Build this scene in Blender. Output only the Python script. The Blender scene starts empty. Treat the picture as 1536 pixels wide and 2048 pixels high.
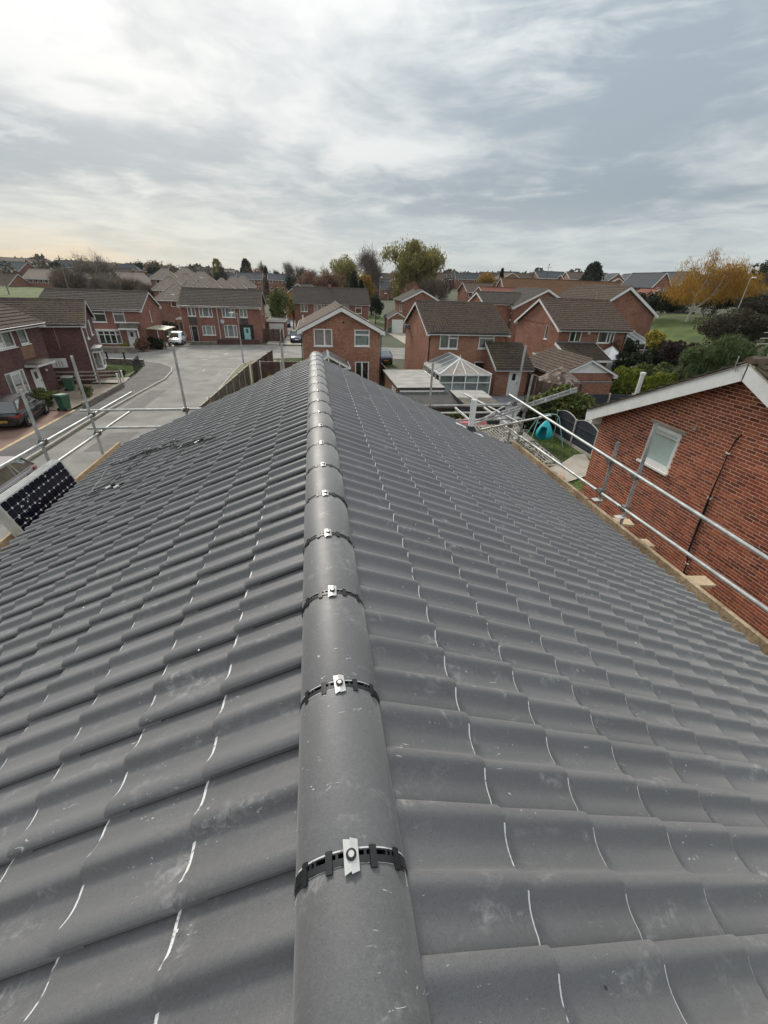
import bpy, bmesh, math, random
import numpy as np
from mathutils import Vector, Matrix

R = math.radians
rnd = random.Random(7)
nr = np.random.RandomState(11)
SC = bpy.context.scene
COL = SC.collection

# ------------------------------------------------------------------ camera
# origin: ground under the photographer; +Y runs along the ridge, +Z up
cam_d = bpy.data.cameras.new('camera')
cam = bpy.data.objects.new('camera', cam_d)
COL.objects.link(cam)
SC.camera = cam
cam_d.sensor_fit = 'HORIZONTAL'
cam_d.sensor_width = 36.0
cam_d.lens = 819.5 / 1536 * 36.0
cam_d.clip_start = 0.05
cam_d.clip_end = 3000
PITCH, YAW, ROLL = R(29.03), R(9.84), R(2.02)
_F = Vector((math.sin(YAW), math.cos(YAW), 0)); _R = Vector((math.cos(YAW), -math.sin(YAW), 0)); _U = Vector((0, 0, 1))
_fw = _F * math.cos(PITCH) - _U * math.sin(PITCH)
_up = _F * math.sin(PITCH) + _U * math.cos(PITCH)
_r = _R * math.cos(ROLL) + _up * math.sin(ROLL)
_u = -_R * math.sin(ROLL) + _up * math.cos(ROLL)
EYE = Vector((0, 0, 8.0))
cam.matrix_world = Matrix(((_r.x, _u.x, -_fw.x, EYE.x), (_r.y, _u.y, -_fw.y, EYE.y), (_r.z, _u.z, -_fw.z, EYE.z), (0, 0, 0, 1)))

# ------------------------------------------------------------------ render look
SC.view_settings.view_transform = 'Standard'
SC.view_settings.look = 'None'
SC.view_settings.exposure = 0.86
SC.view_settings.gamma = 1.0
SC.view_settings.use_curve_mapping = False
SC.render.engine = 'CYCLES'
SC.cycles.use_denoising = True
SC.cycles.max_bounces = 5
SC.cycles.diffuse_bounces = 3
SC.cycles.glossy_bounces = 2
SC.cycles.transmission_bounces = 3
SC.cycles.transparent_max_bounces = 10
SC.cycles.caustics_reflective = False
SC.cycles.caustics_refractive = False

# ------------------------------------------------------------------ node helper
class NT:
    def __init__(s, tree):
        s.t = tree; s.n = tree.nodes; s.l = tree.links
    def new(s, typ, **kw):
        n = s.n.new(typ)
        for k, v in kw.items(): setattr(n, k, v)
        return n
    def put(s, sock, v):
        if hasattr(v, 'is_linked') or isinstance(v, bpy.types.NodeSocket): s.l.new(v, sock)
        else:
            if isinstance(v, (tuple, list)) and len(v) == 3 and sock.type == 'RGBA': v = (*v, 1)
            sock.default_value = v
    def math(s, op, a, b=None, c=None, clamp=False):
        n = s.new('ShaderNodeMath', operation=op); n.use_clamp = clamp
        s.put(n.inputs[0], a)
        if b is not None: s.put(n.inputs[1], b)
        if c is not None: s.put(n.inputs[2], c)
        return n.outputs[0]
    def vmath(s, op, a, b=None, out=0):
        n = s.new('ShaderNodeVectorMath', operation=op)
        s.put(n.inputs[0], a)
        if b is not None:
            if op == 'SCALE': s.put(n.inputs[3], b)
            else: s.put(n.inputs[1], b)
        return n.outputs[out]
    def mix(s, f, a, b, mode='MIX'):
        n = s.new('ShaderNodeMix', data_type='RGBA', blend_type=mode)
        s.put(n.inputs[0], f); s.put(n.inputs[6], a); s.put(n.inputs[7], b)
        return n.outputs[2]
    def ramp(s, f, stops, interp='LINEAR'):
        n = s.new('ShaderNodeValToRGB'); cr = n.color_ramp; cr.interpolation = interp
        while len(cr.elements) < len(stops): cr.elements.new(0.5)
        for e, (p, c) in zip(cr.elements, stops):
            e.position = p
            e.color = (c, c, c, 1) if isinstance(c, (int, float)) else (*c, 1)
        s.put(n.inputs[0], f)
        return n.outputs[0]
    def step(s, v, lo, hi):
        n = s.new('ShaderNodeMapRange', interpolation_type='SMOOTHSTEP')
        s.put(n.inputs[0], v); n.inputs[1].default_value = lo; n.inputs[2].default_value = hi
        return n.outputs[0]
    def noise(s, vec, scale, detail=3, rough=0.55, dist=0.0, w=None, col=False):
        n = s.new('ShaderNodeTexNoise')
        if w is not None:
            n.noise_dimensions = '4D'; s.put(n.inputs['W'], w)
        if vec is not None: s.put(n.inputs['Vector'], vec)
        s.put(n.inputs['Scale'], scale); s.put(n.inputs['Detail'], detail); s.put(n.inputs['Roughness'], rough); s.put(n.inputs['Distortion'], dist)
        return n.outputs['Color' if col else 'Fac']
    def xyz(s, v):
        n = s.new('ShaderNodeSeparateXYZ'); s.put(n.inputs[0], v); return n.outputs
    def comb(s, x, y, z):
        n = s.new('ShaderNodeCombineXYZ')
        for i, v in enumerate((x, y, z)): s.put(n.inputs[i], v)
        return n.outputs[0]
    def mapv(s, v, scale=(1, 1, 1), loc=(0, 0, 0), rot=(0, 0, 0)):
        n = s.new('ShaderNodeMapping'); s.put(n.inputs[0], v)
        n.inputs['Scale'].default_value = scale; n.inputs['Location'].default_value = loc; n.inputs['Rotation'].default_value = rot
        return n.outputs[0]

# ------------------------------------------------------------------ sky and sun
SUN_EL, SUN_AZ = R(33), R(-16)          # azimuth measured from +Y towards +X
SUN_DIR = Vector((math.sin(SUN_AZ) * math.cos(SUN_EL), math.cos(SUN_AZ) * math.cos(SUN_EL), math.sin(SUN_EL)))
world = bpy.data.worlds.new('World'); SC.world = world; world.use_nodes = True
w = NT(world.node_tree); w.n.clear()
tc = w.new('ShaderNodeTexCoord')
dvec = w.vmath('NORMALIZE', tc.outputs['Generated'])
sky = w.new('ShaderNodeTexSky'); sky.sky_type = 'NISHITA'; sky.sun_disc = False
sky.sun_elevation = SUN_EL; sky.sun_rotation = SUN_AZ; sky.air_density = 1.0; sky.dust_density = 2.0; sky.ozone_density = 1.5
dx, dy, dz = w.xyz(dvec)
el = w.math('MAXIMUM', dz, 0.0)
inv = w.math('DIVIDE', 1.0, w.math('ADD', el, 0.10))
cp = w.comb(w.math('MULTIPLY', dx, inv), w.math('MULTIPLY', dy, inv), 0.0)
warp = w.noise(w.mapv(cp, (0.8, 0.9, 1), (3.1, 1.7, 0)), 1.0, 4, 0.6, col=True)
cpw = w.vmath('ADD', cp, w.vmath('SCALE', w.vmath('SUBTRACT', warp, (0.5, 0.5, 0.5)), 0.9))
big = w.noise(w.mapv(cpw, (0.62, 0.50, 1), (4.35, 2.1, 0)), 1.0, 5, 0.58, 0.3)
fine = w.noise(w.mapv(cpw, (2.1, 1.6, 1), (8.0, 0.5, 0)), 1.0, 5, 0.52, 0.25)
az = w.math('ARCTAN2', dx, dy)
strk = w.noise(w.comb(w.math('MULTIPLY', az, 3.2), 0.3, w.math('MULTIPLY', dz, 17.0)), 1.3, 6, 0.60, 0.5)
def bank(a0, aw, e0, ew):
    """a low bank of thicker cloud"""
    ga = w.math('POWER', w.math('DIVIDE', w.math('SUBTRACT', az, a0), aw), 2.0); ge = w.math('POWER', w.math('DIVIDE', w.math('SUBTRACT', dz, e0), ew), 2.0)
    return w.math('EXPONENT', w.math('MULTIPLY', w.math('ADD', ga, ge), -1.0))
midn = w.noise(w.mapv(cpw, (1.25, 1.0, 1), (2.2, 6.1, 0)), 1.0, 6, 0.56, 0.3)
cl = w.math('ADD', w.math('MULTIPLY', big, 0.42), w.math('ADD', w.math('MULTIPLY', midn, 0.36), w.math('MULTIPLY', fine, 0.22)))
banks = w.math('ADD', w.math('ADD', bank(-0.42, 0.26, 0.155, 0.055), w.math('MULTIPLY', bank(0.42, 0.26, 0.150, 0.045), 0.9)), w.math('MULTIPLY', bank(0.55, 0.35, 0.33, 0.10), 0.7))
cl = w.math('SUBTRACT', cl, w.math('MULTIPLY', banks, w.math('MULTIPLY', w.step(strk, 0.26, 0.66), 0.24)))
bright = w.step(cl, 0.37, 0.60)
sdot = w.vmath('DOT_PRODUCT', dvec, tuple(SUN_DIR), out=1)
glow = w.step(sdot, 0.80, 1.0)
sunny = w.math('ADD', bright, w.math('MULTIPLY', glow, 0.14), clamp=True)
thick = w.mix(sunny, (2.20, 2.56, 2.84), (4.78, 4.92, 4.84))
# pale layered band low in the sky, warm towards the left
low = w.step(el, 0.16, 0.0)
lowcol = w.mix(w.step(strk, 0.3, 0.7), (3.75, 4.30, 4.55), (4.55, 5.0, 5.05))
warm = w.math('MULTIPLY', w.step(az, -0.12, -0.45), w.math('MULTIPLY', w.step(el, 0.085, 0.035), w.step(strk, 0.34, 0.58)))
lowcol = w.mix(w.math('MULTIPLY', w.step(az, 0.15, -0.5), 0.55), lowcol, (4.9, 4.85, 4.25))
lowcol = w.mix(w.math('MULTIPLY', warm, 0.85), lowcol, (6.3, 5.0, 3.3))
clouds = w.mix(w.math('MULTIPLY', low, 0.78), thick, lowcol)
# an overcast sky grows brighter towards the zenith
clouds = w.vmath('SCALE', clouds, w.math('ADD', 0.88, w.math('MULTIPLY', el, 1.15)))
allsky = w.mix(0.92, sky.outputs[0], clouds)
bg = w.new('ShaderNodeBackground'); w.put(bg.inputs[0], allsky); bg.inputs[1].default_value = 0.08
wo = w.new('ShaderNodeOutputWorld'); w.l.new(bg.outputs[0], wo.inputs[0])
world.cycles.sampling_method = 'MANUAL'; world.cycles.sample_map_resolution = 512

sun_d = bpy.data.lights.new('sun', 'SUN'); sun_d.energy = 1.5; sun_d.angle = R(11); sun_d.color = (1.0, 0.93, 0.83)
sun = bpy.data.objects.new('sun', sun_d); COL.objects.link(sun)
sun.rotation_euler = SUN_DIR.to_track_quat('Z', 'Y').to_euler()

# ------------------------------------------------------------------ materials
MATS = {}
def mat_base(name):
    m = bpy.data.materials.new(name); m.use_nodes = True
    nt = NT(m.node_tree); nt.n.clear()
    out = nt.new('ShaderNodeOutputMaterial'); p = nt.new('ShaderNodeBsdfPrincipled')
    nt.l.new(p.outputs[0], out.inputs[0])
    MATS[name] = m
    return m, nt, p, out
def bump(nt, p, h, strength, dist=0.01):
    b = nt.new('ShaderNodeBump'); nt.put(b.inputs['Height'], h); b.inputs['Strength'].default_value = strength; b.inputs['Distance'].default_value = dist
    nt.l.new(b.outputs[0], p.inputs['Normal'])
def scl(c, k): return tuple(max(0, min(1, x * k)) for x in c)
def mat(name, col, rough=0.6, var=0.15, scale=3.0, bmp=0.0, bscale=60.0, metal=0.0, col2=None, detail=4, spec=0.5, grain=0.0, gscale=150.0):
    """a plain surface with two scales of procedural variation"""
    m, nt, p, out = mat_base(name)
    pos = nt.new('ShaderNodeNewGeometry').outputs['Position']
    f = nt.noise(pos, scale, detail)
    f = nt.step(f, 0.3, 0.7)
    a, b = scl(col, 1 - var), (scl(col, 1 + var) if col2 is None else col2)
    c = nt.mix(f, a, b)
    if grain:
        g = nt.noise(pos, gscale, 2, 0.7)
        c = nt.mix(nt.math('MULTIPLY', nt.step(g, 0.35, 0.65), 1.0), nt.mix(1.0, c, (1 - grain,) * 3, 'MULTIPLY'), c)
    nt.put(p.inputs['Base Color'], c)
    p.inputs['Roughness'].default_value = rough; p.inputs['Metallic'].default_value = metal
    p.inputs['Specular IOR Level'].default_value = spec
    if bmp: bump(nt, p, nt.noise(pos, bscale, 4, 0.6), bmp, 0.02)
    return m
def brick_mat(name, c1, c2, mortar, dirt=0.25, bw=0.225, rh=0.075, mort=0.011):
    """stretcher-bond brickwork for walls too far off to pick single bricks"""
    m, nt, p, out = mat_base(name)
    t = nt.new('ShaderNodeTexCoord'); x, y, z = nt.xyz(t.outputs['Object']); nx, ny, nz = nt.xyz(t.outputs['Normal'])
    side = nt.math('GREATER_THAN', nt.math('ABSOLUTE', nx), nt.math('ABSOLUTE', ny))
    u = nt.math('ADD', nt.math('MULTIPLY', side, y), nt.math('MULTIPLY', nt.math('SUBTRACT', 1.0, side), x))
    b = nt.new('ShaderNodeTexBrick'); b.offset = 0.5
    nt.put(b.inputs['Vector'], nt.comb(u, z, 0.0))
    nt.put(b.inputs['Color1'], c1); nt.put(b.inputs['Color2'], c2); nt.put(b.inputs['Mortar'], mortar)
    b.inputs['Scale'].default_value = 1.0; b.inputs['Mortar Size'].default_value = mort; b.inputs['Mortar Smooth'].default_value = 0.2
    b.inputs['Bias'].default_value = 0.0; b.inputs['Brick Width'].default_value = bw; b.inputs['Row Height'].default_value = rh
    pos = nt.new('ShaderNodeNewGeometry').outputs['Position']
    d1 = nt.step(nt.noise(pos, 0.9, 4), 0.35, 0.7); d2 = nt.noise(pos, 9.0, 3)
    c = nt.mix(nt.math('MULTIPLY', d1, dirt), b.outputs['Color'], scl(c1, 0.55))
    c = nt.mix(nt.math('MULTIPLY', nt.step(d2, 0.5, 0.75), 0.25), c, scl(c1, 0.45))
    nt.put(p.inputs['Base Color'], c); p.inputs['Roughness'].default_value = 0.9; p.inputs['Specular IOR Level'].default_value = 0.2
    bump(nt, p, nt.math('MULTIPLY', b.outputs['Fac'], -1.0), 0.5, 0.008)
    return m
def leaf_mat(name, cols, trans=0.25, rough=0.6):
    m, nt, p, out = mat_base(name)
    g = nt.new('ShaderNodeNewGeometry')
    stops = [(i / max(1, len(cols) - 1), c) for i, c in enumerate(cols)]
    c = nt.ramp(g.outputs['Random Per Island'], stops)
    big = nt.step(nt.noise(g.outputs['Position'], 0.8, 3), 0.3, 0.7)
    c = nt.mix(nt.math('MULTIPLY', big, 0.35), c, scl(cols[0], 0.8))
    nt.put(p.inputs['Base Color'], c); p.inputs['Roughness'].default_value = rough; p.inputs['Specular IOR Level'].default_value = 0.25
    tr = nt.new('ShaderNodeBsdfTranslucent'); nt.put(tr.inputs[0], c)
    mx = nt.new('ShaderNodeMixShader'); mx.inputs[0].default_value = trans
    nt.l.new(p.outputs[0], mx.inputs[1]); nt.l.new(tr.outputs[0], mx.inputs[2]); nt.l.new(mx.outputs[0], out.inputs[0])
    return m
def glass_mat(name, tint=(0.72, 0.78, 0.78), refl=0.14, rough=0.03):
    m, nt, p, out = mat_base(name)
    nt.n.remove(p)
    lw = nt.new('ShaderNodeLayerWeight'); lw.inputs[0].default_value = 0.35
    f = nt.math('ADD', nt.math('MULTIPLY', lw.outputs['Fresnel'], 0.7), refl, clamp=True)
    t = nt.new('ShaderNodeBsdfTransparent'); nt.put(t.inputs[0], tint)
    g = nt.new('ShaderNodeBsdfGlossy'); g.inputs['Roughness'].default_value = rough; nt.put(g.inputs[0], (0.9, 0.93, 0.95))
    mx = nt.new('ShaderNodeMixShader'); nt.put(mx.inputs[0], f)
    nt.l.new(t.outputs[0], mx.inputs[1]); nt.l.new(g.outputs[0], mx.inputs[2]); nt.l.new(mx.outputs[0], out.inputs[0])
    return m

def tile_mat(name, col, chip=False):
    """through-coloured matt concrete tile: fine sanded grain, scuffs and handling dust"""
    m, nt, p, out = mat_base(name)
    pos = nt.new('ShaderNodeNewGeometry').outputs['Position']
    oi = nt.math('FRACT', nt.math('ADD', nt.new('ShaderNodeObjectInfo').outputs['Random'], nt.new('ShaderNodeNewGeometry').outputs['Random Per Island']))
    broad = nt.noise(pos, 1.3, 4)
    fine = nt.noise(pos, 260.0, 2, 0.75)
    mid = nt.noise(pos, 22.0, 3)
    k = nt.math('ADD', nt.math('MULTIPLY', oi, 0.34), nt.math('ADD', nt.math('MULTIPLY', broad, 0.25), nt.math('MULTIPLY', mid, 0.14)))
    c = nt.mix(nt.math('ADD', k, 0.14), scl(col, 0.74), scl(col, 1.30))
    c = nt.mix(nt.math('MULTIPLY', nt.step(fine, 0.50, 0.70), 0.55), c, scl(col, 0.50))
    c = nt.mix(nt.math('MULTIPLY', nt.step(nt.noise(pos, 330.0, 1, 0.6), 0.60, 0.75), 0.35), c, scl(col, 1.75))
    c = nt.mix(nt.math('MULTIPLY', nt.step(nt.noise(pos, 75.0, 3, 0.7), 0.48, 0.74), 0.30), c, scl(col, 1.5))
    # scuffs: dusty smears and hard white scratches
    sm = nt.math('MULTIPLY', nt.step(nt.noise(nt.mapv(pos, (4.0, 9.0, 4.0)), 1.0, 5, 0.6, 0.6), 0.52, 0.76), nt.step(nt.noise(pos, 26.0, 4, 0.7, 0.8), 0.42, 0.72))
    c = nt.mix(nt.math('MULTIPLY', sm, 0.70), c, (0.44, 0.43, 0.42))
    sc = nt.math('MULTIPLY', nt.step(nt.noise(nt.mapv(pos, (24.0, 70.0, 40.0), rot=(0, 0, 0.5)), 1.0, 3, 0.6, 1.2), 0.675, 0.72), nt.step(nt.noise(pos, 3.1, 3), 0.46, 0.58))
    c = nt.mix(nt.math('MULTIPLY', sc, 0.75), c, (0.62, 0.61, 0.59))
    if chip:
        ch = nt.math('MULTIPLY', nt.step(nt.noise(pos, 15.0, 3, 0.6), 0.37, 0.44), nt.step(nt.noise(pos, 95.0, 2, 0.7), 0.30, 0.42))
        c = nt.mix(nt.math('MULTIPLY', ch, 0.95), c, (0.80, 0.79, 0.77))
    nt.put(p.inputs['Base Color'], c)
    nt.put(p.inputs['Roughness'], nt.math('ADD', nt.math('MULTIPLY', mid, 0.15), 0.47))
    p.inputs['Specular IOR Level'].default_value = 0.55
    p.inputs['Sheen Weight'].default_value = 0.22; p.inputs['Sheen Roughness'].default_value = 0.45
    bump(nt, p, nt.math('ADD', fine, nt.math('MULTIPLY', mid, 1.5)), 0.22, 0.002)
    return m

def roof_mat(name, col, moss=(0.16, 0.13, 0.05), moss_amt=0.35, lichen=0.15):
    """old concrete tiles: dirt runs, moss, lichen spots"""
    m, nt, p, out = mat_base(name)
    t = nt.new('ShaderNodeTexCoord').outputs['Object']
    pos = nt.new('ShaderNodeNewGeometry').outputs['Position']
    a = nt.noise(pos, 0.7, 5, 0.6); b = nt.noise(pos, 4.5, 3); f = nt.noise(pos, 14.0, 3, 0.7)
    c = nt.mix(nt.step(b, 0.3, 0.7), scl(col, 0.70), scl(col, 1.35))
    c = nt.mix(nt.math('MULTIPLY', nt.step(a, 0.42, 0.75), moss_amt), c, moss)
    c = nt.mix(nt.math('MULTIPLY', nt.step(f, 0.60, 0.72), lichen), c, (0.42, 0.40, 0.34))
    nt.put(p.inputs['Base Color'], c); p.inputs['Roughness'].default_value = 0.88; p.inputs['Specular IOR Level'].default_value = 0.25
    bump(nt, p, f, 0.35, 0.02)
    return m

# roof under the camera
tile_mat('tile_face', (0.117, 0.116, 0.118))
tile_mat('tile_edge', (0.110, 0.109, 0.110), chip=True)
tile_mat('ridge_face', (0.115, 0.114, 0.116))
mat('black_plastic', (0.012, 0.012, 0.014), 0.45, 0.2, 20)
mat('clip_metal', (0.56, 0.555, 0.53), 0.38, 0.05, 60, metal=0.55)
mat('screw_steel', (0.25, 0.25, 0.26), 0.35, 0.1, 80, metal=0.8)
mat('underlay', (0.02, 0.02, 0.022), 0.8)
mat('galvanised', (0.46, 0.47, 0.46), 0.48, 0.22, 6, metal=0.35, grain=0.25, gscale=60)
mat('galvanised_old', (0.34, 0.34, 0.33), 0.6, 0.3, 5, metal=0.25, grain=0.3, gscale=40)
mat('fitting', (0.20, 0.19, 0.18), 0.55, 0.35, 12, metal=0.6)
mat('scaffold_board', (0.44, 0.31, 0.18), 0.85, 0.35, 2.5, 0.4, 40, col2=(0.58, 0.45, 0.30), grain=0.35, gscale=30)
mat('fresh_timber', (0.58, 0.43, 0.27), 0.8, 0.15, 4, 0.3, 40, grain=0.2, gscale=30)
mat('white_upvc', (0.80, 0.80, 0.78), 0.35, 0.05, 2.0, grain=0.06, gscale=9)
mat('white_dirty', (0.66, 0.65, 0.61), 0.5, 0.14, 2.5, grain=0.2, gscale=12)
mat('black_upvc', (0.014, 0.014, 0.015), 0.4, 0.2, 5)
mat('lead', (0.16, 0.165, 0.17), 0.6, 0.25, 5)
# buildings
brick_mat('brick_orange', (0.140, 0.040, 0.024), (0.40, 0.132, 0.068), (0.52, 0.38, 0.28))
brick_mat('brick_red', (0.125, 0.038, 0.026), (0.345, 0.110, 0.064), (0.46, 0.32, 0.24))
brick_mat('brick_dark', (0.088, 0.041, 0.039), (0.175, 0.078, 0.069), (0.18, 0.13, 0.12), 0.35)
brick_mat('brick_rose', (0.178, 0.06, 0.047), (0.33, 0.122, 0.09), (0.36, 0.25, 0.2))
brick_mat('brick_buff', (0.26, 0.14, 0.08), (0.36, 0.21, 0.125), (0.36, 0.27, 0.2))
mat('hung_panel', (0.075, 0.062, 0.055), 0.8, 0.2, 3)
mat('hung_panel_brown', (0.23, 0.125, 0.080), 0.8, 0.2, 3)
roof_mat('roof_brown', (0.098, 0.068, 0.054), (0.15, 0.125, 0.045), 0.22, 0.14)
roof_mat('roof_dark', (0.066, 0.047, 0.039), (0.15, 0.13, 0.04), 0.26, 0.22)
roof_mat('roof_grey', (0.078, 0.064, 0.056), (0.10, 0.09, 0.05), 0.3, 0.14)
roof_mat('roof_beige', (0.24, 0.20, 0.165), (0.17, 0.14, 0.10), 0.35, 0.10)
roof_mat('roof_rust', (0.165, 0.085, 0.045), (0.10, 0.075, 0.03), 0.5, 0.10)
roof_mat('roof_red', (0.22, 0.085, 0.060), (0.14, 0.08, 0.05), 0.3, 0.10)
roof_mat('roof_slate', (0.075, 0.080, 0.088), (0.07, 0.07, 0.05), 0.2, 0.10)
mat('roof_felt', (0.36, 0.34, 0.31), 0.9, 0.16, 1.4, 0.3, 30, grain=0.15, gscale=18)
mat('roof_felt_dark', (0.055, 0.052, 0.050), 0.85, 0.25, 1.8, 0.3, 30)
mat('roof_felt_moss', (0.105, 0.090, 0.070), 0.9, 0.3, 2.2, 0.3, 30)
glass_mat('glass')
glass_mat('glass_blue', (0.60, 0.74, 0.78), 0.22)
glass_mat('glass_car', (0.10, 0.12, 0.13), 0.10)
mat('obscure_glass', (0.50, 0.60, 0.56), 0.16, 0.08, 30, 0.15, 120, spec=0.7)
mat('polycarb', (0.34, 0.29, 0.24), 0.35, 0.12, 3, spec=0.6)
mat('polycarb_grey', (0.20, 0.22, 0.22), 0.3, 0.15, 3, spec=0.6)
mat('net_curtain', (0.66, 0.66, 0.63), 0.9, 0.10, 12)
mat('drape', (0.40, 0.38, 0.35), 0.9, 0.2, 8)
mat('blind', (0.58, 0.60, 0.58), 0.8, 0.08, 6)
mat('room_dark', (0.05, 0.045, 0.04), 0.9)
mat('door_white', (0.78, 0.78, 0.76), 0.4, 0.05)
mat('door_teal', (0.36, 0.62, 0.60), 0.4, 0.06)
mat('door_black', (0.015, 0.015, 0.017), 0.35, 0.1)
mat('garage_white', (0.74, 0.74, 0.72), 0.5, 0.06)
mat('canopy_yellow', (0.36, 0.33, 0.20), 0.5, 0.15, 3)
# ground
mat('turf', (0.085, 0.125, 0.028), 0.95, 0.35, 0.35, 0.5, 25, col2=(0.130, 0.175, 0.040), grain=0.3, gscale=14)
mat('soil_scrub', (0.085, 0.080, 0.045), 0.95, 0.35, 0.25, 0.5, 10, col2=(0.075, 0.095, 0.035), grain=0.3, gscale=6)
mat('asphalt_old', (0.250, 0.236, 0.216), 0.92, 0.20, 0.55, 0.25, 70, grain=0.22, gscale=45)
mat('asphalt_patch', (0.175, 0.166, 0.155), 0.92, 0.12, 2.0, 0.3, 70, grain=0.25, gscale=40)
mat('asphalt_worn', (0.295, 0.28, 0.256), 0.92, 0.14, 1.5, 0.3, 70, grain=0.25, gscale=40)
mat('asphalt_path', (0.135, 0.128, 0.120), 0.92, 0.2, 0.8, 0.25, 70, grain=0.25, gscale=40)
mat('kerb_stone', (0.42, 0.38, 0.33), 0.85, 0.18, 2.5, 0.2, 40, grain=0.2, gscale=30)
mat('concrete', (0.40, 0.36, 0.30), 0.9, 0.18, 1.2, 0.2, 40, grain=0.2, gscale=25)
mat('slab_grey', (0.20, 0.205, 0.22), 0.9, 0.2, 1.5)
mat('old_stone', (0.24, 0.21, 0.175), 0.9, 0.35, 3.0, 0.4, 30, grain=0.3, gscale=20)
brick_mat('block_paving', (0.34, 0.19, 0.145), (0.42, 0.25, 0.19), (0.24, 0.16, 0.13), 0.3, 0.2, 0.1, 0.006)
mat('block_edge', (0.50, 0.36, 0.22), 0.9, 0.2, 4)
mat('dry_verge', (0.30, 0.265, 0.175), 0.95, 0.3, 2, 0.5, 60, col2=(0.22, 0.22, 0.10), grain=0.35, gscale=20)
mat('gravel', (0.27, 0.215, 0.165), 0.95, 0.2, 2, 0.5, 60, grain=0.4, gscale=55)
mat('road_paint', (0.62, 0.61, 0.57), 0.8, 0.25, 6, grain=0.45, gscale=25)
# garden things
mat('fence_brown', (0.125, 0.075, 0.055), 0.9, 0.3, 2, 0.3, 30, grain=0.25, gscale=14)
mat('fence_weathered', (0.165, 0.135, 0.095), 0.9, 0.3, 2, 0.3, 30, grain=0.3, gscale=14)
mat('fence_slate', (0.030, 0.035, 0.046), 0.6, 0.2, 3)
mat('concrete_post', (0.44, 0.40, 0.36), 0.9, 0.18, 3, 0.2, 40)
mat('rail_timber', (0.42, 0.36, 0.30), 0.9, 0.25, 3, grain=0.25, gscale=20)
mat('iron_black', (0.016, 0.016, 0.017), 0.5, 0.2, 6)
mat('moss_sheet', (0.27, 0.25, 0.215), 0.9, 0.3, 5, 0.5, 40, grain=0.4, gscale=25)
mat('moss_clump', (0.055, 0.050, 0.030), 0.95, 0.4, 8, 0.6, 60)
mat('turquoise', (0.015, 0.44, 0.50), 0.55, 0.10, 3)
mat('turquoise_tube', (0.28, 0.52, 0.50), 0.45, 0.1, 6)
mat('terracotta', (0.48, 0.30, 0.19), 0.8, 0.15, 8)
mat('pink_plastic', (0.58, 0.14, 0.17), 0.5, 0.12, 4)
mat('bin_green', (0.045, 0.115, 0.070), 0.5, 0.15, 6)
mat('bin_green_lid', (0.055, 0.135, 0.085), 0.45, 0.15, 6)
mat('bin_teal', (0.03, 0.22, 0.24), 0.5, 0.1)
mat('rubber', (0.013, 0.013, 0.013), 0.85, 0.15, 10)
mat('lamp_grey', (0.36, 0.37, 0.37), 0.5, 0.15, 4, metal=0.3)
mat('lamp_rust', (0.34, 0.24, 0.20), 0.7, 0.2, 4)
mat('wood_pole', (0.20, 0.16, 0.125), 0.9, 0.25, 3)
mat('cable_black', (0.014, 0.014, 0.015), 0.5, 0.2, 10)
mat('cable_grey', (0.30, 0.30, 0.30), 0.5, 0.1, 10)
mat('label_white', (0.75, 0.74, 0.70), 0.6, 0.05)
# solar panels
mat('solar_cell', (0.006, 0.007, 0.018), 0.2, 0.25, 2.5, spec=0.28)
mat('solar_back', (0.70, 0.70, 0.68), 0.35, 0.05, 6)
mat('solar_frame', (0.66, 0.66, 0.63), 0.42, 0.08, 6, metal=0.4)
mat('droppings', (0.74, 0.73, 0.70), 0.8, 0.1)
# vehicles
def paint(name, col, metal=0.2, rough=0.28):
    m, nt, p, out = mat_base(name)
    pos = nt.new('ShaderNodeNewGeometry').outputs['Position']
    d = nt.noise(pos, 3.0, 4)
    nt.put(p.inputs['Base Color'], nt.mix(nt.math('MULTIPLY', nt.step(d, 0.45, 0.8), 0.18), col, (0.2, 0.19, 0.17)))
    nt.put(p.inputs['Roughness'], nt.math('ADD', rough, nt.math('MULTIPLY', d, 0.12)))
    p.inputs['Metallic'].default_value = metal
    p.inputs['Coat Weight'].default_value = 0.6; p.inputs['Coat Roughness'].default_value = 0.08
paint('paint_black', (0.012, 0.012, 0.015)); paint('paint_silver', (0.40, 0.37, 0.37), 0.5)
paint('paint_white', (0.72, 0.74, 0.73), 0.0); paint('paint_blue', (0.020, 0.034, 0.105)); paint('paint_grey', (0.16, 0.16, 0.17), 0.4)
mat('alloy', (0.58, 0.58, 0.59), 0.35, 0.1, 20, metal=0.7)
mat('tail_red', (0.26, 0.012, 0.012), 0.25, 0.1)
mat('head_clear', (0.72, 0.74, 0.76), 0.15, 0.05)
mat('plate_yellow', (0.72, 0.42, 0.045), 0.5, 0.05)
mat('plate_white', (0.70, 0.70, 0.68), 0.5, 0.05)
mat('car_trim', (0.02, 0.02, 0.022), 0.6, 0.1)
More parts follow.
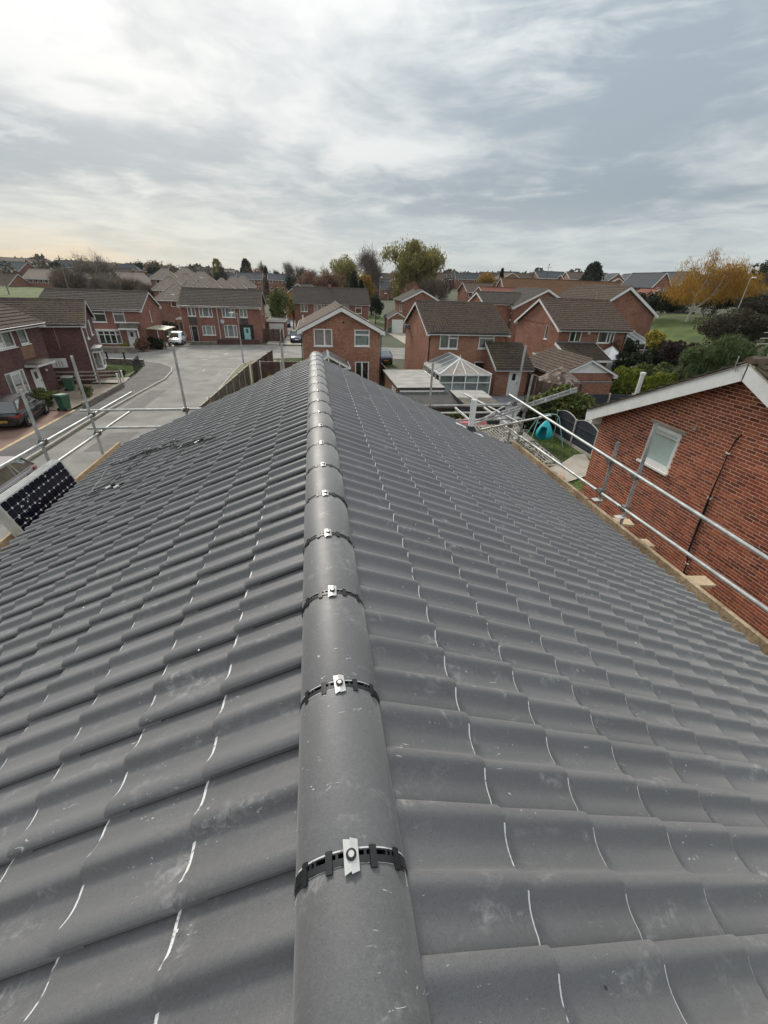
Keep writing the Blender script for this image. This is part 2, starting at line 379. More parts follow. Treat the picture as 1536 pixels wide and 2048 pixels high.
# plants
leaf_mat('leaf_hedge', [(0.085, 0.125, 0.020), (0.180, 0.225, 0.030), (0.300, 0.320, 0.045), (0.400, 0.390, 0.080)])
leaf_mat('leaf_laurel', [(0.028, 0.050, 0.014), (0.080, 0.115, 0.028), (0.165, 0.185, 0.050), (0.270, 0.260, 0.085)])
leaf_mat('leaf_deep', [(0.010, 0.018, 0.008), (0.022, 0.036, 0.014), (0.036, 0.054, 0.020)])
leaf_mat('leaf_grass', [(0.050, 0.080, 0.026), (0.105, 0.140, 0.050), (0.150, 0.180, 0.074)])
leaf_mat('leaf_lawn', [(0.060, 0.115, 0.020), (0.100, 0.160, 0.030), (0.145, 0.190, 0.045)])
leaf_mat('leaf_yellow', [(0.240, 0.190, 0.020), (0.430, 0.350, 0.045), (0.52, 0.46, 0.10)])
leaf_mat('leaf_gold', [(0.260, 0.135, 0.022), (0.400, 0.220, 0.038), (0.500, 0.310, 0.070)], 0.45)
leaf_mat('leaf_amber', [(0.220, 0.120, 0.018), (0.340, 0.200, 0.028), (0.40, 0.27, 0.06)], 0.4)
leaf_mat('leaf_olive', [(0.150, 0.140, 0.040), (0.270, 0.240, 0.078), (0.400, 0.345, 0.140)], 0.4)
leaf_mat('leaf_rust', [(0.150, 0.078, 0.050), (0.220, 0.115, 0.075), (0.290, 0.175, 0.110)])
leaf_mat('leaf_wine', [(0.026, 0.016, 0.014), (0.048, 0.028, 0.022), (0.075, 0.045, 0.030)])
leaf_mat('leaf_brush', [(0.045, 0.036, 0.026), (0.080, 0.062, 0.042), (0.075, 0.080, 0.032)])
leaf_mat('leaf_conifer', [(0.012, 0.024, 0.014), (0.024, 0.042, 0.024), (0.040, 0.060, 0.034)])
leaf_mat('twig_grey', [(0.130, 0.108, 0.090), (0.195, 0.165, 0.138), (0.250, 0.215, 0.180)], 0.1)
leaf_mat('twig_brown', [(0.115, 0.082, 0.064), (0.170, 0.122, 0.095), (0.220, 0.160, 0.122)], 0.1)
mat('bark', (0.110, 0.090, 0.072), 0.95, 0.3, 6, 0.4, 20)
mat('bark_birch', (0.62, 0.60, 0.56), 0.85, 0.2, 5, 0.2, 20, col2=(0.34, 0.31, 0.28))

# ------------------------------------------------------------------ mesh builder
class MB:
    def __init__(s): s.v = []; s.f = []; s.m = []
    def add(s, vs, fs, mi=0):
        o = len(s.v); s.v.extend(tuple(p) for p in vs)
        for f in fs: s.f.append([i + o for i in f]); s.m.append(mi)
        return s
    def quad(s, a, b, c, d, mi=0): return s.add((a, b, c, d), ((0, 1, 2, 3),), mi)
    def poly(s, pts, mi=0): return s.add(pts, (tuple(range(len(pts))),), mi)
    def box(s, x0, x1, y0, y1, z0, z1, mi=0, fn=None):
        p = [(x0, y0, z0), (x1, y0, z0), (x1, y1, z0), (x0, y1, z0), (x0, y0, z1), (x1, y0, z1), (x1, y1, z1), (x0, y1, z1)]
        if fn: p = [fn(*q) for q in p]
        return s.add(p, ((3, 2, 1, 0), (4, 5, 6, 7), (0, 1, 5, 4), (1, 2, 6, 5), (2, 3, 7, 6), (3, 0, 4, 7)), mi)
    def hexa(s, p, mi=0):
        return s.add(p, ((3, 2, 1, 0), (4, 5, 6, 7), (0, 1, 5, 4), (1, 2, 6, 5), (2, 3, 7, 6), (3, 0, 4, 7)), mi)
    def beam(s, a, b, w, h, mi=0, up=(0, 0, 1)):
        """rectangular bar from a to b: w across, h along up"""
        a, b = Vector(a), Vector(b); d = (b - a).normalized(); u = Vector(up)
        sd = d.cross(u)
        if sd.length < 1e-4: sd = d.cross(Vector((0, 1, 0)))
        sd.normalize(); u = sd.cross(d).normalized()
        q = []
        for e in (a, b):
            q += [e - sd * w / 2 - u * h / 2, e + sd * w / 2 - u * h / 2, e + sd * w / 2 + u * h / 2, e - sd * w / 2 + u * h / 2]
        return s.add(q, ((3, 2, 1, 0), (4, 5, 6, 7), (0, 1, 5, 4), (1, 2, 6, 5), (2, 3, 7, 6), (3, 0, 4, 7)), mi)
    def tube(s, pts, r, n=8, mi=0, cap=True):
        pts = [Vector(p) for p in pts]; k = len(pts)
        rs = r if isinstance(r, (list, tuple)) else [r] * k
        o = len(s.v); ref = None
        for i, p in enumerate(pts):
            d = (pts[min(i + 1, k - 1)] - pts[max(i - 1, 0)])
            d = d.normalized() if d.length > 1e-9 else Vector((0, 0, 1))
            if ref is None: ref = Vector((1, 0, 0)) if abs(d.x) < 0.8 else Vector((0, 1, 0))
            a = (ref - d * ref.dot(d)).normalized(); ref = a; b = d.cross(a)
            for j in range(n):
                t = 2 * math.pi * j / n
                s.v.append(tuple(p + (a * math.cos(t) + b * math.sin(t)) * rs[i]))
        for i in range(k - 1):
            for j in range(n):
                j2 = (j + 1) % n
                s.f.append([o + i * n + j, o + i * n + j2, o + (i + 1) * n + j2, o + (i + 1) * n + j]); s.m.append(mi)
        if cap:
            s.f.append([o + j for j in range(n - 1, -1, -1)]); s.m.append(mi)
            s.f.append([o + (k - 1) * n + j for j in range(n)]); s.m.append(mi)
        return s
    def lathe(s, prof, n=16, c=(0, 0, 0), mi=0):
        o = len(s.v)
        for r_, z in prof:
            for j in range(n):
                t = 2 * math.pi * j / n; s.v.append((c[0] + r_ * math.cos(t), c[1] + r_ * math.sin(t), c[2] + z))
        for i in range(len(prof) - 1):
            for j in range(n):
                j2 = (j + 1) % n; s.f.append([o + i * n + j, o + i * n + j2, o + (i + 1) * n + j2, o + (i + 1) * n + j]); s.m.append(mi)
        s.f.append([o + j for j in range(n - 1, -1, -1)]); s.m.append(mi)
        s.f.append([o + (len(prof) - 1) * n + j for j in range(n)]); s.m.append(mi)
        return s
    def prism(s, poly, ax, t0, t1, mi=0):
        """extrude a 2D polygon along axis 'x','y' or 'z'"""
        def P(a, b, t): return {'x': (t, a, b), 'y': (a, t, b), 'z': (a, b, t)}[ax]
        n = len(poly); o = len(s.v)
        s.v.extend(P(a, b, t0) for a, b in poly); s.v.extend(P(a, b, t1) for a, b in poly)
        s.f.append([o + i for i in range(n - 1, -1, -1)]); s.m.append(mi); s.f.append([o + n + i for i in range(n)]); s.m.append(mi)
        for i in range(n):
            j = (i + 1) % n; s.f.append([o + i, o + j, o + n + j, o + n + i]); s.m.append(mi)
        return s
    def mesh(s, name, mats, smooth=None):
        me = bpy.data.meshes.new(name); me.from_pydata(s.v, [], s.f)
        for m in (mats if isinstance(mats, (list, tuple)) else [mats]): me.materials.append(MATS[m])
        if any(s.m): me.polygons.foreach_set('material_index', s.m)
        if smooth is not None:
            me.polygons.foreach_set('use_smooth', [True] * len(me.polygons)); me.set_sharp_from_angle(angle=R(smooth))
        me.update()
        return me
    def build(s, name, mats, parent=None, smooth=None, loc=None, fix=True):
        me = s.mesh(name, mats, smooth)
        if fix and len(me.polygons) < 4000:
            bm = bmesh.new(); bm.from_mesh(me); bmesh.ops.recalc_face_normals(bm, faces=bm.faces); bm.to_mesh(me); bm.free()
        return link(name, me, parent, loc)

def link(name, me, parent=None, loc=None):
    o = bpy.data.objects.new(name, me); COL.objects.link(o)
    if parent is not None: o.parent = parent
    if loc is not None: o.location = loc
    return o
def tag(o, label, cat, group=None, kind=None):
    if label: o['label'] = label
    if cat: o['category'] = cat
    if group: o['group'] = group
    if kind: o['kind'] = kind
    return o
def thing(name, label, cat, loc=(0, 0, 0), rz=0.0, group=None):
    o = bpy.data.objects.new(name, None); COL.objects.link(o); o.empty_display_size = 0.3
    o.location = loc; o.rotation_euler = (0, 0, rz)
    return tag(o, label, cat, group)
def struct(o): o['kind'] = 'structure'; return o
def stuff(o): o['kind'] = 'stuff'; return o
def copy_tree(o, parent=None):
    c = o.copy(); COL.objects.link(c); c.parent = parent
    for ch in o.children: copy_tree(ch, c)
    return c
def quads_mesh(name, V, mat_name):
    """V: (n,4,3) array of leaf faces"""
    n = len(V); me = bpy.data.meshes.new(name)
    me.vertices.add(n * 4); me.vertices.foreach_set('co', np.ascontiguousarray(V, dtype=np.float32).ravel())
    me.loops.add(n * 4); me.loops.foreach_set('vertex_index', np.arange(n * 4, dtype=np.int32))
    me.polygons.add(n); me.polygons.foreach_set('loop_start', np.arange(0, n * 4, 4, dtype=np.int32))
    me.polygons.foreach_set('loop_total', np.full(n, 4, dtype=np.int32))
    me.materials.append(MATS[mat_name]); me.update(calc_edges=True); me.validate()
    return me
def ss(a, b, x):
    t = min(1, max(0, (x - a) / (b - a))); return t * t * (3 - 2 * t)
def gz(x, y):
    """height of the ground: level estate, banks up to the right and far beyond"""
    r = math.hypot(x, y)
    return 3.2 * ss(75, 165, r) * ss(-30, -62, x) + 5.2 * ss(34, 58, x) * ss(28, 46, y) + 3.0 * ss(65, 150, x) + 4.0 * ss(150, 330, r) + 2.0 * ss(330, 600, r)
# ================================================================== ground, roads, paths
def sheet(name, pts, z, m, kind=True):
    o = MB().poly([(x, y, z) for x, y in pts]).build(name, m)
    return struct(o) if kind else o
def terrain():
    xs = np.concatenate([np.linspace(-700, -120, 14), np.linspace(-110, 160, 55), np.linspace(175, 800, 16)])
    ys = np.concatenate([np.linspace(-120, 20, 8), np.linspace(26, 220, 50), np.linspace(235, 1100, 30)])
    mb = MB(); nx, ny = len(xs), len(ys)
    for y in ys:
        for x in xs: mb.v.append((x, y, gz(x, y)))
    for j in range(ny - 1):
        for i in range(nx - 1):
            mb.f.append([j * nx + i, j * nx + i + 1, (j + 1) * nx + i + 1, (j + 1) * nx + i]); mb.m.append(0)
    o = mb.build('ground', 'soil_scrub', smooth=60, fix=False)
    struct(o)
terrain()
# carriageway: the street beside the house, opening into the cross street
sheet('road', [(-14.0, -20), (-7.9, -20), (-7.9, 47.0), (-7.2, 49.6), (-5.2, 51.4), (-2, 52.2), (40, 53.5), (40, 61.5), (-1, 63.2), (-20, 60.6), (-40, 58.0), (-40, 51.5), (-19.5, 50.4), (-15.8, 48.2), (-14.1, 45.6), (-13.6, 42)], 0.004, 'asphalt_old')
sheet('side_road', [(-4.6, 64.5), (-1.0, 64.5), (-3.0, 110), (-7.0, 150), (-10.0, 150), (-6.6, 100)], 0.006, 'asphalt_old')
# footway on the left of the street with its kerb
PV = [(-13.9, -20), (-13.9, 27.0), (-13.55, 34), (-13.15, 40), (-13.55, 43.6), (-14.15, 45.8), (-15.8, 48.0), (-19.5, 50.2), (-40, 51.3)]
PB = [(-15.75, -20), (-15.75, 27.0), (-15.6, 34), (-16.0, 40.4), (-16.5, 44.0), (-17.0, 46.2), (-18.2, 47.0), (-21, 48.0), (-40, 49.2)]
def strip(name, A, B, z, m):
    mb = MB()
    for i in range(len(A) - 1): mb.quad((*A[i], z), (*A[i + 1], z), (*B[i + 1], z), (*B[i], z))
    return struct(mb.build(name, m))
strip('pavement', PV, PB, 0.11, 'asphalt_path')
def kerb(name, line, side, z0=0.0, z1=0.125, wd=0.13, seg=0.92, first=300):
    """kerb stones laid end to end"""
    root = None; k = 0
    pts = [Vector((x, y, 0)) for x, y in line]
    base = MB()
    for a, b in zip(pts, pts[1:]):
        d = (b - a).normalized(); nrm = Vector((-d.y, d.x, 0)) * side
        base.hexa([a + nrm * .01, b + nrm * .01, b + nrm * (wd - .01), a + nrm * (wd - .01)] + [v + Vector((0, 0, z1 - 0.02)) for v in (a + nrm * .01, b + nrm * .01, b + nrm * (wd - .01), a + nrm * (wd - .01))])
    root = struct(base.build(name, 'kerb_stone'))
    for a, b in zip(pts, pts[1:]):
        d = b - a; L = d.length; n = max(1, round(L / seg)); nrm = Vector((-d.y, d.x, 0)).normalized() * side
        for i in range(n):
            if k >= first or (a + d * (i / n)).y < 14: continue
            p = a + d * (i / n) + d.normalized() * .006; q = a + d * ((i + 1) / n) - d.normalized() * .006
            dz = rnd.uniform(-.006, .006)
            lo = [p, q, q + nrm * wd, p + nrm * wd]
            MB().hexa([v + Vector((0, 0, z0)) for v in lo] + [v + Vector((0, 0, z1 + dz)) for v in lo]).build('kerb_stone', 'kerb_stone', root); k += 1
    return root
kerb('kerb', PV, 1)
kerb('kerb', [(-7.9, 10), (-7.9, 47.0), (-7.2, 49.6), (-5.2, 51.4), (-2, 52.2), (9, 52.6)], -1)
kerb('kerb', [(-40, 58.1), (-20, 60.7), (-8, 62.2), (-4.8, 62.7)], 1, seg=1.4)
strip('pavement', [(-40, 58.2), (-20, 60.8), (-8, 62.3), (-4.8, 62.8)], [(-40, 59.4), (-20, 62.0), (-8, 63.5), (-4.8, 64.0)], 0.108, 'asphalt_path')
strip('verge', [(-7.76, 10), (-7.76, 47.0), (-7.06, 49.4), (-5.1, 51.2)], [(-6.6, 10), (-5.6, 36.0), (-4.9, 46), (-4.1, 50.5)], 0.10, 'dry_verge')
sheet('lawn', [(-4.1, 47.0), (9.0, 47.0), (9.0, 52.3), (-2, 52.0), (-4.0, 50.9)], 0.05, 'turf')
sheet('lawn', [(-20.5, 40.4), (-16.4, 40.5), (-16.8, 44.0), (-17.3, 46.0), (-20.6, 47.0)], 0.13, 'turf')
sheet('path', [(-18.4, 38.2), (-15.85, 38.2), (-16.2, 40.5), (-18.4, 40.3)], 0.128, 'concrete')
sheet('driveway', [(-19.6, 14), (-15.95, 14), (-15.8, 29.6), (-19.6, 29.6)], 0.105, 'block_paving')
MB().box(-15.95, -15.75, 14, 29.8, 0.0, 0.117).build('driveway_edging', 'block_edge')
struct(bpy.data.objects['driveway_edging'])
sheet('front_garden', [(-19.6, 29.8), (-16.2, 29.8), (-16.0, 37.8), (-19.6, 37.8)], 0.10, 'gravel')
sheet('driveway', [(-6.6, 64.0), (-4.9, 64.0), (-4.9, 72), (-6.6, 72)], 0.11, 'concrete')
sheet('driveway', [(-4.3, 63.9), (-0.5, 63.9), (-0.5, 74), (-4.3, 74)], 0.11, 'concrete')
sheet('driveway', [(14.0, 61.5), (18.0, 61.5), (17.2, 83), (13.8, 83)], 0.05, 'concrete')
sheet('driveway', [(-20.6, 61.0), (-16.6, 61.6), (-16.8, 76), (-20.6, 76)], 0.11, 'concrete')
sheet('patio', [(5.0, 24.0), (18.0, 24.0), (18.0, 37.0), (5.0, 37.0)], 0.03, 'slab_grey')
sheet('lawn', [(9.8, 10.0), (16.0, 10.0), (16.0, 23.6), (9.8, 23.6)], 0.034, 'turf')
sheet('garden_path', [(10.5, 15.6), (13.7, 17.0), (14.6, 19.5), (13.9, 19.4), (12.4, 18.2), (10.4, 17.2)], 0.105, 'concrete')
pf = MB(); fx, fy = np.linspace(-150, -40, 23), np.linspace(84, 176, 20)
for y in fy:
    for x in fx: pf.v.append((x, y + (x + 40) * -.12, gz(x, y + (x + 40) * -.12) + .07))
for j in range(19):
    for i in range(22): pf.f.append([j * 23 + i, j * 23 + i + 1, (j + 1) * 23 + i + 1, (j + 1) * 23 + i]); pf.m.append(0)
struct(pf.build('playing_field', 'turf', fix=False))
sheet('green', [(12.5, 86), (22, 88), (30, 135), (14, 135)], 0.06, 'turf')
# worn road markings
mk = MB()
for (x, y, l, wd) in ((-10.9, 44.6, 1.0, .12), (-11.6, 53.5, .12, 1.0), (-8.4, 52.4, .12, 1.2), (-12.3, 51.2, .12, .8)):
    mk.box(x - wd / 2, x + wd / 2, y - l / 2, y + l / 2, 0.006, 0.010)
struct(stuff(mk.build('road_marking', 'road_paint'))); bpy.data.objects['road_marking']['kind'] = 'structure'
hole = MB().lathe([(0.31, 0.0), (0.31, 0.012)], 20, (-10.6, 55.2, 0.004)).build('manhole_cover', 'lead'); struct(hole)

# ================================================================== the roof under the camera
RX, RZ = 0.026, 6.85
PA = R(23.8); CA, SA = math.cos(PA), math.sin(PA)
house = thing('tiled_roof_house', 'house seen from its ridge, newly laid charcoal double-roll tiles on both slopes', 'house', (RX, 0, 0))
YN, YF = -2.6, 7.95
wm = MB()
wm.box(-3.25, 3.65, YN + .15, YF - .16, 0, 4.92)
wm.poly([(-3.25, YF - .16, 4.92), (3.65, YF - .16, 4.92), (0, YF - .16, 6.62)]); wm.poly([(-3.25, YN + .15, 4.92), (3.65, YN + .15, 4.92), (0, YN + .15, 6.62)])
wm.build('wall', 'brick_red', house)
SL = {-1: 3.93, 1: 4.40}
decks = {}
for sd in (-1, 1):
    L = SL[sd]
    def dk(u, s, h, sd=sd): return (sd * (s * CA + h * SA), u, RZ - s * SA + h * CA)
    mb = MB()
    mb.hexa([dk(YN + .05, 0, -.10), dk(YF - .05, 0, -.10), dk(YF - .05, L - .07, -.10), dk(YN + .05, L - .07, -.10), dk(YN + .05, 0, -.045), dk(YF - .05, 0, -.045), dk(YF - .05, L - .07, -.045), dk(YN + .05, L - .07, -.045)])
    decks[sd] = mb.build('roof_deck', 'underlay', house)
    fx = sd * ((L - .10) * CA)
    zf = RZ - (L - .10) * SA - .06
    MB().box(min(fx, fx - sd * .03), max(fx, fx - sd * .03), YN + .05, YF - .05, zf - .2, zf).build('fascia', 'white_upvc', house)
    # far verge: dry-verge caps following the slope
    for k in range(13 if sd > 0 else 12):
        s0 = .1 + k * .345; s1 = min(s0 + .36, L + .01)
        if s0 > L - .05: continue
        v = MB(); z0 = .012 * (k % 2)
        v.hexa([dk(YF - .02, s0, -.11), dk(YF + .012, s0, -.11), dk(YF + .012, s1, -.11), dk(YF - .02, s1, -.11), dk(YF - .02, s0, -.035), dk(YF + .012, s0, -.035), dk(YF + .012, s1, -.03), dk(YF - .02, s1, -.03)])
        v.build('verge_cap', 'tile_face', house)

PROF = [(0, .0030), (0, .0180), (.005, .0232), (.013, .0274), (.024, .0295), (.035, .0280), (.047, .0222), (.061, .0133), (.076, .0057), (.091, .0014), (.106, -.0005), (.125, -.0008), (.139, .0002),
        (.147, .0040), (.153, .0115), (.159, .0190), (.166, .0252), (.176, .0290), (.187, .0280), (.198, .0225), (.212, .0133), (.227, .0057), (.242, .0014), (.257, -.0005), (.280, -.0010), (.290, -.0035), (.314, -.0060)]
TL, TH = .425, .0205
def tile_mesh(gauge, cut=0.0, ch=.0085):
    mb = MB()
    def lift(y): return TH * (y - (TL - gauge)) / gauge
    n = len(PROF)
    rows = [(cut, 0, 0), (TL - ch, 0, 0), (TL - .001, -.0060, 1), (TL - .0015, -.0220, 1)]
    for (y, dz, _) in rows:
        for (q, z) in PROF: mb.v.append((q, y, z + lift(y) + dz))
    for r_ in range(len(rows) - 1):
        for i in range(n - 1):
            mb.f.append([r_ * n + i, r_ * n + i + 1, (r_ + 1) * n + i + 1, (r_ + 1) * n + i]); mb.m.append(1 if r_ == 1 and (.040 < PROF[i][0] < .135 or .192 < PROF[i][0] < .295) else 0)
    me = mb.mesh('tile', ['tile_face', 'tile_edge'], 38)
    bm = bmesh.new(); bm.from_mesh(me); bmesh.ops.reverse_faces(bm, faces=bm.faces) if bm.faces[:][0].normal.z < 0 else None; bm.to_mesh(me); bm.free()
    return me
GAUGE = {-1: .345, 1: .355}; FIRST = {-1: .447, 1: .473}; Y0 = {-1: .164, 1: .2755}
NC = {-1: 11, 1: 12}
cand = []
for sd in (-1, 1):
    for c in range(NC[sd]):
        s_tail = FIRST[sd] + c * GAUGE[sd]
        for k in range(-10, 30):
            y = Y0[sd] + .3 * k
            lo, hi = (y, y + .3) if sd < 0 else (y - .3, y)
            if lo < YN - .05 or hi > YF + .12: continue
            ym = (lo + hi) / 2; sm = s_tail - .17
            P = Vector((RX + sd * sm * CA, ym, RZ - sm * SA))
            d = P - EYE; dep = d.dot(_fw)
            px = 0.5 + 819.5 / 1536 * d.dot(_r) / max(dep, .01); py = 0.5 - 819.5 / 2048 * d.dot(_u) / max(dep, .01)
            seen = dep > .1 and -.08 < px < 1.08 and -.05 < py < 1.10
            cand.append((d.length if seen else 99 + d.length, sd, c, k, y, s_tail))
cand.sort(key=lambda t: t[0])
TM = {sd: tile_mesh(GAUGE[sd], 0.0, .014 if sd < 0 else .010) for sd in (-1, 1)}
TM0 = {sd: tile_mesh(GAUGE[sd], .06, .014 if sd < 0 else .010) for sd in (-1, 1)}
def tile_matrix(sd, y, s_tail, jit=True):
    s0 = s_tail - TL
    o = Vector((sd * s0 * CA, y, RZ - .026 - s0 * SA))
    ex = Vector((0, -sd, 0)); ey = Vector((sd * CA, 0, -SA)); ez = Vector((sd * SA, 0, CA))
    m = Matrix(((ex.x, ey.x, ez.x, o.x), (ex.y, ey.y, ez.y, o.y), (ex.z, ey.z, ez.z, o.z), (0, 0, 0, 1)))
    if jit:
        m = m @ Matrix.Translation((rnd.gauss(0, .0007), rnd.gauss(0, .0022), rnd.uniform(0, .0012))) @ Matrix.Rotation(rnd.gauss(0, .0028), 4, 'Z')
    return m
rest = {-1: MB(), 1: MB()}
for i, (dd, sd, c, k, y, st) in enumerate(cand):
    me = (TM0 if c == 0 else TM)[sd]; M4 = tile_matrix(sd, y, st)
    if i < 300:
        o = link('tile', me, decks[sd]); o.matrix_local = M4
    else:
        rb = rest[sd]; off = len(rb.v)
        rb.v.extend(tuple(M4 @ v.co) for v in me.vertices)
        for p in me.polygons: rb.f.append([v + off for v in p.vertices]); rb.m.append(p.material_index)
for sd in (-1, 1):
    o = link('tile_field', rest[sd].mesh('tile_field', ['tile_face', 'tile_edge'], 38), house); stuff(o)

# ridge: half-round tiles, each with its dry-fix union, metal clamp and screw
RR, RZT = .1285, 6.893
def arc(y, r, a, zt=RZT - .1285 * .86): return (r * math.sin(a), y, zt + r * .86 * math.cos(a))
def ridge_mesh():
    mb = MB(); N = 26; A = R(92)
    rows = [(.012, RR - .004), (.012, RR - .001), (.016, RR), (.436, RR), (.440, RR - .001), (.440, RR - .012)]
    for (y, r) in rows:
        for j in range(N + 1): mb.v.append(arc(y, r, -A + 2 * A * j / N))
    for i in range(len(rows) - 1):
        for j in range(N):
            a = i * (N + 1) + j; mb.f.append([a, a + 1, a + N + 2, a + N + 1]); mb.m.append(1 if i in (1, 3) else 0)
    return mb.mesh('ridge_tile', ['ridge_face', 'tile_edge'], 40)
def band(mb, y0, y1, r0, r1, a0, a1, n):
    """a raised band across the ridge, closed box section"""
    o = len(mb.v)
    for j in range(n + 1):
        a = a0 + (a1 - a0) * j / n
        for (y, r) in ((y0, r0), (y0, r1), (y1, r1), (y1, r0)): mb.v.append(arc(y, r, a))
    for j in range(n):
        for i in range(4):
            i2 = (i + 1) % 4; mb.f.append([o + j * 4 + i, o + j * 4 + i2, o + j * 4 + 4 + i2, o + j * 4 + 4 + i]); mb.m.append(0)
    mb.f.append([o, o + 1, o + 2, o + 3]); mb.m.append(0); mb.f.append([o + n * 4 + i for i in (3, 2, 1, 0)]); mb.m.append(0)
def union_mesh():
    mb = MB()
    band(mb, -.013, .0, RR - .01, RR + .0025, -R(90), R(90), 30)
    band(mb, -.020, .012, RR - .01, RR + .0010, -R(91), -R(52), 10); band(mb, -.020, .012, RR - .01, RR + .0010, R(52), R(91), 10)
    band(mb, .009, .012, RR - .01, RR + .0022, -R(55), R(55), 18)
    for a in (-44, -38, -14, 14, 38, 44): band(mb, -.003, .011, RR - .01, RR + .0022, R(a - 1.3), R(a + 1.3), 2)
    for a in (-52, -22, 22, 52): band(mb, -.024, .018, RR - .01, RR + .0052, R(a - 3.4), R(a + 3.4), 3)
    return mb.mesh('union', 'black_plastic', 40)
def clip_mesh():
    mb = MB(); r = RR + .007
    for (a0, a1, d0, d1) in ((-7.0, -.5, .0000, .0036), (-.5, 7.0, .0036, .0000)):
        p = [arc(-.034, r + d0, R(a0)), arc(-.029, r + d1, R(a1)), arc(.029, r + d1, R(a1)), arc(.033, r + d0, R(a0))]
        q = [arc(y_, rr_ - .003, a_) for (y_, rr_, a_) in ((-.034, r + d0, R(a0)), (-.029, r + d1, R(a1)), (.029, r + d1, R(a1)), (.033, r + d0, R(a0)))]
        mb.hexa(q + p)
    return mb.mesh('clamp', 'clip_metal')
def screw_mesh():
    mb = MB(); zt = RZT + .0085
    mb.lathe([(.0115, 0), (.0118, .003), (.0095, .0045)], 18, (0, 0, zt)); mb.lathe([(.0070, .0046), (.0066, .0062)], 12, (0, 0, zt), 1)
    return mb.mesh('screw', ['black_plastic', 'clip_metal'])
meR, meU, meC, meS = ridge_mesh(), union_mesh(), clip_mesh(), screw_mesh()
for me in (meU, meC, meS):
    bm = bmesh.new(); bm.from_mesh(me); bmesh.ops.recalc_face_normals(bm, faces=bm.faces); bm.to_mesh(me); bm.free()
for k in range(-6, 17):
    y = .4228 + .45 * k
    if y > YF - .2: continue
    t = link('ridge_tile', meR, house, (rnd.gauss(0, .0012), y, rnd.gauss(0, .0008))); t.rotation_euler = (0, 0, rnd.gauss(0, .0022))
    u_ = link('union', meU, t); c_ = link('clamp', meC, t); s_ = link('screw', meS, t)
    c_.rotation_euler = s_.rotation_euler = (0, 0, rnd.gauss(0, .03))
for t in [o for o in house.children if o.name.startswith('ridge_tile')]:
    if t.location.y > 3.5: continue
    sm_ = MB()
    for sd_ in (-1, 1):
        for _ in range(rnd.randint(1, 4)):
            a0 = sd_ * R(rnd.uniform(66, 88)); y0 = rnd.choice((-.022, .016)) + rnd.gauss(0, .012); w_, l_ = R(rnd.uniform(1.0, 3.5)), rnd.uniform(.008, .045) * rnd.choice((-1, 1))
            sm_.poly([arc(y0 + yy * l_, RR + .0012, a0 + aa * w_) for (yy, aa) in ((0, -.5), (.1, .4), (.45, .2), (.7, .5), (1, 0), (.6, -.3), (.3, -.2))])
    stuff(sm_.build('mortar_smear', 'label_white', t, fix=False))
e = MB(); band(e, YF - .012, YF + .012, .02, RR + .004, -R(95), R(95), 26); e.build('ridge_end_cap', 'black_plastic', house)
b_ = MB()
for k in range(30):   # foam and eaves filler under the ridge edges
    pass

# crumbs of mortar and flecks lying on the new tiles: too small to pick apart
cr = MB()
def on_slope(sd, y, s, h): return Vector((RX + sd * (s * CA + h * SA), y, RZ - .026 - s * SA + h * CA))
for i in range(70):
    sd = rnd.choice((-1, 1)); y = rnd.uniform(.1, 4.5); s = rnd.uniform(.2, 3.3); p = on_slope(sd, y, s, .026); q = rnd.uniform(.0010, .0026)
    cr.hexa([p + Vector((a * q * rnd.uniform(.5, 1.5), b * q * rnd.uniform(.5, 2), c * q)) for c in (0, 1) for (a, b) in ((-1, -1), (1, -1), (1, 1), (-1, 1))], 0 if rnd.random() < .8 else 1)
tag(stuff(cr.build('mortar_crumb', ['label_white', 'cable_black'])), 'scattered pale mortar crumbs lying on the charcoal tiles', 'crumbs')

# ------------------------------------------------------------------ soil vent pipe
vp = thing('vent_pipe', 'white plastic soil vent pipe with black rubber collar rising from the charcoal tiles', 'vent pipe', (2.92, 7.36, 5.54))
MB().lathe([(.056, -.1), (.056, .60), (.058, .602), (.058, .63)], 20).build('pipe', 'white_upvc', vp, 40)
cg = MB()
for k in range(10):
    a = 2 * math.pi * k / 10; cg.box(.048 * math.cos(a) - .004, .048 * math.cos(a) + .004, .048 * math.sin(a) - .004, .048 * math.sin(a) + .004, .63, .66)
stuff(cg.build('cage', 'white_upvc', vp))
MB().lathe([(.115, .005), (.100, .06), (.066, .11), (.062, .13)], 20).build('collar', 'black_plastic', vp, 40)
for (a, b, c_) in ((-.20, .03, .17), (.12, -.08, .16)):
    MB().beam((a - .11 * CA, b, .05 - a * math.tan(PA) + .11 * SA), (a + .12 * CA, b - .02, .05 - a * math.tan(PA) - .12 * SA), .11, .006).build('flashing', 'white_upvc', vp)

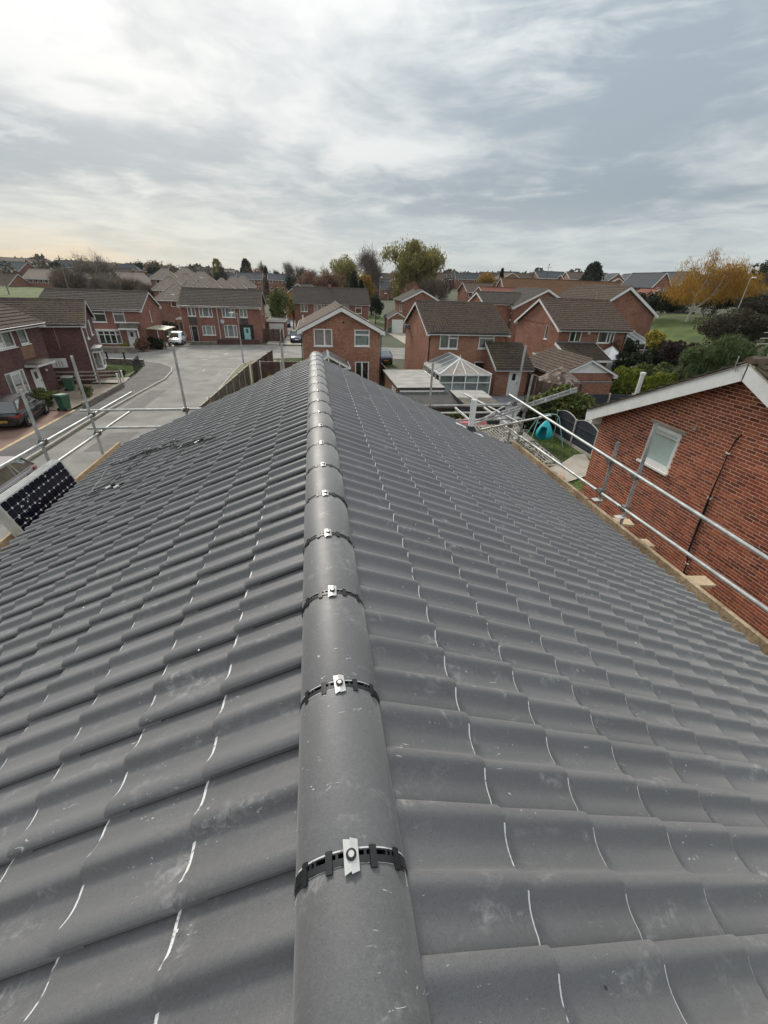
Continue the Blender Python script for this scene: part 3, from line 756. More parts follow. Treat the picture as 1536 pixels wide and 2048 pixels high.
# ------------------------------------------------------------------ solar cables left on the slope
cb = thing('cable_bundle', 'tangle of black solar cables with white ties lying on the grey tiled slope', 'cables', (0, 0, 0))
def slope_pt(x, y, h=.03):
    return Vector((x, y, RZ - .026 + (x - RX) * math.tan(PA) + (h + .008) / CA))
main = [(-3.15, 6.35), (-2.9, 6.15), (-2.6, 6.05), (-2.35, 6.0), (-2.1, 5.85), (-1.85, 5.5), (-1.6, 5.3), (-1.45, 5.15), (-1.22, 5.0)]
def wander(base, amp, n, h=.03, start=0, end=None):
    out = []
    b = base[start:end]
    ph = [rnd.uniform(0, 6.28) for _ in range(4)]
    for i in range(n):
        t = i / (n - 1) * (len(b) - 1); k = min(int(t), len(b) - 2); f = t - k
        x = b[k][0] * (1 - f) + b[k + 1][0] * f; y = b[k][1] * (1 - f) + b[k + 1][1] * f
        e_ = amp * math.sin(math.pi * i / (n - 1)) + amp * .25
        x += e_ * (math.sin(3.1 * t + ph[0]) * .6 + math.sin(7.3 * t + ph[1]) * .3); y += e_ * (math.sin(2.7 * t + ph[2]) * .8 + math.sin(6.1 * t + ph[3]) * .3)
        out.append(slope_pt(x, y, h + rnd.uniform(0, .012)))
    return out
for k in range(6):
    MB().tube(wander(main, .045 + .014 * k, 44, .03 + .004 * k, 0 if k < 4 else 2, None if k % 3 else 8), .0038, 5).build('cable', 'cable_black', cb, 60)
for (pts) in ([(-2.42, 6.0), (-2.45, 5.4), (-2.62, 4.98), (-2.8, 5.02), (-2.95, 5.5), (-3.1, 6.1)], [(-1.62, 5.3), (-1.75, 4.95), (-1.95, 4.65), (-2.3, 4.72), (-2.6, 4.92)], [(-2.3, 5.95), (-2.7, 5.3), (-2.85, 5.0), (-2.6, 4.9)]):
    MB().tube(wander(pts, .05, 30), .0042, 5).build('cable', 'cable_black', cb, 60)
for (x, y) in ((-2.05, 5.75), (-2.3, 6.0), (-2.75, 6.1)):
    c0 = slope_pt(x, y, .06)
    MB().tube([c0 + Vector((.10 * math.cos(a), .10 * math.sin(a), .10 * math.cos(a) * math.tan(PA) + .02)) for a in np.linspace(0, 5.4, 18)], .005, 5).build('tie', 'cable_grey', cb, 60)
for (x, y) in ((-1.5, 5.2), (-2.55, 4.95), (-2.38, 4.80)):
    c0 = slope_pt(x, y, .045); MB().beam(c0 - Vector((.03, .01, .012)), c0 + Vector((.03, .01, .012)), .022, .014).build('connector_label', 'label_white', cb)
    MB().beam(c0 + Vector((.03, .01, .012)), c0 + Vector((.08, .0, .035)), .02, .02).build('connector', 'cable_black', cb)

# ================================================================== scaffolding
TR = .0242
def coupler(par, p, ax='z'):
    m = MB(); x, y, z = p
    m.box(x - .05, x + .05, y - .042, y + .042, z - .042, z + .042); m.box(x - .062, x - .03, y - .07, y + .07, z - .016, z + .016); m.tube([(x + .02, y, z - .07), (x + .02, y, z + .075)], .011, 6)
    m.tube([(x, y - .07, z + .03), (x, y + .07, z + .03)], .009, 6); m.build('coupler', 'fitting', par)
def pole(par, a, b, name='guard_rail', m='galvanised'):
    mb = MB(); mb.tube([a, b], TR, 12, cap=False)
    a, b = Vector(a), Vector(b); d = (b - a).normalized()
    mb.tube([a - d * .001, a + d * .001], TR, 12, 1); mb.tube([b - d * .001, b + d * .001], TR, 12, 1)
    return mb.build(name, [m, 'fitting'], par, 50)
def board(par, x0, x1, y0, y1, z0, z1, name, m='scaffold_board'):
    return MB().box(x0, x1, y0, y1, z0, z1).build(name, m, par)
sl = thing('scaffold', 'galvanised tube scaffold along the eave above the street, carrying solar panels', 'scaffold', (-4.4, 4, 0))
sl_o = Vector((-4.4, 4, 0))
def S(p, o): return tuple(Vector(p) - o)
for (y, zt) in ((8.85, 6.66), (7.15, 6.42), (4.9, 6.5), (2.4, 6.4), (0.2, 6.5)):
    pole(sl, S((-4.455, y, 0), sl_o), S((-4.455, y, zt), sl_o), 'standard')
for (z0, z1, ye) in ((5.70, 5.535, 10.85), (5.26, 5.165, 10.65)):
    xr = -4.402
    pole(sl, S((xr, 0.0, z0), sl_o), S((xr, ye, z1), sl_o))
    for y in (8.85, 7.15, 4.9): coupler(sl, S((xr - .025, y, z0 + (z1 - z0) * y / ye), sl_o))
for k in range(3): board(sl, .13 + k * .235, .355 + k * .235, -4.2, 5.35, 4.49, 4.528, 'platform_board')
board(sl, .10, .138, -4.2, 1.3, 4.60, 4.82, 'toe_board', 'fresh_timber'); board(sl, .10, .138, 1.33, 5.30, 4.60, 4.83, 'toe_board', 'fresh_timber')
for y in (0, 2.0, 4.55): pole(sl, (-.25, y, 4.52), (1.0, y, 4.52), 'transom', 'galvanised_old')
pole(sl, (-.02, -4, 4.47), (-.02, 5.4, 4.47), 'ledger', 'galvanised_old')

sg = thing('scaffold', 'galvanised tube scaffold standing beyond the far gable of the charcoal roof', 'scaffold', (0, 9.0, 0))
for (x, zt) in ((-2.69, 6.85), (-.64, 6.90), (2.52, 6.55)):
    pole(sg, (x, 0, 0), (x, 0, zt), 'standard'); coupler(sg, (x, .0, 5.60)); coupler(sg, (x, 0, 5.24))
pole(sg, (-4.72, .055, 5.585), (4.85, .055, 5.625)); pole(sg, (-4.70, .055, 5.215), (4.92, .055, 5.28))
for k in range(3): board(sg, -4.6, 4.8, -.85 + k * .235, -.625 + k * .235, 4.56, 4.598, 'platform_board')
for x in (-2.69, -.64, 2.52): pole(sg, (x, -.95, 4.52), (x, .15, 4.52), 'transom', 'galvanised_old')

sr = thing('scaffold', 'galvanised tube scaffold with timber toe boards facing the red brick gable wall', 'scaffold', (4.6, 4, 0))
sr_o = Vector((4.6, 4, 0))
for (y, zt) in ((9.05, 6.93), (8.50, 6.40), (5.45, 5.97), (4.86, 6.44), (2.3, 6.4), (0.3, 6.3)):
    x = 4.6
    lean = .20 if y == 8.5 else 0
    pole(sr, S((x, y + lean, 0), sr_o), S((x, y, zt), sr_o), 'standard', 'galvanised_old' if y in (5.45, 8.5) else 'galvanised')
    MB().box(-.13, .03, y - 4.05 + lean * .3, y - 3.95 + lean * .3, 4.965, 4.977).build('base_plate', 'white_dirty', sr)
    coupler(sr, S((x - .02, y, 5.66), sr_o)); coupler(sr, S((x - .02, y, 5.12), sr_o))
pole(sr, S((4.545, -.2, 5.56), sr_o), S((4.545, 9.3, 5.80), sr_o)); pole(sr, S((4.545, -.2, 5.19), sr_o), S((4.545, 9.3, 5.06), sr_o))
for (a, b) in ((-2.2, 1.6), (1.62, 5.52), (5.50, 8.4)):
    o = board(sr, -.215, -.160, a - 4, b - 4, 4.66, 4.955 + rnd.uniform(-.008, .008), 'toe_board'); o.rotation_euler = (0, 0, rnd.uniform(-.003, .003))
for k in range(3): board(sr, -.92 + k * .235, -.695 + k * .235, -6.2, 4.6, 4.60, 4.638, 'platform_board')
for (y, l, a) in ((5.1, .5, .1), (4.45, .22, .3), (3.55, .5, .25), (2.3, .55, .2)):
    o = MB().box(-.10, .10, -l / 2, l / 2, 0, .035).build('packing_board', 'fresh_timber', sr, loc=S((4.72, y, 4.72), sr_o)); o.rotation_euler = (0, 0, a + 1.2)
for y in (-2, 1.2, 4.4): pole(sr, (-1.0, y, 4.55), (.35, y, 4.55), 'transom', 'galvanised_old')
pole(sr, (.05, -6, 4.49), (.05, 5.3, 4.49), 'ledger', 'galvanised_old')
# loose poles laid over the corner
lp = thing('aluminium_ladder', 'pale aluminium ladder propped across the scaffold corner by the vent pipe', 'ladder', (3.55, 9.0, 5.19))
A_, B_ = Vector((0, 0, 0)), Vector((1.98, -.80, .97)); dn = (B_ - A_).normalized(); side = Vector((.02, .06, .05))
for q in (-.5, .5): MB().beam(A_ + side * q * 1.0, B_ + side * q * 1.0, .02, .04).build('stile', 'galvanised', lp)
for k in range(9): p = A_ + (B_ - A_) * (k + .5) / 9; MB().tube([p - side * .5, p + side * .5], .014, 8).build('rung', 'galvanised', lp)
for (k_, a, b) in ((0, (3.7, 9.35, 5.02), (5.1, 10.3, 5.35)), (1, (4.35, 9.6, 4.2), (6.3, 12.6, 3.6)), (2, (3.9, 9.15, 5.0), (4.75, 7.7, 5.75)), (3, (4.0, 10.9, 5.45), (4.62, 8.6, 5.30))):
    o = MB().tube([(0, 0, 0), tuple(Vector(b) - Vector(a))], TR, 10).build('scaffold_tube', 'galvanised', smooth=50, loc=a)
    tag(o, ('loose galvanised tube stub clamped beside the ladder at the scaffold corner', 'loose galvanised tube lying over the mossy sheet roof', 'short galvanised brace rising from the gable scaffold to the eave guard rail', 'galvanised tube end sticking out beyond the scaffold corner')[k_], 'tube')

# ------------------------------------------------------------------ solar panels stacked against the left guard rail
def solar_panel(x, first, label):
    t = thing('solar_panel', label, 'solar panel', (x, 5.50, 4.54), 0, 'solar panels stacked against the guard rail')
    W, H, T = 1.58, .808, .035
    tilt = R(18)
    hold = Matrix.Rotation(-tilt, 4, 'Y')
    # local: y along the length, z up the panel, x = thickness, face towards +x
    def q(o): o.matrix_local = hold; return o
    q(MB().box(-T, -.004, .004, W - .004, .004, H - .004).build('backsheet', 'solar_back', t))
    for (y0, y1, z0, z1) in ((0, W, 0, .022), (0, W, H - .022, H), (0, .022, .022, H - .022), (W - .022, W, .022, H - .022)):
        q(MB().box(-T - .002, .003, y0, y1, z0, z1).build('frame_rail', 'solar_frame', t))
    if first:
        ow, oh = (W - 12 * .1275) / 2, (H - 6 * .1275) / 2
        c, g = .1245, .019
        for i in range(12):
            for j in range(6):
                y0, z0 = ow + i * .1275 + .0015, oh + j * .1275 + .0015
                pts = [(y0 + g, z0), (y0 + c - g, z0), (y0 + c, z0 + g), (y0 + c, z0 + c - g), (y0 + c - g, z0 + c), (y0 + g, z0 + c), (y0, z0 + c - g), (y0, z0 + g)]
                q(MB().prism(pts, 'x', -.0042, -.0022).build('solar_cell', 'solar_cell', t))
        d = MB()
        for (u, v) in ((.32, .52), (.30, .60), (.22, .45), (.20, .33), (.12, .50), (.13, .40), (.45, .62), (.52, .68), (.40, .22), (.38, .16), (.43, .20), (.36, .28), (.60, .48), (1.05, .72)):
            for _ in range(3):
                a, b, r_ = u + rnd.gauss(0, .012), v + rnd.gauss(0, .012), rnd.uniform(.004, .012)
                d.prism([(a + r_ * math.cos(k) * rnd.uniform(.6, 1.3), b + r_ * math.sin(k)) for k in np.linspace(0, 5.6, 8)], 'x', -.0021, -.0012)
        q(stuff(d.build('droppings', 'droppings', t)))
    return t
solar_panel(-3.985, True, 'front solar panel of the leaning stack, dark cells in view, speckled with droppings')
for k in range(3):
    solar_panel(-3.985 - .0375 * (k + 1), False, 'solar panel behind the front one of the leaning stack, only its pale frame edge showing')

# tarmac repairs and a drain cover in the carriageway
for (x0, x1, y0, y1, nm) in ((-13.2, -11.9, 30.5, 36.0, 0), (-9.4, -8.3, 38.5, 46.0, 1), (-12.0, -10.4, 22.0, 25.2, 0), (-14, -12.6, 52.0, 54.5, 1), (-6, -3.2, 56.5, 58.0, 0)):
    struct(MB().poly([(x0, y0, .008), (x1, y0 + .1, .008), (x1 + .05, y1, .008), (x0 + .1, y1 - .15, .008)]).build('road_patch', ('asphalt_patch', 'asphalt_worn')[nm]))
gr_ = MB().box(-8.35, -7.95, 33.0, 33.45, .005, .015).build('drain_cover', 'lead'); struct(gr_)
# ================================================================== house kit
def face_holes(mb, P, W, H, holes, inw, depth=.09, mi=0):
    """a wall face with real openings and reveals. P(u,v) -> point; inw = inward vector"""
    us = sorted({0, W, *[h[0] for h in holes], *[h[0] + h[1] for h in holes]}); vs = sorted({0, H, *[h[2] for h in holes], *[h[2] + h[3] for h in holes]})
    for i in range(len(us) - 1):
        for j in range(len(vs) - 1):
            cu, cv = (us[i] + us[i + 1]) / 2, (vs[j] + vs[j + 1]) / 2
            if any(h[0] < cu < h[0] + h[1] and h[2] < cv < h[2] + h[3] for h in holes): continue
            mb.quad(P(us[i], vs[j]), P(us[i + 1], vs[j]), P(us[i + 1], vs[j + 1]), P(us[i], vs[j + 1]), mi)
    iv = Vector(inw) * depth
    for (u, w_, v, h_) in [h[:4] for h in holes]:
        c = [Vector(P(u, v)), Vector(P(u + w_, v)), Vector(P(u + w_, v + h_)), Vector(P(u, v + h_))]
        for k in range(4): mb.quad(c[k], c[(k + 1) % 4], c[(k + 1) % 4] + iv, c[k] + iv, mi)
def ripple_curtain(P, inw, u0, u1, v0, v1, d, amp=.025, wl=.11):
    mb = MB(); n = max(6, int((u1 - u0) / wl * 4)); iv = Vector(inw)
    for i in range(n + 1):
        u = u0 + (u1 - u0) * i / n; dd = d + amp * math.sin(2 * math.pi * (u - u0) / wl + 1.3 * math.sin(u * 5))
        for v in (v0, v1): mb.v.append(tuple(Vector(P(u, v)) + iv * dd))
    for i in range(n): mb.f.append([2 * i, 2 * i + 2, 2 * i + 3, 2 * i + 1]); mb.m.append(0)
    return mb
def window(par, P, inw, u, w_, v, h_, cols=(1,), top=(), curtain='net', fm='white_upvc', pane='glass', sill=True, fw=.065, detail=True):
    """frame (part) > panes, sill, curtain. cols: relative widths; top: indexes of lights with a small top pane"""
    iv = Vector(inw); mb = MB()
    def bar(u0, u1, v0, v1, d0=.02, d1=.085):
        a = [Vector(P(*q)) for q in ((u0, v0), (u1, v0), (u1, v1), (u0, v1))]
        mb.hexa([q + iv * d1 for q in a] + [q + iv * d0 for q in a])
    bar(u + .002, u + w_ - .002, v + .002, v + fw); bar(u + .002, u + w_ - .002, v + h_ - fw, v + h_ - .002)
    bar(u + .002, u + fw, v + fw, v + h_ - fw); bar(u + w_ - fw, u + w_ - .002, v + fw, v + h_ - fw)
    tot = sum(cols); e = [u + fw]; inner = w_ - 2 * fw
    for c in cols: e.append(e[-1] + inner * c / tot)
    panes = []
    for i in range(len(cols)):
        a, b = e[i], e[i + 1]
        if i < len(cols) - 1: bar(b - fw * .55, b + fw * .55, v + fw, v + h_ - fw); 
        a2 = a if i == 0 else a + fw * .55; b2 = b if i == len(cols) - 1 else b - fw * .55
        if i in top:
            vt = v + h_ - fw - (h_ - 2 * fw) * .30; bar(a2, b2, vt - fw * .45, vt + fw * .45)
            panes += [(a2, b2, v + fw, vt - fw * .45), (a2, b2, vt + fw * .45, v + h_ - fw)]
        else: panes.append((a2, b2, v + fw, v + h_ - fw))
    wo_ = mb.build('window', fm, par)
    for (a, b, c, d) in panes:
        if detail:   # opening casement rim
            r_ = MB(); q = .03
            for (a1, b1, c1, d1_) in ((a, b, c, c + q), (a, b, d - q, d), (a, a + q, c + q, d - q), (b - q, b, c + q, d - q)):
                g = [Vector(P(*t)) for t in ((a1, c1), (b1, c1), (b1, d1_), (a1, d1_))]; r_.hexa([t + iv * .075 for t in g] + [t + iv * .035 for t in g])
            r_.build('casement', fm, wo_)
        g = [Vector(P(*t)) + iv * .055 for t in ((a, c), (b, c), (b, d), (a, d))]
        MB().poly(g).build('pane', pane, wo_)
    if sill:
        g = [Vector(P(*t)) for t in ((u - .06, v - .055), (u + w_ + .06, v - .055), (u + w_ + .06, v - .003), (u - .06, v - .003))]
        MB().hexa([t + iv * .0 for t in g] + [t - iv * .075 for t in g]).build('sill', fm, wo_)
    if curtain == 'net': ripple_curtain(P, inw, u, u + w_, v, v + h_, .20).build('net_curtain', 'net_curtain', wo_, fix=False)
    elif curtain == 'drapes':
        for (a, b) in ((u, u + w_ * .27), (u + w_ * .73, u + w_)): ripple_curtain(P, inw, a, b, v, v + h_, .22).build('drape', 'drape', wo_, fix=False)
    elif curtain == 'blind':
        bl = MB(); n = int(h_ / .09)
        for k in range(n): bl.hexa([Vector(P(u, v + h_ * k / n)) + iv * .2, Vector(P(u + w_, v + h_ * k / n)) + iv * .2, Vector(P(u + w_, v + h_ * (k + .86) / n)) + iv * .23, Vector(P(u, v + h_ * (k + .86) / n)) + iv * .23] + [t + iv * .01 for t in (Vector(P(u, v + h_ * k / n)) + iv * .2, Vector(P(u + w_, v + h_ * k / n)) + iv * .2, Vector(P(u + w_, v + h_ * (k + .86) / n)) + iv * .23, Vector(P(u, v + h_ * (k + .86) / n)) + iv * .23)])
        stuff(bl.build('blind', 'blind', wo_, fix=False))
    return wo_
def door(par, P, inw, u, w_, v, h_, m='door_white', fm='white_upvc', light=True, side=0.0):
    iv = Vector(inw); mb = MB(); fw = .06
    def hx(B, u0, u1, v0, v1, d0, d1):
        a = [Vector(P(*q)) for q in ((u0, v0), (u1, v0), (u1, v1), (u0, v1))]; B.hexa([q + iv * d1 for q in a] + [q + iv * d0 for q in a])
    hx(mb, u, u + fw, v, v + h_, .02, .09); hx(mb, u + w_ - fw, u + w_, v, v + h_, .02, .09); hx(mb, u + fw, u + w_ - fw, v + h_ - fw, v + h_, .02, .09)
    d = mb.build('door', fm, par)
    a, b = u + fw, u + w_ - fw
    if side:
        b2 = a + side; f2 = MB(); hx(f2, b2 - .03, b2 + .03, v, v + h_ - fw, .02, .09); f2.build('mullion', fm, d)
        g = [Vector(P(*t)) + iv * .055 for t in ((a, v), (b2 - .03, v), (b2 - .03, v + h_ - fw), (a, v + h_ - fw))]; MB().poly(g).build('pane', 'glass', d); a = b2 + .03
    lf = MB(); hx(lf, a, b, v + .01, v + h_ - fw, .045, .085)
    pw = (b - a)
    for (x0, x1, z0, z1) in ((.16, .84, .08, .34), (.16, .84, .42, .58)): hx(lf, a + pw * x0, a + pw * x1, v + h_ * z0, v + h_ * z1, .037, .05)
    lf.build('leaf', m, d)
    if light:
        g = [Vector(P(*t)) + iv * .040 for t in ((a + pw * .32, v + h_ * .62), (a + pw * .68, v + h_ * .62), (a + pw * .68, v + h_ * .88), (a + pw * .32, v + h_ * .88))]
        MB().hexa([t + iv * .01 for t in g] + g).build('door_light', 'glass_car', d)
    hn = MB(); hx(hn, b - .1, b - .06, v + h_ * .46, v + h_ * .54, .0, .045); hn.build('handle', 'screw_steel', d)
    return d
def tiled_slope(F, U, L, prof='roll', gauge=.32, pitch=.2, th=.04, ppt=6, hgt=.03, jit=.004):
    """courses of lapped tiles as real relief; F(u, s, h): u along the eave, s up the slope from the eave"""
    nc = max(1, round(L / gauge)); g = L / nc; nt_ = max(1, round(U / pitch)); p = U / nt_
    if prof == 'roll': q = [(i / ppt, hgt * max(0, math.cos(2 * math.pi * (i / ppt - .3))) ** 1.3) for i in range(ppt)]
    elif prof == 'flat': q = [(0, 0), (.04, -.012), (.10, -.012), (.14, 0)]
    else: q = [(0, 0), (.12, hgt), (.3, hgt), (.42, 0)]
    us = []; hs = []
    for k in range(nt_):
        for (t, h) in q: us.append((k + t) * p); hs.append(h)
    us.append(U); hs.append(q[0][1]); n = len(us)
    mb = MB()
    for c in range(nc):
        o = len(mb.v); s0, s1 = c * g, (c + 1) * g
        off = (c % 2) * 0
        jt = [rnd.uniform(-jit, jit) for _ in range(nt_ + 1)]
        for (s, lift) in ((s0, -.006), (s0, th), (s1, 0.0)):
            for i in range(n):
                k = min(i // len(q), nt_)
                mb.v.append(F(us[i], s, hs[i] + lift + (jt[k] if lift == th else 0)))
        for r_ in range(2):
            for i in range(n - 1): mb.f.append([o + r_ * n + i, o + r_ * n + i + 1, o + (r_ + 1) * n + i + 1, o + (r_ + 1) * n + i]); mb.m.append(0)
    return mb
def barge_profile(par, pts, out, hgt, m, name='bargeboard', t=.035):
    """board following a sloping line pts (2 points) hung below it"""
    a, b = Vector(pts[0]), Vector(pts[1]); o = Vector(out) * t; dn = Vector((0, 0, -hgt))
    MB().hexa([a + dn, b + dn, b + dn + o, a + dn + o, a, b, b + o, a + o]).build(name, m, par)
def gable_house(name, label, cat, loc, rz, Lx, D, eave, ridge, wm, rm, openings=None, prof='roll', gauge=.32, pitch=.2, ppt=6, hgt=.03, fine=(True, False), ov=.32, vov=.22,
                fascia='white_upvc', gutter='black_upvc', group=None, barge=.24, ridge_m=None, verge='white_upvc', base=-.3, box_ends=True):
    """ridge along local x, front faces local -y, loc is the front left ground corner"""
    t = thing(name, label, cat, loc, rz, group); op = openings or {}
    H = eave; mb = MB()
    faces = {'front': (lambda u, v: (u, 0, v), Lx, (0, 1, 0)), 'back': (lambda u, v: (u, D, v), Lx, (0, -1, 0)),
             'left': (lambda u, v: (0, u, v), D, (1, 0, 0)), 'right': (lambda u, v: (Lx, u, v), D, (-1, 0, 0))}
    for key, (P, W, inw) in faces.items():
        face_holes(mb, P, W, H, [(u, w_, v, h_) for (kd, u, w_, v, h_, *_) in op.get(key, [])], inw)
    if base < 0: mb.box(0, Lx, 0, D, base, -.001)
    rise = ridge - eave - .05
    for x in (0, Lx): mb.poly([(x, 0, H), (x, D, H), (x, D / 2, H + rise - .02)])
    mb.build('wall', wm, t)
    MB().box(.02, Lx - .02, .02, D - .02, -.02, 0).build('floor', 'room_dark', t); MB().box(.1, Lx - .1, .1, D - .1, H * .5 - .05, H * .5 + .05).build('upper_floor', 'room_dark', t)
    for key, (P, W, inw) in faces.items():
        for (kd, u, w_, v, h_, *rest_) in op.get(key, []):
            kw = rest_[0] if rest_ else {}
            (window if kd == 'win' else door)(t, P, inw, u, w_, v, h_, **kw)
    # roof
    an = math.atan2(rise + .05, D / 2); ca, sa = math.cos(an), math.sin(an); L = (D / 2 + ov) / ca; U = Lx + 2 * vov
    zr = ridge
    def Ff(u, s, h): return (-vov + u, -ov + s * ca - h * sa, zr - (L - s) * sa + h * ca)
    def Fb(u, s, h): return (-vov + u, D + ov - s * ca + h * sa, zr - (L - s) * sa + h * ca)
    dk = MB()
    for F in (Ff, Fb): dk.hexa([F(.01, .02, -.09), F(U - .01, .02, -.09), F(U - .01, L, -.09), F(.01, L, -.09), F(.01, .02, -.012), F(U - .01, .02, -.012), F(U - .01, L, -.012), F(.01, L, -.012)])
    rf = dk.build('roof', rm, t)
    for i, F in enumerate((Ff, Fb)):
        if fine[i]: mm = tiled_slope(F, U, L, prof, gauge, pitch, ppt=ppt, hgt=hgt)
        else: mm = tiled_slope(F, U, L, 'flat', gauge, max(.45, pitch * 2), ppt=4)
        stuff(mm.build('tile_courses', rm, rf, fix=False))
    rt = MB(); n = max(2, int(U / .45))
    for k in range(n):
        x0, x1 = -vov + U * k / n + .004, -vov + U * (k + 1) / n - .004; z = zr + .012 + rnd.uniform(0, .006)
        rt.prism([(D / 2 - .12, z - .035), (D / 2 - .07, z + .045), (D / 2, z + .07), (D / 2 + .07, z + .045), (D / 2 + .12, z - .035)], 'x', x0, x1)
    stuff(rt.build('ridge_tiles', ridge_m or rm, rf))
    zf = zr - L * sa
    for i, (y, sg_) in enumerate(((-ov, -1), (D + ov, 1))):
        MB().box(-vov + .03, Lx + vov - .03, min(y - sg_ * .03, y), max(y - sg_ * .03, y), zf - .20, zf - .02).build('fascia', fascia, rf)
        MB().box(.0, Lx, min(y - sg_ * .03, D / 2 + sg_ * D / 2), max(y - sg_ * .03, D / 2 + sg_ * D / 2), zf - .2, zf - .185).build('soffit', fascia, rf)
        g_ = MB(); y0 = y + sg_ * .06
        g_.tube([(-vov + .02, y0, zf - .045), (Lx + vov - .02, y0, zf - .045)], .055, 8); g_.build('gutter', gutter, rf, 50)
    for (x, o) in ((-vov, (-1, 0, 0)), (Lx + vov, (1, 0, 0))):
        for F in (Ff, Fb):
            u = 0 if x < 0 else U
            a, b = F(u, 0, -.02), F(u, L, -.02)
            barge_profile(rf, (a, b), o, barge, verge)
            va, vb = Vector(F(u, .01, -.02)), Vector(F(u, L, -.02)); o3 = Vector(o) * .06; up_ = Vector((0, 0, .055))
            MB().hexa([va - o3, vb - o3, vb + o3 * .8, va + o3 * .8] + [q + up_ for q in (va - o3, vb - o3, vb + o3 * .8, va + o3 * .8)]).build('verge', ridge_m or rm, rf)
        if box_ends:
            for y, sg_ in ((-ov, -1), (D + ov, 1)):
                yy = sorted((y + sg_ * .01, y - sg_ * (ov + .02))); xx = sorted((x, x + o[0] * -.0 + (vov + .005) * -o[0])); 
                MB().box(xx[0], xx[1], yy[0], yy[1], zf - .26, zf - .02 + .05).build('eave_box', verge, rf)
    return t, rf, dict(zf=zf, an=an, L=L)
def downpipe(par, x, y, z0, z1, m='black_upvc', off=(0, -1)):
    mb = MB(); mb.tube([(x + off[0] * .34, y + off[1] * .34, z1), (x + off[0] * .30, y + off[1] * .30, z1 - .12), (x + off[0] * .06, y + off[1] * .06, z1 - .38), (x + off[0] * .06, y + off[1] * .06, z0)], .036, 8)
    return mb.build('downpipe', m, par, 50)
def W(u, w_, v, h_, **kw): return ('win', u, w_, v, h_, kw)
def DR(u, w_, v, h_, **kw): return ('door', u, w_, v, h_, kw)
H90 = R(90)

# ------------------------------------------------------------------ E: gable end with white barge boards straight ahead, ridge runs away (local x = world +Y)
# front face (local -y) looks to world +X after a quarter turn, so the near gable is the local 'left' face
tE, rE, _ = gable_house('brick_house', 'orange brick house with white-trimmed gable straight beyond the ridge end, brown tiles', 'house', (5.45, 36.25, 0), H90, 9.2, 6.35, 4.80, 6.36, 'brick_orange', 'roof_brown',
    {'left': [W(.87, 1.27, 3.45, 1.27, cols=(1,), top=(0,), curtain='blind'), W(3.93, 1.50, 3.42, 1.32, cols=(.42, .58), curtain='blind'), W(.9, 1.2, .35, 1.9, cols=(1, 1), curtain=None, sill=False)]},
    prof='flat', gauge=.36, pitch=.42, fine=(True, True), ov=.36, vov=.25, barge=.30)
MB().lathe([(.09, 0), (.09, .03)], 16).build('vent', 'black_upvc', tE).matrix_local = Matrix.Translation((-.02, 3.02, 5.22)) @ Matrix.Rotation(H90, 4, 'Y')
MB().box(-.06, 0, .95, 1.13, 5.25, 5.42).build('vent_cover', 'white_upvc', tE)
pE = MB(); pE.tube([(-.05, 6.42, 4.6), (-.05, 6.42, 0)], .04, 8); pE.tube([(-.05, -.07, 4.6), (-.05, -.07, 0)], .04, 8); pE.build('downpipe', 'black_upvc', tE, 50)
fl = MB().lathe([(.055, 0), (.055, .5), (.07, .5), (.07, .55)], 12, (2.1, 6.25, 5.0)); fl.build('flue', 'white_upvc', tE, 50)
# its white conservatory against the near gable
def bar(mb, a, b, w_=.06, h_=.06): mb.beam(a, b, w_, h_)
def glazed(par, quad, name='roof_pane', m='glass_blue'):
    a = [Vector(q) for q in quad]; n_ = (a[1] - a[0]).cross(a[2] - a[0]).normalized() * .012
    return MB().hexa([q - n_ for q in a] + [q + n_ for q in a]).build(name, m, par) if len(a) == 4 else MB().poly(a).build(name, m, par)
cE = thing('conservatory', 'white lean-gable conservatory with blue-tinted glass against the orange brick gable', 'conservatory', (-.6, 32.9, 0))
fr = MB(); w0, d0, he, hr = 3.3, 3.3, 2.25, 3.12
for x in (0, w0 / 3, 2 * w0 / 3, w0): bar(fr, (x, 0, .6), (x, 0, he), .08, .08)
for y in (0, 1.1, 2.2, 3.25): bar(fr, (0, y, .6), (0, y, he), .08, .08); bar(fr, (w0, y, .6), (w0, y, he), .08, .08)
for (a, b) in (((0, 0, he), (w0, 0, he)), ((0, 0, he), (0, d0, he)), ((w0, 0, he), (w0, d0, he)), ((0, 0, .62), (w0, 0, .62)), ((0, 0, .62), (0, d0, .62)), ((w0, 0, .62), (w0, d0, .62)), ((0, 0, 1.75), (w0, 0, 1.75)), ((w0, 0, 1.75), (w0, d0, 1.75))): bar(fr, a, b, .09, .09)
bar(fr, (w0 / 2, 0, hr), (w0 / 2, d0, hr), .14, .12); bar(fr, (0, -.02, he), (w0 / 2, -.02, hr), .10, .14); bar(fr, (w0, -.02, he), (w0 / 2, -.02, hr), .10, .14); bar(fr, (w0 / 2, 0, he), (w0 / 2, 0, hr + .25), .09, .09)
for y in (.9, 1.7, 2.5, 3.25): bar(fr, (0, y, he), (w0 / 2, y, hr), .05, .06); bar(fr, (w0, y, he), (w0 / 2, y, hr), .05, .06)
for x in (.25, .75): bar(fr, (w0 * x, 0, he), (w0 * x, 0, he + (hr - he) * .5), .07, .07)
fr.build('frame', 'white_upvc', cE)
for (a, b) in ((.05, .9), (.9, 1.7), (1.7, 2.5), (2.5, 3.25)):
    for s in (0, w0): glazed(cE, [(s, a, he + .02), (s, b, he + .02), (w0 / 2, b, hr), (w0 / 2, a, hr)], m='polycarb_grey' if s == 0 else 'glass_blue')
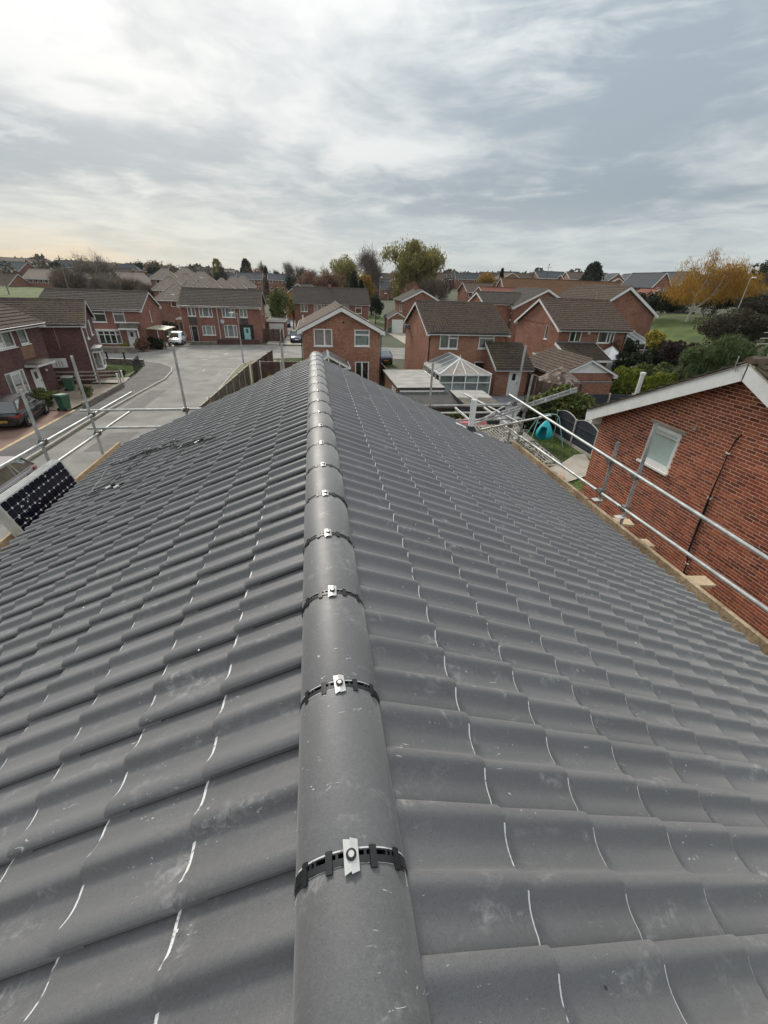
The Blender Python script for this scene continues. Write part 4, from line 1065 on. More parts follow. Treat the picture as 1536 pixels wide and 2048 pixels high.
glazed(cE, [(.05, .02, he), (w0 / 2, .02, he), (w0 / 2, .02, hr)], 'gable_pane'); glazed(cE, [(w0 - .05, .02, he), (w0 / 2, .02, he), (w0 / 2, .02, hr)], 'gable_pane')
for k in range(3): glazed(cE, [(w0 * k / 3 + .04, .02, .66), (w0 * (k + 1) / 3 - .04, .02, .66), (w0 * (k + 1) / 3 - .04, .02, he - .04), (w0 * k / 3 + .04, .02, he - .04)], 'pane')
for (a, b) in ((.04, 1.06), (1.14, 2.16), (2.24, 3.2)): glazed(cE, [(w0, a, .66), (w0, b, .66), (w0, b, he - .04), (w0, a, he - .04)], 'pane'); glazed(cE, [(0, a, .66), (0, b, .66), (0, b, he - .04), (0, a, he - .04)], 'pane')
MB().box(-.04, w0 + .04, -.04, d0, 0, .58).build('dwarf_wall', 'brick_orange', cE)

# ------------------------------------------------------------------ F: dark tiled house
tF, rF, _ = gable_house('brick_house', 'orange brick house with mossy dark-brown roll-tiled roof behind the hipped conservatory', 'house', (9.55, 36.1, 0), 0, 6.85, 9.5, 4.80, 6.78, 'brick_orange', 'roof_dark',
    {'front': [W(.98, 1.62, 3.35, 1.25, cols=(1, 1), top=(1,), curtain='net'), W(4.45, 1.40, 3.40, 1.22, cols=(1,), top=(0,), curtain='net'), W(4.3, 1.1, .4, 1.95, cols=(1,), sill=False, curtain=None)]},
    prof='roll', gauge=.34, pitch=.24, ppt=6, hgt=.07, ov=.36, vov=.24, barge=.22)
downpipe(tF, .08, 0, 0, 4.62)
MB().box(-.5, -.03, 7.6, 8.1, 4.2, 4.55).build('alarm_box', 'lead', tF)
# lean-to side extension with its own tiled slope and white door
xF = thing('brick_extension', 'single-storey brick side extension with dark roll-tiled lean-to roof and white door', 'extension', (14.75, 33.3, 0))
mb = MB(); face_holes(mb, lambda u, v: (u, 0, v), 2.95, 2.25, [(1.18, .95, .02, 2.05)], (0, 1, 0)); mb.poly([(0, 0, 0), (0, 3, 0), (0, 3, 3.4), (0, 0, 2.25)]); mb.poly([(2.95, 0, 0), (2.95, 9, 0), (2.95, 9, 3.0), (2.95, 0, 2.25)])
mb.build('wall', 'brick_orange', xF)
door(xF, lambda u, v: (u, 0, v), (0, 1, 0), 1.18, .95, .02, 2.05)
def Fx(u, s, h): a = R(29); return (-.2 + u, -.35 + s * math.cos(a) - h * math.sin(a), 2.28 + s * math.sin(a) + h * math.cos(a))
rx = MB().hexa([Fx(0, 0, -.1), Fx(3.35, 0, -.1), Fx(3.35, 3.5, -.1), Fx(0, 3.5, -.1), Fx(0, 0, -.01), Fx(3.35, 0, -.01), Fx(3.35, 3.5, -.01), Fx(0, 3.5, -.01)]).build('roof', 'roof_dark', xF)
stuff(tiled_slope(Fx, 3.35, 3.5, 'roll', .33, .2, ppt=6, hgt=.045).build('tile_courses', 'roof_dark', rx, fix=False))
MB().box(-.2, 3.15, -.38, -.35, 2.08, 2.26).build('fascia', 'white_upvc', rx); MB().tube([(-.2, -.43, 2.22), (3.15, -.43, 2.22)], .05, 8).build('gutter', 'black_upvc', rx, 50)
barge_profile(rx, (Fx(0, 0, 0), Fx(0, 3.5, 0)), (-1, 0, 0), .2, 'white_upvc')
MB().tube([(2.85, -.12, 2.1), (2.85, -.06, 1.8), (2.85, -.06, 0)], .035, 8).build('downpipe', 'black_upvc', xF, 50)
# hipped white conservatory
cF = thing('conservatory', 'white hipped conservatory with bronze roof panels behind the flat-roofed sheds', 'conservatory', (9.35, 31.2, 0))
fr = MB(); w0, d0, he, hr = 4.1, 4.9, 2.12, 3.05; ay, ax = 1.75, 2.05
for i in range(5): x = w0 * i / 4; bar(fr, (x, 0, .5), (x, 0, he), .09, .09)
for i in range(5): y = d0 * i / 4; bar(fr, (0, y, .5), (0, y, he), .08, .08); bar(fr, (w0, y, .5), (w0, y, he), .08, .08)
for z, h_ in ((he, .13), (1.55, .07), (.52, .08)):
    for (a, b) in (((0, 0, z), (w0, 0, z)), ((0, 0, z), (0, d0, z)), ((w0, 0, z), (w0, d0, z))): bar(fr, a, b, .10, h_)
ap = (ax, ay, hr); bk = (ax, d0, hr)
bar(fr, ap, bk, .16, .12); bar(fr, (-.05, -.05, he + .05), ap, .09, .10); bar(fr, (w0 + .05, -.05, he + .05), ap, .09, .10)
for i in (1, 2, 3): bar(fr, (w0 * i / 4, -.05, he + .05), ap, .06, .07)
for s in (0, w0):
    for i in range(1, 5):
        y = ay * 0 + d0 * i / 4; t_ = min(1, y / ay); top_ = (s + (ax - s) * (1 if y >= ay else t_), max(y, min(y, ay)), he + .05 + (hr - he - .05) * (1 if y >= ay else t_)); bar(fr, (s, y, he + .05), top_, .05, .07)
fin = MB().lathe([(.03, 0), (.05, .06), (.02, .10), (.03, .2), (.0, .28)], 8, (ax, ay, hr + .05)); 
fr.build('frame', 'white_upvc', cF); fin.build('finial', 'white_upvc', cF, 50)
for i in range(4): glazed(cF, [(w0 * i / 4, -.03, he + .05), (w0 * (i + 1) / 4, -.03, he + .05), ap], m='polycarb')
for s, mm in ((0, 'polycarb_grey'), (w0, 'polycarb_grey')):
    glazed(cF, [(s, 0, he + .05), (s, ay, he + .05), ap], m=mm)
    for i in range(3): y0, y1 = ay + (d0 - ay) * i / 3, ay + (d0 - ay) * (i + 1) / 3; glazed(cF, [(s, y0, he + .05), (s, y1, he + .05), (ax, y1, hr - .02), (ax, y0, hr - .02)], m=mm)
for i in range(4):
    x0, x1 = w0 * i / 4 + .05, w0 * (i + 1) / 4 - .05
    MB().quad((x0, .02, .56), (x1, .02, .56), (x1, .02, 1.5), (x0, .02, 1.5)).build('pane', 'glass', cF); MB().quad((x0, .02, 1.6), (x1, .02, 1.6), (x1, .02, he - .06), (x0, .02, he - .06)).build('pane', 'glass', cF)
    MB().quad((x0, .10, .56), (x1, .10, .56), (x1, .10, he - .06), (x0, .10, he - .06)).build('blind', 'blind', cF)
    y0, y1 = d0 * i / 4 + .05, d0 * (i + 1) / 4 - .05
    for s in (0, w0): MB().quad((s, y0, .56), (s, y1, .56), (s, y1, he - .06), (s, y0, he - .06)).build('pane', 'glass', cF)
MB().box(-.03, w0 + .03, -.03, d0, 0, .48).build('dwarf_wall', 'white_upvc', cF)

# ------------------------------------------------------------------ G: house with two upper windows to the right
tG, rG, _ = gable_house('brick_house', 'red brick house with ribbed brown roof and narrow gable window behind the gazebo', 'house', (24.25, 41.2, 0), 0, 7.55, 9.6, 4.86, 7.25, 'brick_red', 'roof_brown',
    {'front': [W(1.2, 1.3, 3.45, 1.33, cols=(1, 1), curtain='drapes'), W(4.35, 1.85, 3.42, 1.35, cols=(1.4, .5, .5), curtain='drapes')],
     'left': [W(2.2, .62, 3.45, 1.45, cols=(1,), curtain=None)]},
    prof='roll', gauge=.36, pitch=.30, ppt=6, hgt=.03, ov=.36, vov=.28, barge=.26)
downpipe(tG, 7.35, 0, 0, 4.65); MB().box(3.1, 3.35, -.08, 0, 4.25, 4.62).build('alarm_box', 'white_upvc', tG)
xG = thing('brick_extension', 'low brick extension with white-trimmed lean-to roof under the upstairs windows', 'extension', (24.2, 38.2, 0))
mb = MB(); mb.box(0, 4.0, 0, 2.95, 0, 2.2); mb.build('wall', 'brick_red', xG)
def Fx2(u, s, h): a = R(20); return (-.2 + u, -.35 + s * math.cos(a) - h * math.sin(a), 2.24 + s * math.sin(a) + h * math.cos(a))
rx = MB().hexa([Fx2(0, 0, -.1), Fx2(4.4, 0, -.1), Fx2(4.4, 3.45, -.1), Fx2(0, 3.45, -.1), Fx2(0, 0, -.01), Fx2(4.4, 0, -.01), Fx2(4.4, 3.45, -.01), Fx2(0, 3.45, -.01)]).build('roof', 'roof_dark', xG)
stuff(tiled_slope(Fx2, 4.4, 3.45, 'roll', .33, .2, ppt=6, hgt=.04).build('tile_courses', 'roof_dark', rx, fix=False))
MB().box(-.2, 4.2, -.38, -.35, 2.04, 2.24).build('fascia', 'white_upvc', rx); barge_profile(rx, (Fx2(0, 0, .04), Fx2(0, 3.45, .04)), (-1, 0, 0), .24, 'white_upvc', t=.06); barge_profile(rx, (Fx2(4.4, 0, .04), Fx2(4.4, 3.45, .04)), (1, 0, 0), .2, 'white_upvc')
MB().beam(Fx2(0, 3.45, .05), Fx2(4.4, 3.45, .05), .10, .12).build('flashing', 'lead', rx)
# brown-roofed garden building with white gable in front of G
gG, rGG, _ = gable_house('garden_building', 'low brick garage with brown tiled gable roof and white boarded gable end by the hedge', 'garage', (23.9, 31.2, 0), H90, 6.2, 4.6, 2.30, 3.35, 'brick_red', 'roof_brown', {}, prof='flat', gauge=.36, pitch=.40, fine=(True, True), ov=.3, vov=.2, barge=.16)
wg = MB()
for k in range(7):
    z0 = 2.3 + k * .14; hw = (3.28 - z0) / .98 * 2.3
    if hw > .1: wg.hexa([(-.05, 2.3 - hw, z0), (-.05, 2.3 + hw, z0), (-.02, 2.3 + hw, z0), (-.02, 2.3 - hw, z0)] + [(-.04, 2.3 - max(hw - .3, .02), z0 + .13), (-.04, 2.3 + max(hw - .3, .02), z0 + .13), (-.02, 2.3 + max(hw - .3, .02), z0 + .13), (-.02, 2.3 - max(hw - .3, .02), z0 + .13)])
stuff(wg.build('cladding', 'white_upvc', gG))
cp_ = thing('porch_roof', 'flat porch roof with white fascia on the red brick gable wall', 'porch', (21.6, 36.6, 0))
MB().box(0, 1.5, 0, 4.2, 2.36, 2.52).build('roof', 'white_upvc', cp_); MB().box(.03, 1.47, .03, 4.17, 2.525, 2.54).build('felt', 'roof_felt_dark', cp_)
for (x, y) in ((.08, .08), (.08, 4.1)): MB().box(x - .05, x + .05, y - .05, y + .05, 0, 2.36).build('post', 'white_upvc', cp_)
# ------------------------------------------------------------------ H: gable behind G
tH, rH, _ = gable_house('brick_house', 'red brick house showing a broad white-edged gable left of the golden birch', 'house', (41.7, 50.2, 0), H90, 11.5, 8.9, 5.95, 8.72, 'brick_red', 'roof_brown', {}, prof='roll', gauge=.36, pitch=.3, ppt=5, hgt=.03, fine=(False, True), ov=.4, vov=.28, barge=.34)
MB().tube([(.6, 8.0, 6.9), (.6, 8.0, 8.0), (.6, 8.8, 8.1)], .03, 6).build('aerial_pole', 'lamp_grey', tH, 50)
cH = thing('conservatory', 'low white conservatory with grey glazed roof at the foot of the broad gable', 'conservatory', (33.6, 46.2, .3))
fr = MB(); w0, d0, he, hr = 5.8, 3.6, 2.6, 3.6
for i in range(7): x = w0 * i / 6; bar(fr, (x, 0, 1.4), (x, 0, he), .09, .09); bar(fr, (x, 0, he), (x * .9 + .2, d0, hr), .08, .09)
bar(fr, (0, 0, he), (w0, 0, he), .1, .16); bar(fr, (w0, 0, he), (w0, d0, he), .1, .16); bar(fr, (0, d0, hr), (w0, d0, hr), .1, .12); bar(fr, (0, 0, 1.9), (w0, 0, 1.9), .08, .1)
fr.build('frame', 'white_upvc', cH)
for i in range(6): glazed(cH, [(w0 * i / 6 + .05, 0, he + .02), (w0 * (i + 1) / 6 - .05, 0, he + .02), (w0 * (i + 1) / 6 * .9 + .15, d0, hr), (w0 * i / 6 * .9 + .25, d0, hr)], m='polycarb_grey'); MB().quad((w0 * i / 6 + .05, .02, 1.95), (w0 * (i + 1) / 6 - .05, .02, 1.95), (w0 * (i + 1) / 6 - .05, .02, he - .08), (w0 * i / 6 + .05, .02, he - .08)).build('pane', 'glass_car', cH)
MB().box(0, w0, .0, d0, -.3, 1.36).build('dwarf_wall', 'brick_red', cH)
pv = thing('pavilion_roof', 'small white peaked summerhouse roof beside the conifer hedge', 'summerhouse', (28.3, 38.6, 0))
MB().poly([(0, 0, 2.2), (2.2, 0, 2.2), (1.1, 1.1, 3.3)]).poly([(2.2, 0, 2.2), (2.2, 2.2, 2.2), (1.1, 1.1, 3.3)]).poly([(2.2, 2.2, 2.2), (0, 2.2, 2.2), (1.1, 1.1, 3.3)]).poly([(0, 2.2, 2.2), (0, 0, 2.2), (1.1, 1.1, 3.3)]).build('roof', 'white_upvc', pv)
MB().box(.1, 2.1, .1, 2.1, 0, 2.19).build('wall', 'white_dirty', pv)
for (a, b) in (((0, 0), (1.1, 1.1)), ((2.2, 0), (1.1, 1.1)), ((2.2, 2.2), (1.1, 1.1)), ((0, 2.2), (1.1, 1.1))): MB().beam((*a, 2.23), (*b, 3.33), .07, .05).build('hip_rib', 'white_dirty', pv)
# ------------------------------------------------------------------ I: L-shaped house between F and G
tI, rI, _ = gable_house('brick_house', 'red brick house with white gable trim between mossy and ribbed brown roofs', 'house', (34.9, 57.2, 0), H90, 9.0, 8.4, 6.12, 8.16, 'brick_red', 'roof_grey',
    {'back': [W(.6, .95, 4.3, 1.25, cols=(1,), top=(0,)), W(3.4, 1.6, 4.3, 1.3, cols=(1, 1), top=(0, 1))]}, prof='flat', gauge=.36, pitch=.4, fine=(False, True), ov=.38, vov=.26, barge=.3)
MB().box(.5, 1.6, 8.4, 8.43, 2.5, 4.25).build('hung_panel', 'hung_panel', tI)
tI2, _, _ = gable_house('brick_house', 'low red brick wing with small white-edged gable beyond the mossy dark roof', 'house', (22.7, 58.2, 0), 0, 6.0, 6.2, 6.35, 7.55, 'brick_red', 'roof_grey', {}, prof='flat', gauge=.36, pitch=.4, ov=.2, vov=.2, barge=.26)
# ------------------------------------------------------------------ J: house with white garage door
tJ, rJ, _ = gable_house('brick_house', 'brick house across the road with wide low gable, before the olive willow', 'house', (24.1, 85.0, 0), H90, 8.5, 7.1, 5.65, 7.32, 'brick_red', 'roof_grey',
    {'left': [W(3.3, 1.6, 3.6, 1.5, cols=(1, 1))], 'back': [W(.8, .8, 3.5, 1.6, cols=(1,)), W(2.6, .8, 3.5, 1.6, cols=(1,))]}, prof='flat', gauge=.36, pitch=.4, fine=(False, True), ov=.34, vov=.28, barge=.3)
MB().box(5.2, 5.7, 3.2, 3.9, 7.2, 8.0).build('chimney', 'brick_red', tJ)
gJ, rgJ, _ = gable_house('garage', 'small brick garage with white up-and-over door beside the low-gabled house', 'garage', (17.2, 82.8, 0), H90, 5.0, 3.2, 2.75, 3.65, 'brick_red', 'roof_grey', {}, prof='flat', gauge=.36, pitch=.4, fine=(False, True), ov=.2, vov=.15, barge=.2)
gd = MB(); gd.box(-.05, -.01, .5, 2.6, .02, 2.35)
for k in range(5): gd.box(-.062, -.05, .56, 2.54, .1 + k * .45, .48 + k * .45)
gd.build('garage_door', 'garage_white', gJ)

# ------------------------------------------------------------------ C: pair of semis with the teal door
WC = lambda u, w_, v, h_, n, **k: W(u, w_, v, h_, cols=(1,) * n, **k)
tC, rC, _ = gable_house('semi_detached_pair', 'pair of brick semis with long grey roof, one black door and one pale teal door', 'house', (-17.75, 65.8, 0), 0, 10.45, 7.2, 4.85, 6.74, 'brick_rose', 'roof_grey',
    {'front': [W(.85, 1.05, 3.35, 1.35, cols=(1, 1)), W(2.35, 1.75, 3.30, 1.38, cols=(1, 2, 1)), W(5.35, 1.75, 3.30, 1.38, cols=(1, 2, 1)), W(7.7, 1.05, 3.32, 1.36, cols=(1, 1)),
               DR(.75, 1.05, .05, 2.1, m='door_black', side=.18), W(2.4, 1.75, .95, 1.25, cols=(1, 2, 1)), W(5.35, 1.75, .75, 1.6, cols=(1, 2, 1)), DR(7.95, 1.0, .05, 2.05, m='door_teal', fm='door_black')],
     'right': [W(3.6, .4, 3.6, 1.2, cols=(1,), curtain=None)]}, prof='flat', gauge=.36, pitch=.32, fine=(True, False), ov=.36, vov=.24, barge=.22, ppt=4)
for u in (.85, 7.7): MB().box(u, u + 1.05, -.03, 0, 2.3, 3.27).build('hung_panel', 'hung_panel', tC)
for (x0, x1, z0, z1) in ((7.45, 7.93, .02, 2.45), (8.97, 9.35, .02, 2.45), (7.93, 8.97, 2.13, 2.45)): MB().box(x0, x1, -.05, -.003, z0, z1).build('door_surround', 'door_black', tC)
pp = MB(); pp.tube([(4.75, -.36, 4.6), (4.75, -.1, 4.3), (4.75, -.06, .1)], .05, 8); pp.build('downpipe', 'white_upvc', tC, 50)
MB().lathe([(.02, 0), (.27, .09), (.29, .10)], 16).build('satellite_dish', 'lamp_grey', tC, 50).matrix_local = Matrix.Translation((5.3, -.15, 2.75)) @ Matrix.Rotation(R(75), 4, 'X')
MB().tube([(10.5, 3.2, 2.2), (10.5, 3.2, .1)], .04, 8).build('downpipe', 'white_upvc', tC, 50)
fw_ = thing('front_wall', 'low brick front wall with dark coping before the teal-doored semi', 'wall', (-13.2, 63.9, 0))
MB().box(0, 5.6, 0, .22, 0, .62).build('wall', 'brick_dark', fw_); MB().box(-.03, 5.63, -.03, .25, .62, .69).build('coping', 'hung_panel', fw_)
fw2 = thing('front_wall', 'low stone edging before the black-doored semi', 'wall', (-17.6, 64.0, 0)); MB().box(0, 4.3, 0, .2, 0, .28).build('wall', 'old_stone', fw2); MB().box(-.02, 4.32, -.02, .22, .28, .33).build('coping', 'concrete', fw2)
# garage, gates and bollard-like meter box between C and D
gC = thing('garage', 'flat-roofed garage with white door behind the dark timber gates', 'garage', (-7.0, 72.2, 0))
MB().box(0, 2.7, 0, 5, 0, 2.35).build('wall', 'brick_rose', gC); MB().box(-.15, 2.85, -.2, 5.2, 2.36, 2.6).build('fascia', 'white_upvc', gC); MB().box(-.1, 2.8, -.15, 5.1, 2.605, 2.63).build('roof', 'roof_felt_dark', gC); MB().box(.25, 2.45, -.06, -.01, .05, 2.15).build('garage_door', 'garage_white', gC)
gt = thing('timber_gate', 'pair of dark boarded driveway gates beside the teal-doored semi', 'gate', (-7.15, 67.6, 0))
for x in (0, 1.3): 
    l_ = MB()
    for k in range(9): l_.box(x + k * .142, x + k * .142 + .13, 0, .03, .08, 1.75)
    stuff(l_.build('gate_leaf', 'fence_brown', gt)); MB().box(x, x + 1.28, .03, .06, 1.35, 1.45).build('gate_rail', 'fence_brown', gt)
for x in (-.12, 1.29, 2.6): MB().box(x - .02, x + .06, -.04, .06, 0, 1.85).build('gate_post', 'fence_brown', gt)
MB().box(-.55, -.2, .1, .3, .4, 1.25).build('meter_box', 'white_upvc', gt)
# ------------------------------------------------------------------ D: pair behind E
tD, rD, _ = gable_house('semi_detached_pair', 'pair of brick semis with long grey roof partly hidden behind the nearer brown roof', 'house', (-3.15, 84.3, 0), 0, 13.5, 7.6, 4.90, 7.16, 'brick_rose', 'roof_grey',
    {'front': [W(1.1, 1.25, 3.2, 1.45, cols=(1, 1)), W(3.5, 1.95, 3.2, 1.45, cols=(1, 1.4, 1)), W(7.6, 2.2, 3.2, 1.45, cols=(1, 1), top=(0, 1)), W(11.05, 1.2, 3.1, 1.4, cols=(1,), top=(0,), curtain=None)]}, prof='flat', gauge=.36, pitch=.32, fine=(True, False), ov=.36, vov=.24, barge=.22, ppt=4)
MB().box(6.4, 6.9, 3.5, 4.1, 7.1, 7.75).build('chimney', 'brick_rose', tD)
# ------------------------------------------------------------------ B: semi with bay window
tB, rB, _ = gable_house('brick_house', 'brick house with long grey roof, white bow window and white porch door', 'house', (-31.2, 57.9, 0), R(0), 11.0, 7.0, 4.66, 6.33, 'brick_rose', 'roof_grey',
    {'front': [W(5.0, 2.1, 3.05, 1.35, cols=(1,), top=(0,), curtain=None), W(7.9, 1.25, 3.05, 1.35, cols=(1,), top=(0,)), DR(8.95, 1.0, .25, 2.0)],
     'right': [W(3.1, .35, 2.95, 1.3, cols=(1,), curtain=None)]}, prof='flat', gauge=.36, pitch=.32, fine=(True, False), ov=.36, vov=.24, barge=.2, ppt=4)
MB().box(8.0, 9.2, -.03, 0, 2.35, 2.98).build('hung_panel', 'hung_panel', tB)
bw = MB(); P0 = [(5.6, 0), (5.95, -.45), (7.85, -.45), (8.2, 0)]
for a, b in zip(P0, P0[1:]):
    for z, h_ in ((.75, .10), (1.75, .07), (2.15, .10)): bw.beam((*a, z), (*b, z), .10, h_)
for (x, y) in P0 + [(6.58, -.45), (7.22, -.45)]: bw.box(x - .05, x + .05, y - .05, y + .05, .72, 2.2)
bwo = bw.build('bow_window', 'white_upvc', tB)
for a, b in list(zip([(5.95, -.45), (6.58, -.45), (7.22, -.45)], [(6.58, -.45), (7.22, -.45), (7.85, -.45)])) + [(P0[0], P0[1]), (P0[2], P0[3])]: MB().quad((*a, .8), (*b, .8), (*b, 2.1), (*a, 2.1)).build('pane', 'glass_car', bwo)
MB().prism([(5.5, 0), (5.9, -.58), (7.9, -.58), (8.3, 0)], 'z', 2.2, 2.32).build('bow_roof', 'white_upvc', bwo); MB().prism([(5.6, 0), (5.95, -.43), (7.85, -.43), (8.2, 0)], 'z', 0, .7).build('apron_wall', 'brick_rose', bwo)
pch = MB(); pch.hexa([(8.5, -1.0, 2.42), (10.6, -1.0, 2.42), (10.6, 0, 2.95), (8.5, 0, 2.95), (8.5, -1.0, 2.50), (10.6, -1.0, 2.50), (10.6, 0, 3.03), (8.5, 0, 3.03)]); po = pch.build('porch_canopy', 'roof_felt_moss', tB)
MB().box(8.48, 10.62, -1.04, -1.0, 2.36, 2.52).build('fascia', 'white_upvc', po); MB().box(8.48, 10.62, -.03, .0, 3.03, 3.12).build('flashing', 'white_upvc', po); MB().box(10.5, 10.6, -.98, -.88, .2, 2.38).build('post', 'white_upvc', po)
MB().tube([(4.1, -.36, 4.45), (4.1, -.08, 4.1), (4.1, -.06, .1)], .05, 8).build('downpipe', 'white_upvc', tB, 50)
bwl = thing('front_wall', 'low pale rendered garden wall in front of the bow-windowed house', 'wall', (-29.4, 55.1, 0)); MB().box(0, 8.6, 0, .22, 0, .62).build('wall', 'old_stone', bwl); MB().box(-.03, 8.63, -.03, .25, .62, .70).build('coping', 'concrete', bwl)
ct = thing('carport', 'lean-to carport with yellowed translucent roof on the side of the brick house', 'carport', (-20.1, 58.3, 0))
MB().hexa([(0, 0, 2.35), (2.1, .4, 2.2), (2.1, 4.6, 2.2), (0, 4.6, 2.35), (0, 0, 2.41), (2.1, .4, 2.26), (2.1, 4.6, 2.26), (0, 4.6, 2.41)]).build('roof', 'canopy_yellow', ct)
for k in range(6): MB().beam((.05 + .4 * k, .1 + .07 * k, 2.43 - .03 * k), (.05 + .4 * k, 4.6, 2.43 - .03 * k), .05, .05).build('glazing_bar', 'white_dirty', ct)
MB().box(1.5, 1.62, .7, .82, 0, 2.22).build('post', 'fence_brown', ct); MB().box(1.0, 1.1, .5, .6, 0, 2.3).build('post', 'white_dirty', ct)
gB = thing('garage', 'brick garage with dark flat roof and white fascia between the two semis', 'garage', (-19.9, 71.0, 0)); MB().box(0, 2.6, 0, 5, 0, 2.5).build('wall', 'brick_buff', gB); MB().box(-.1, 2.75, -.15, 5.2, 2.51, 2.68).build('fascia', 'white_upvc', gB); MB().box(-.05, 2.7, -.1, 5.1, 2.685, 2.7).build('roof', 'roof_felt_dark', gB); MB().box(.3, 2.3, -.05, -.01, .05, 2.1).build('garage_door', 'fence_slate', gB)
# ------------------------------------------------------------------ A1, A2 on the left of the street
tA1, rA1, _ = gable_house('terraced_house', 'dark brick house with white door and canopy facing the block-paved drive', 'house', (-19.6, 20.0, 0), H90, 15.9, 7.4, 4.98, 6.75, 'brick_dark', 'roof_dark',
    {'front': [W(9.7, 3.0, 3.62, 1.15, cols=(1, 1, 1), top=()), W(13.25, .98, 3.64, 1.12, cols=(1,)), W(10.5, 2.0, .70, 1.55, cols=(.6, 1, .5)), DR(13.15, 1.05, .28, 1.75 + .0, side=0), W(5.0, 2.0, .7, 1.55, cols=(1, 1)), W(5.0, 2.0, 3.6, 1.15, cols=(1, 1))]}, prof='box', gauge=.36, pitch=.34, hgt=.02, fine=(True, False), ov=.34, vov=.22, barge=.16)
MB().box(12.95, 14.35, -.03, 0, 2.75, 3.57).build('hung_panel', 'hung_panel_brown', tA1)
cn = MB(); cn.box(12.7, 14.9, -.85, 0, 2.28, 2.44); co = cn.build('door_canopy', 'white_upvc', tA1); MB().hexa([(12.66, -.89, 2.445), (14.94, -.89, 2.445), (14.94, 0, 2.445), (12.66, 0, 2.445), (12.9, -.6, 2.55), (14.7, -.6, 2.55), (14.7, 0, 2.60), (12.9, 0, 2.60)]).build('canopy_roof', 'roof_felt_moss', co)
MB().lathe([(.09, 0), (.08, .08), (.03, .1)], 12).build('porch_lamp', 'label_white', tA1, 50).matrix_local = Matrix.Translation((14.75, -.1, 1.75)) @ Matrix.Rotation(H90, 4, 'X')
AR = R(17.4)
ca_, sa_ = math.cos(AR), math.sin(AR)
A2L = 11.0
tA2, rA2, _ = gable_house('brick_house', 'dark brick corner house with blank side wall, white notice board and bay window', 'house', (-18.05 - A2L * ca_, 38.75 - A2L * sa_, 0), AR, A2L, 6.7, 4.66, 6.12, 'brick_dark', 'roof_dark',
    {'right': [W(1.0, 1.0, 3.3, 1.2, cols=(1,), curtain='net'), W(3.8, 1.2, 3.3, 1.2, cols=(1, 1))]}, prof='box', gauge=.34, pitch=.24, hgt=.03, fine=(True, False), ov=.30, vov=.26, barge=.18)
bb = MB()
for (x, y) in ((A2L, .9), (A2L + .55, 1.2), (A2L + .55, 2.9), (A2L, 3.2)): bb.box(x - .06, x + .06, y - .06, y + .06, .9, 2.35)
for (a, b) in (((A2L, .9), (A2L + .55, 1.2)), ((A2L + .55, 1.2), (A2L + .55, 2.9)), ((A2L + .55, 2.9), (A2L, 3.2))):
    for z in (.95, 2.3): bb.beam((*a, z), (*b, z), .11, .12)
bo = bb.build('bay_window', 'white_upvc', tA2); MB().prism([(A2L, .75), (A2L + .68, 1.1), (A2L + .68, 3.0), (A2L, 3.35)], 'z', 2.37, 2.62).build('bay_roof', 'lead', bo); MB().prism([(A2L, .9), (A2L + .55, 1.2), (A2L + .55, 2.9), (A2L, 3.2)], 'z', .1, .88).build('bay_apron', 'brick_dark', bo)
for (a, b) in (((A2L, .9), (A2L + .55, 1.2)), ((A2L + .55, 1.2), (A2L + .55, 2.9))): MB().quad((*a, 1.0), (*b, 1.0), (*b, 2.25), (*a, 2.25)).build('pane', 'glass', bo)
MB().tube([(A2L - .08, -.3, 4.5), (A2L - .08, -.06, 4.1), (A2L - .08, -.06, .1)], .055, 8).build('downpipe', 'white_upvc', tA2, 50)
MB().tube([(A2L - 1.9, -.03, 4.4), (A2L - 1.9, -.03, 2.7)], .025, 6).build('service_pipe', 'lamp_rust', tA2, 50)
nb = MB().box(A2L - 3.3, A2L - 1.75, -.06, -.02, 1.35, 2.05); nbo = nb.build('notice_board', 'white_upvc', tA2)
for (x, h_) in ((-3.15, .30), (-3.0, .38), (-2.85, .33), (-2.5, .42), (-2.3, .42), (-2.1, .40)): MB().box(A2L + x, A2L + x + .05, -.065, -.061, 1.42, 1.42 + h_).build('notice_mark', 'lead', nbo)
rr = thing('handrail', 'pale timber ramp railing against the blank dark brick side wall', 'railing', (-22.4, 37.5, 0), R(6))
for z in (.45, .75, 1.05): MB().box(0, 6.4, -.03, .03, z - .05, z + .05).build('rail', 'rail_timber', rr)
for x in (.0, 1.6, 3.2, 4.8, 6.36): MB().box(x - .04, x + .04, -.05, .05, 0, 1.12).build('post', 'rail_timber', rr)

# ------------------------------------------------------------------ K: the red brick gable next door, brick by brick
KX, KY0, KY1, KE, KR_ = 8.8, 3.12, 11.42, 4.80, 6.80
tK = thing('brick_gable_house', 'red brick house next door with white bargeboards and one frosted window in its gable', 'house', (KX, KY0, 0))
KW = KY1 - KY0; kc = KW / 2; kt = (KR_ - KE) / kc
WIN = (5.73 - .02, .98, 3.98, 1.03)      # u from KY0, w, z, h
WIN = (8.44 - KY0, .98, 3.98, 1.02)
mb = MB()
KT = WIN[2] + WIN[3]; ki = (KT - KE) / kt
face_holes(mb, lambda u, v: (.0062, u, v), KW, KE, [(WIN[0], WIN[1], WIN[2], KE - WIN[2])], (1, 0, 0), .10); mb.poly([(.0062, 0, KE), (.0062, WIN[0], KE), (.0062, WIN[0], KT), (.0062, ki, KT)]); mb.poly([(.0062, WIN[0] + WIN[1], KE), (.0062, KW, KE), (.0062, KW - ki, KT), (.0062, WIN[0] + WIN[1], KT)]); mb.poly([(.0062, ki, KT), (.0062, WIN[0], KT), (.0062, WIN[0] + WIN[1], KT), (.0062, KW - ki, KT), (.0062, kc, KR_)])
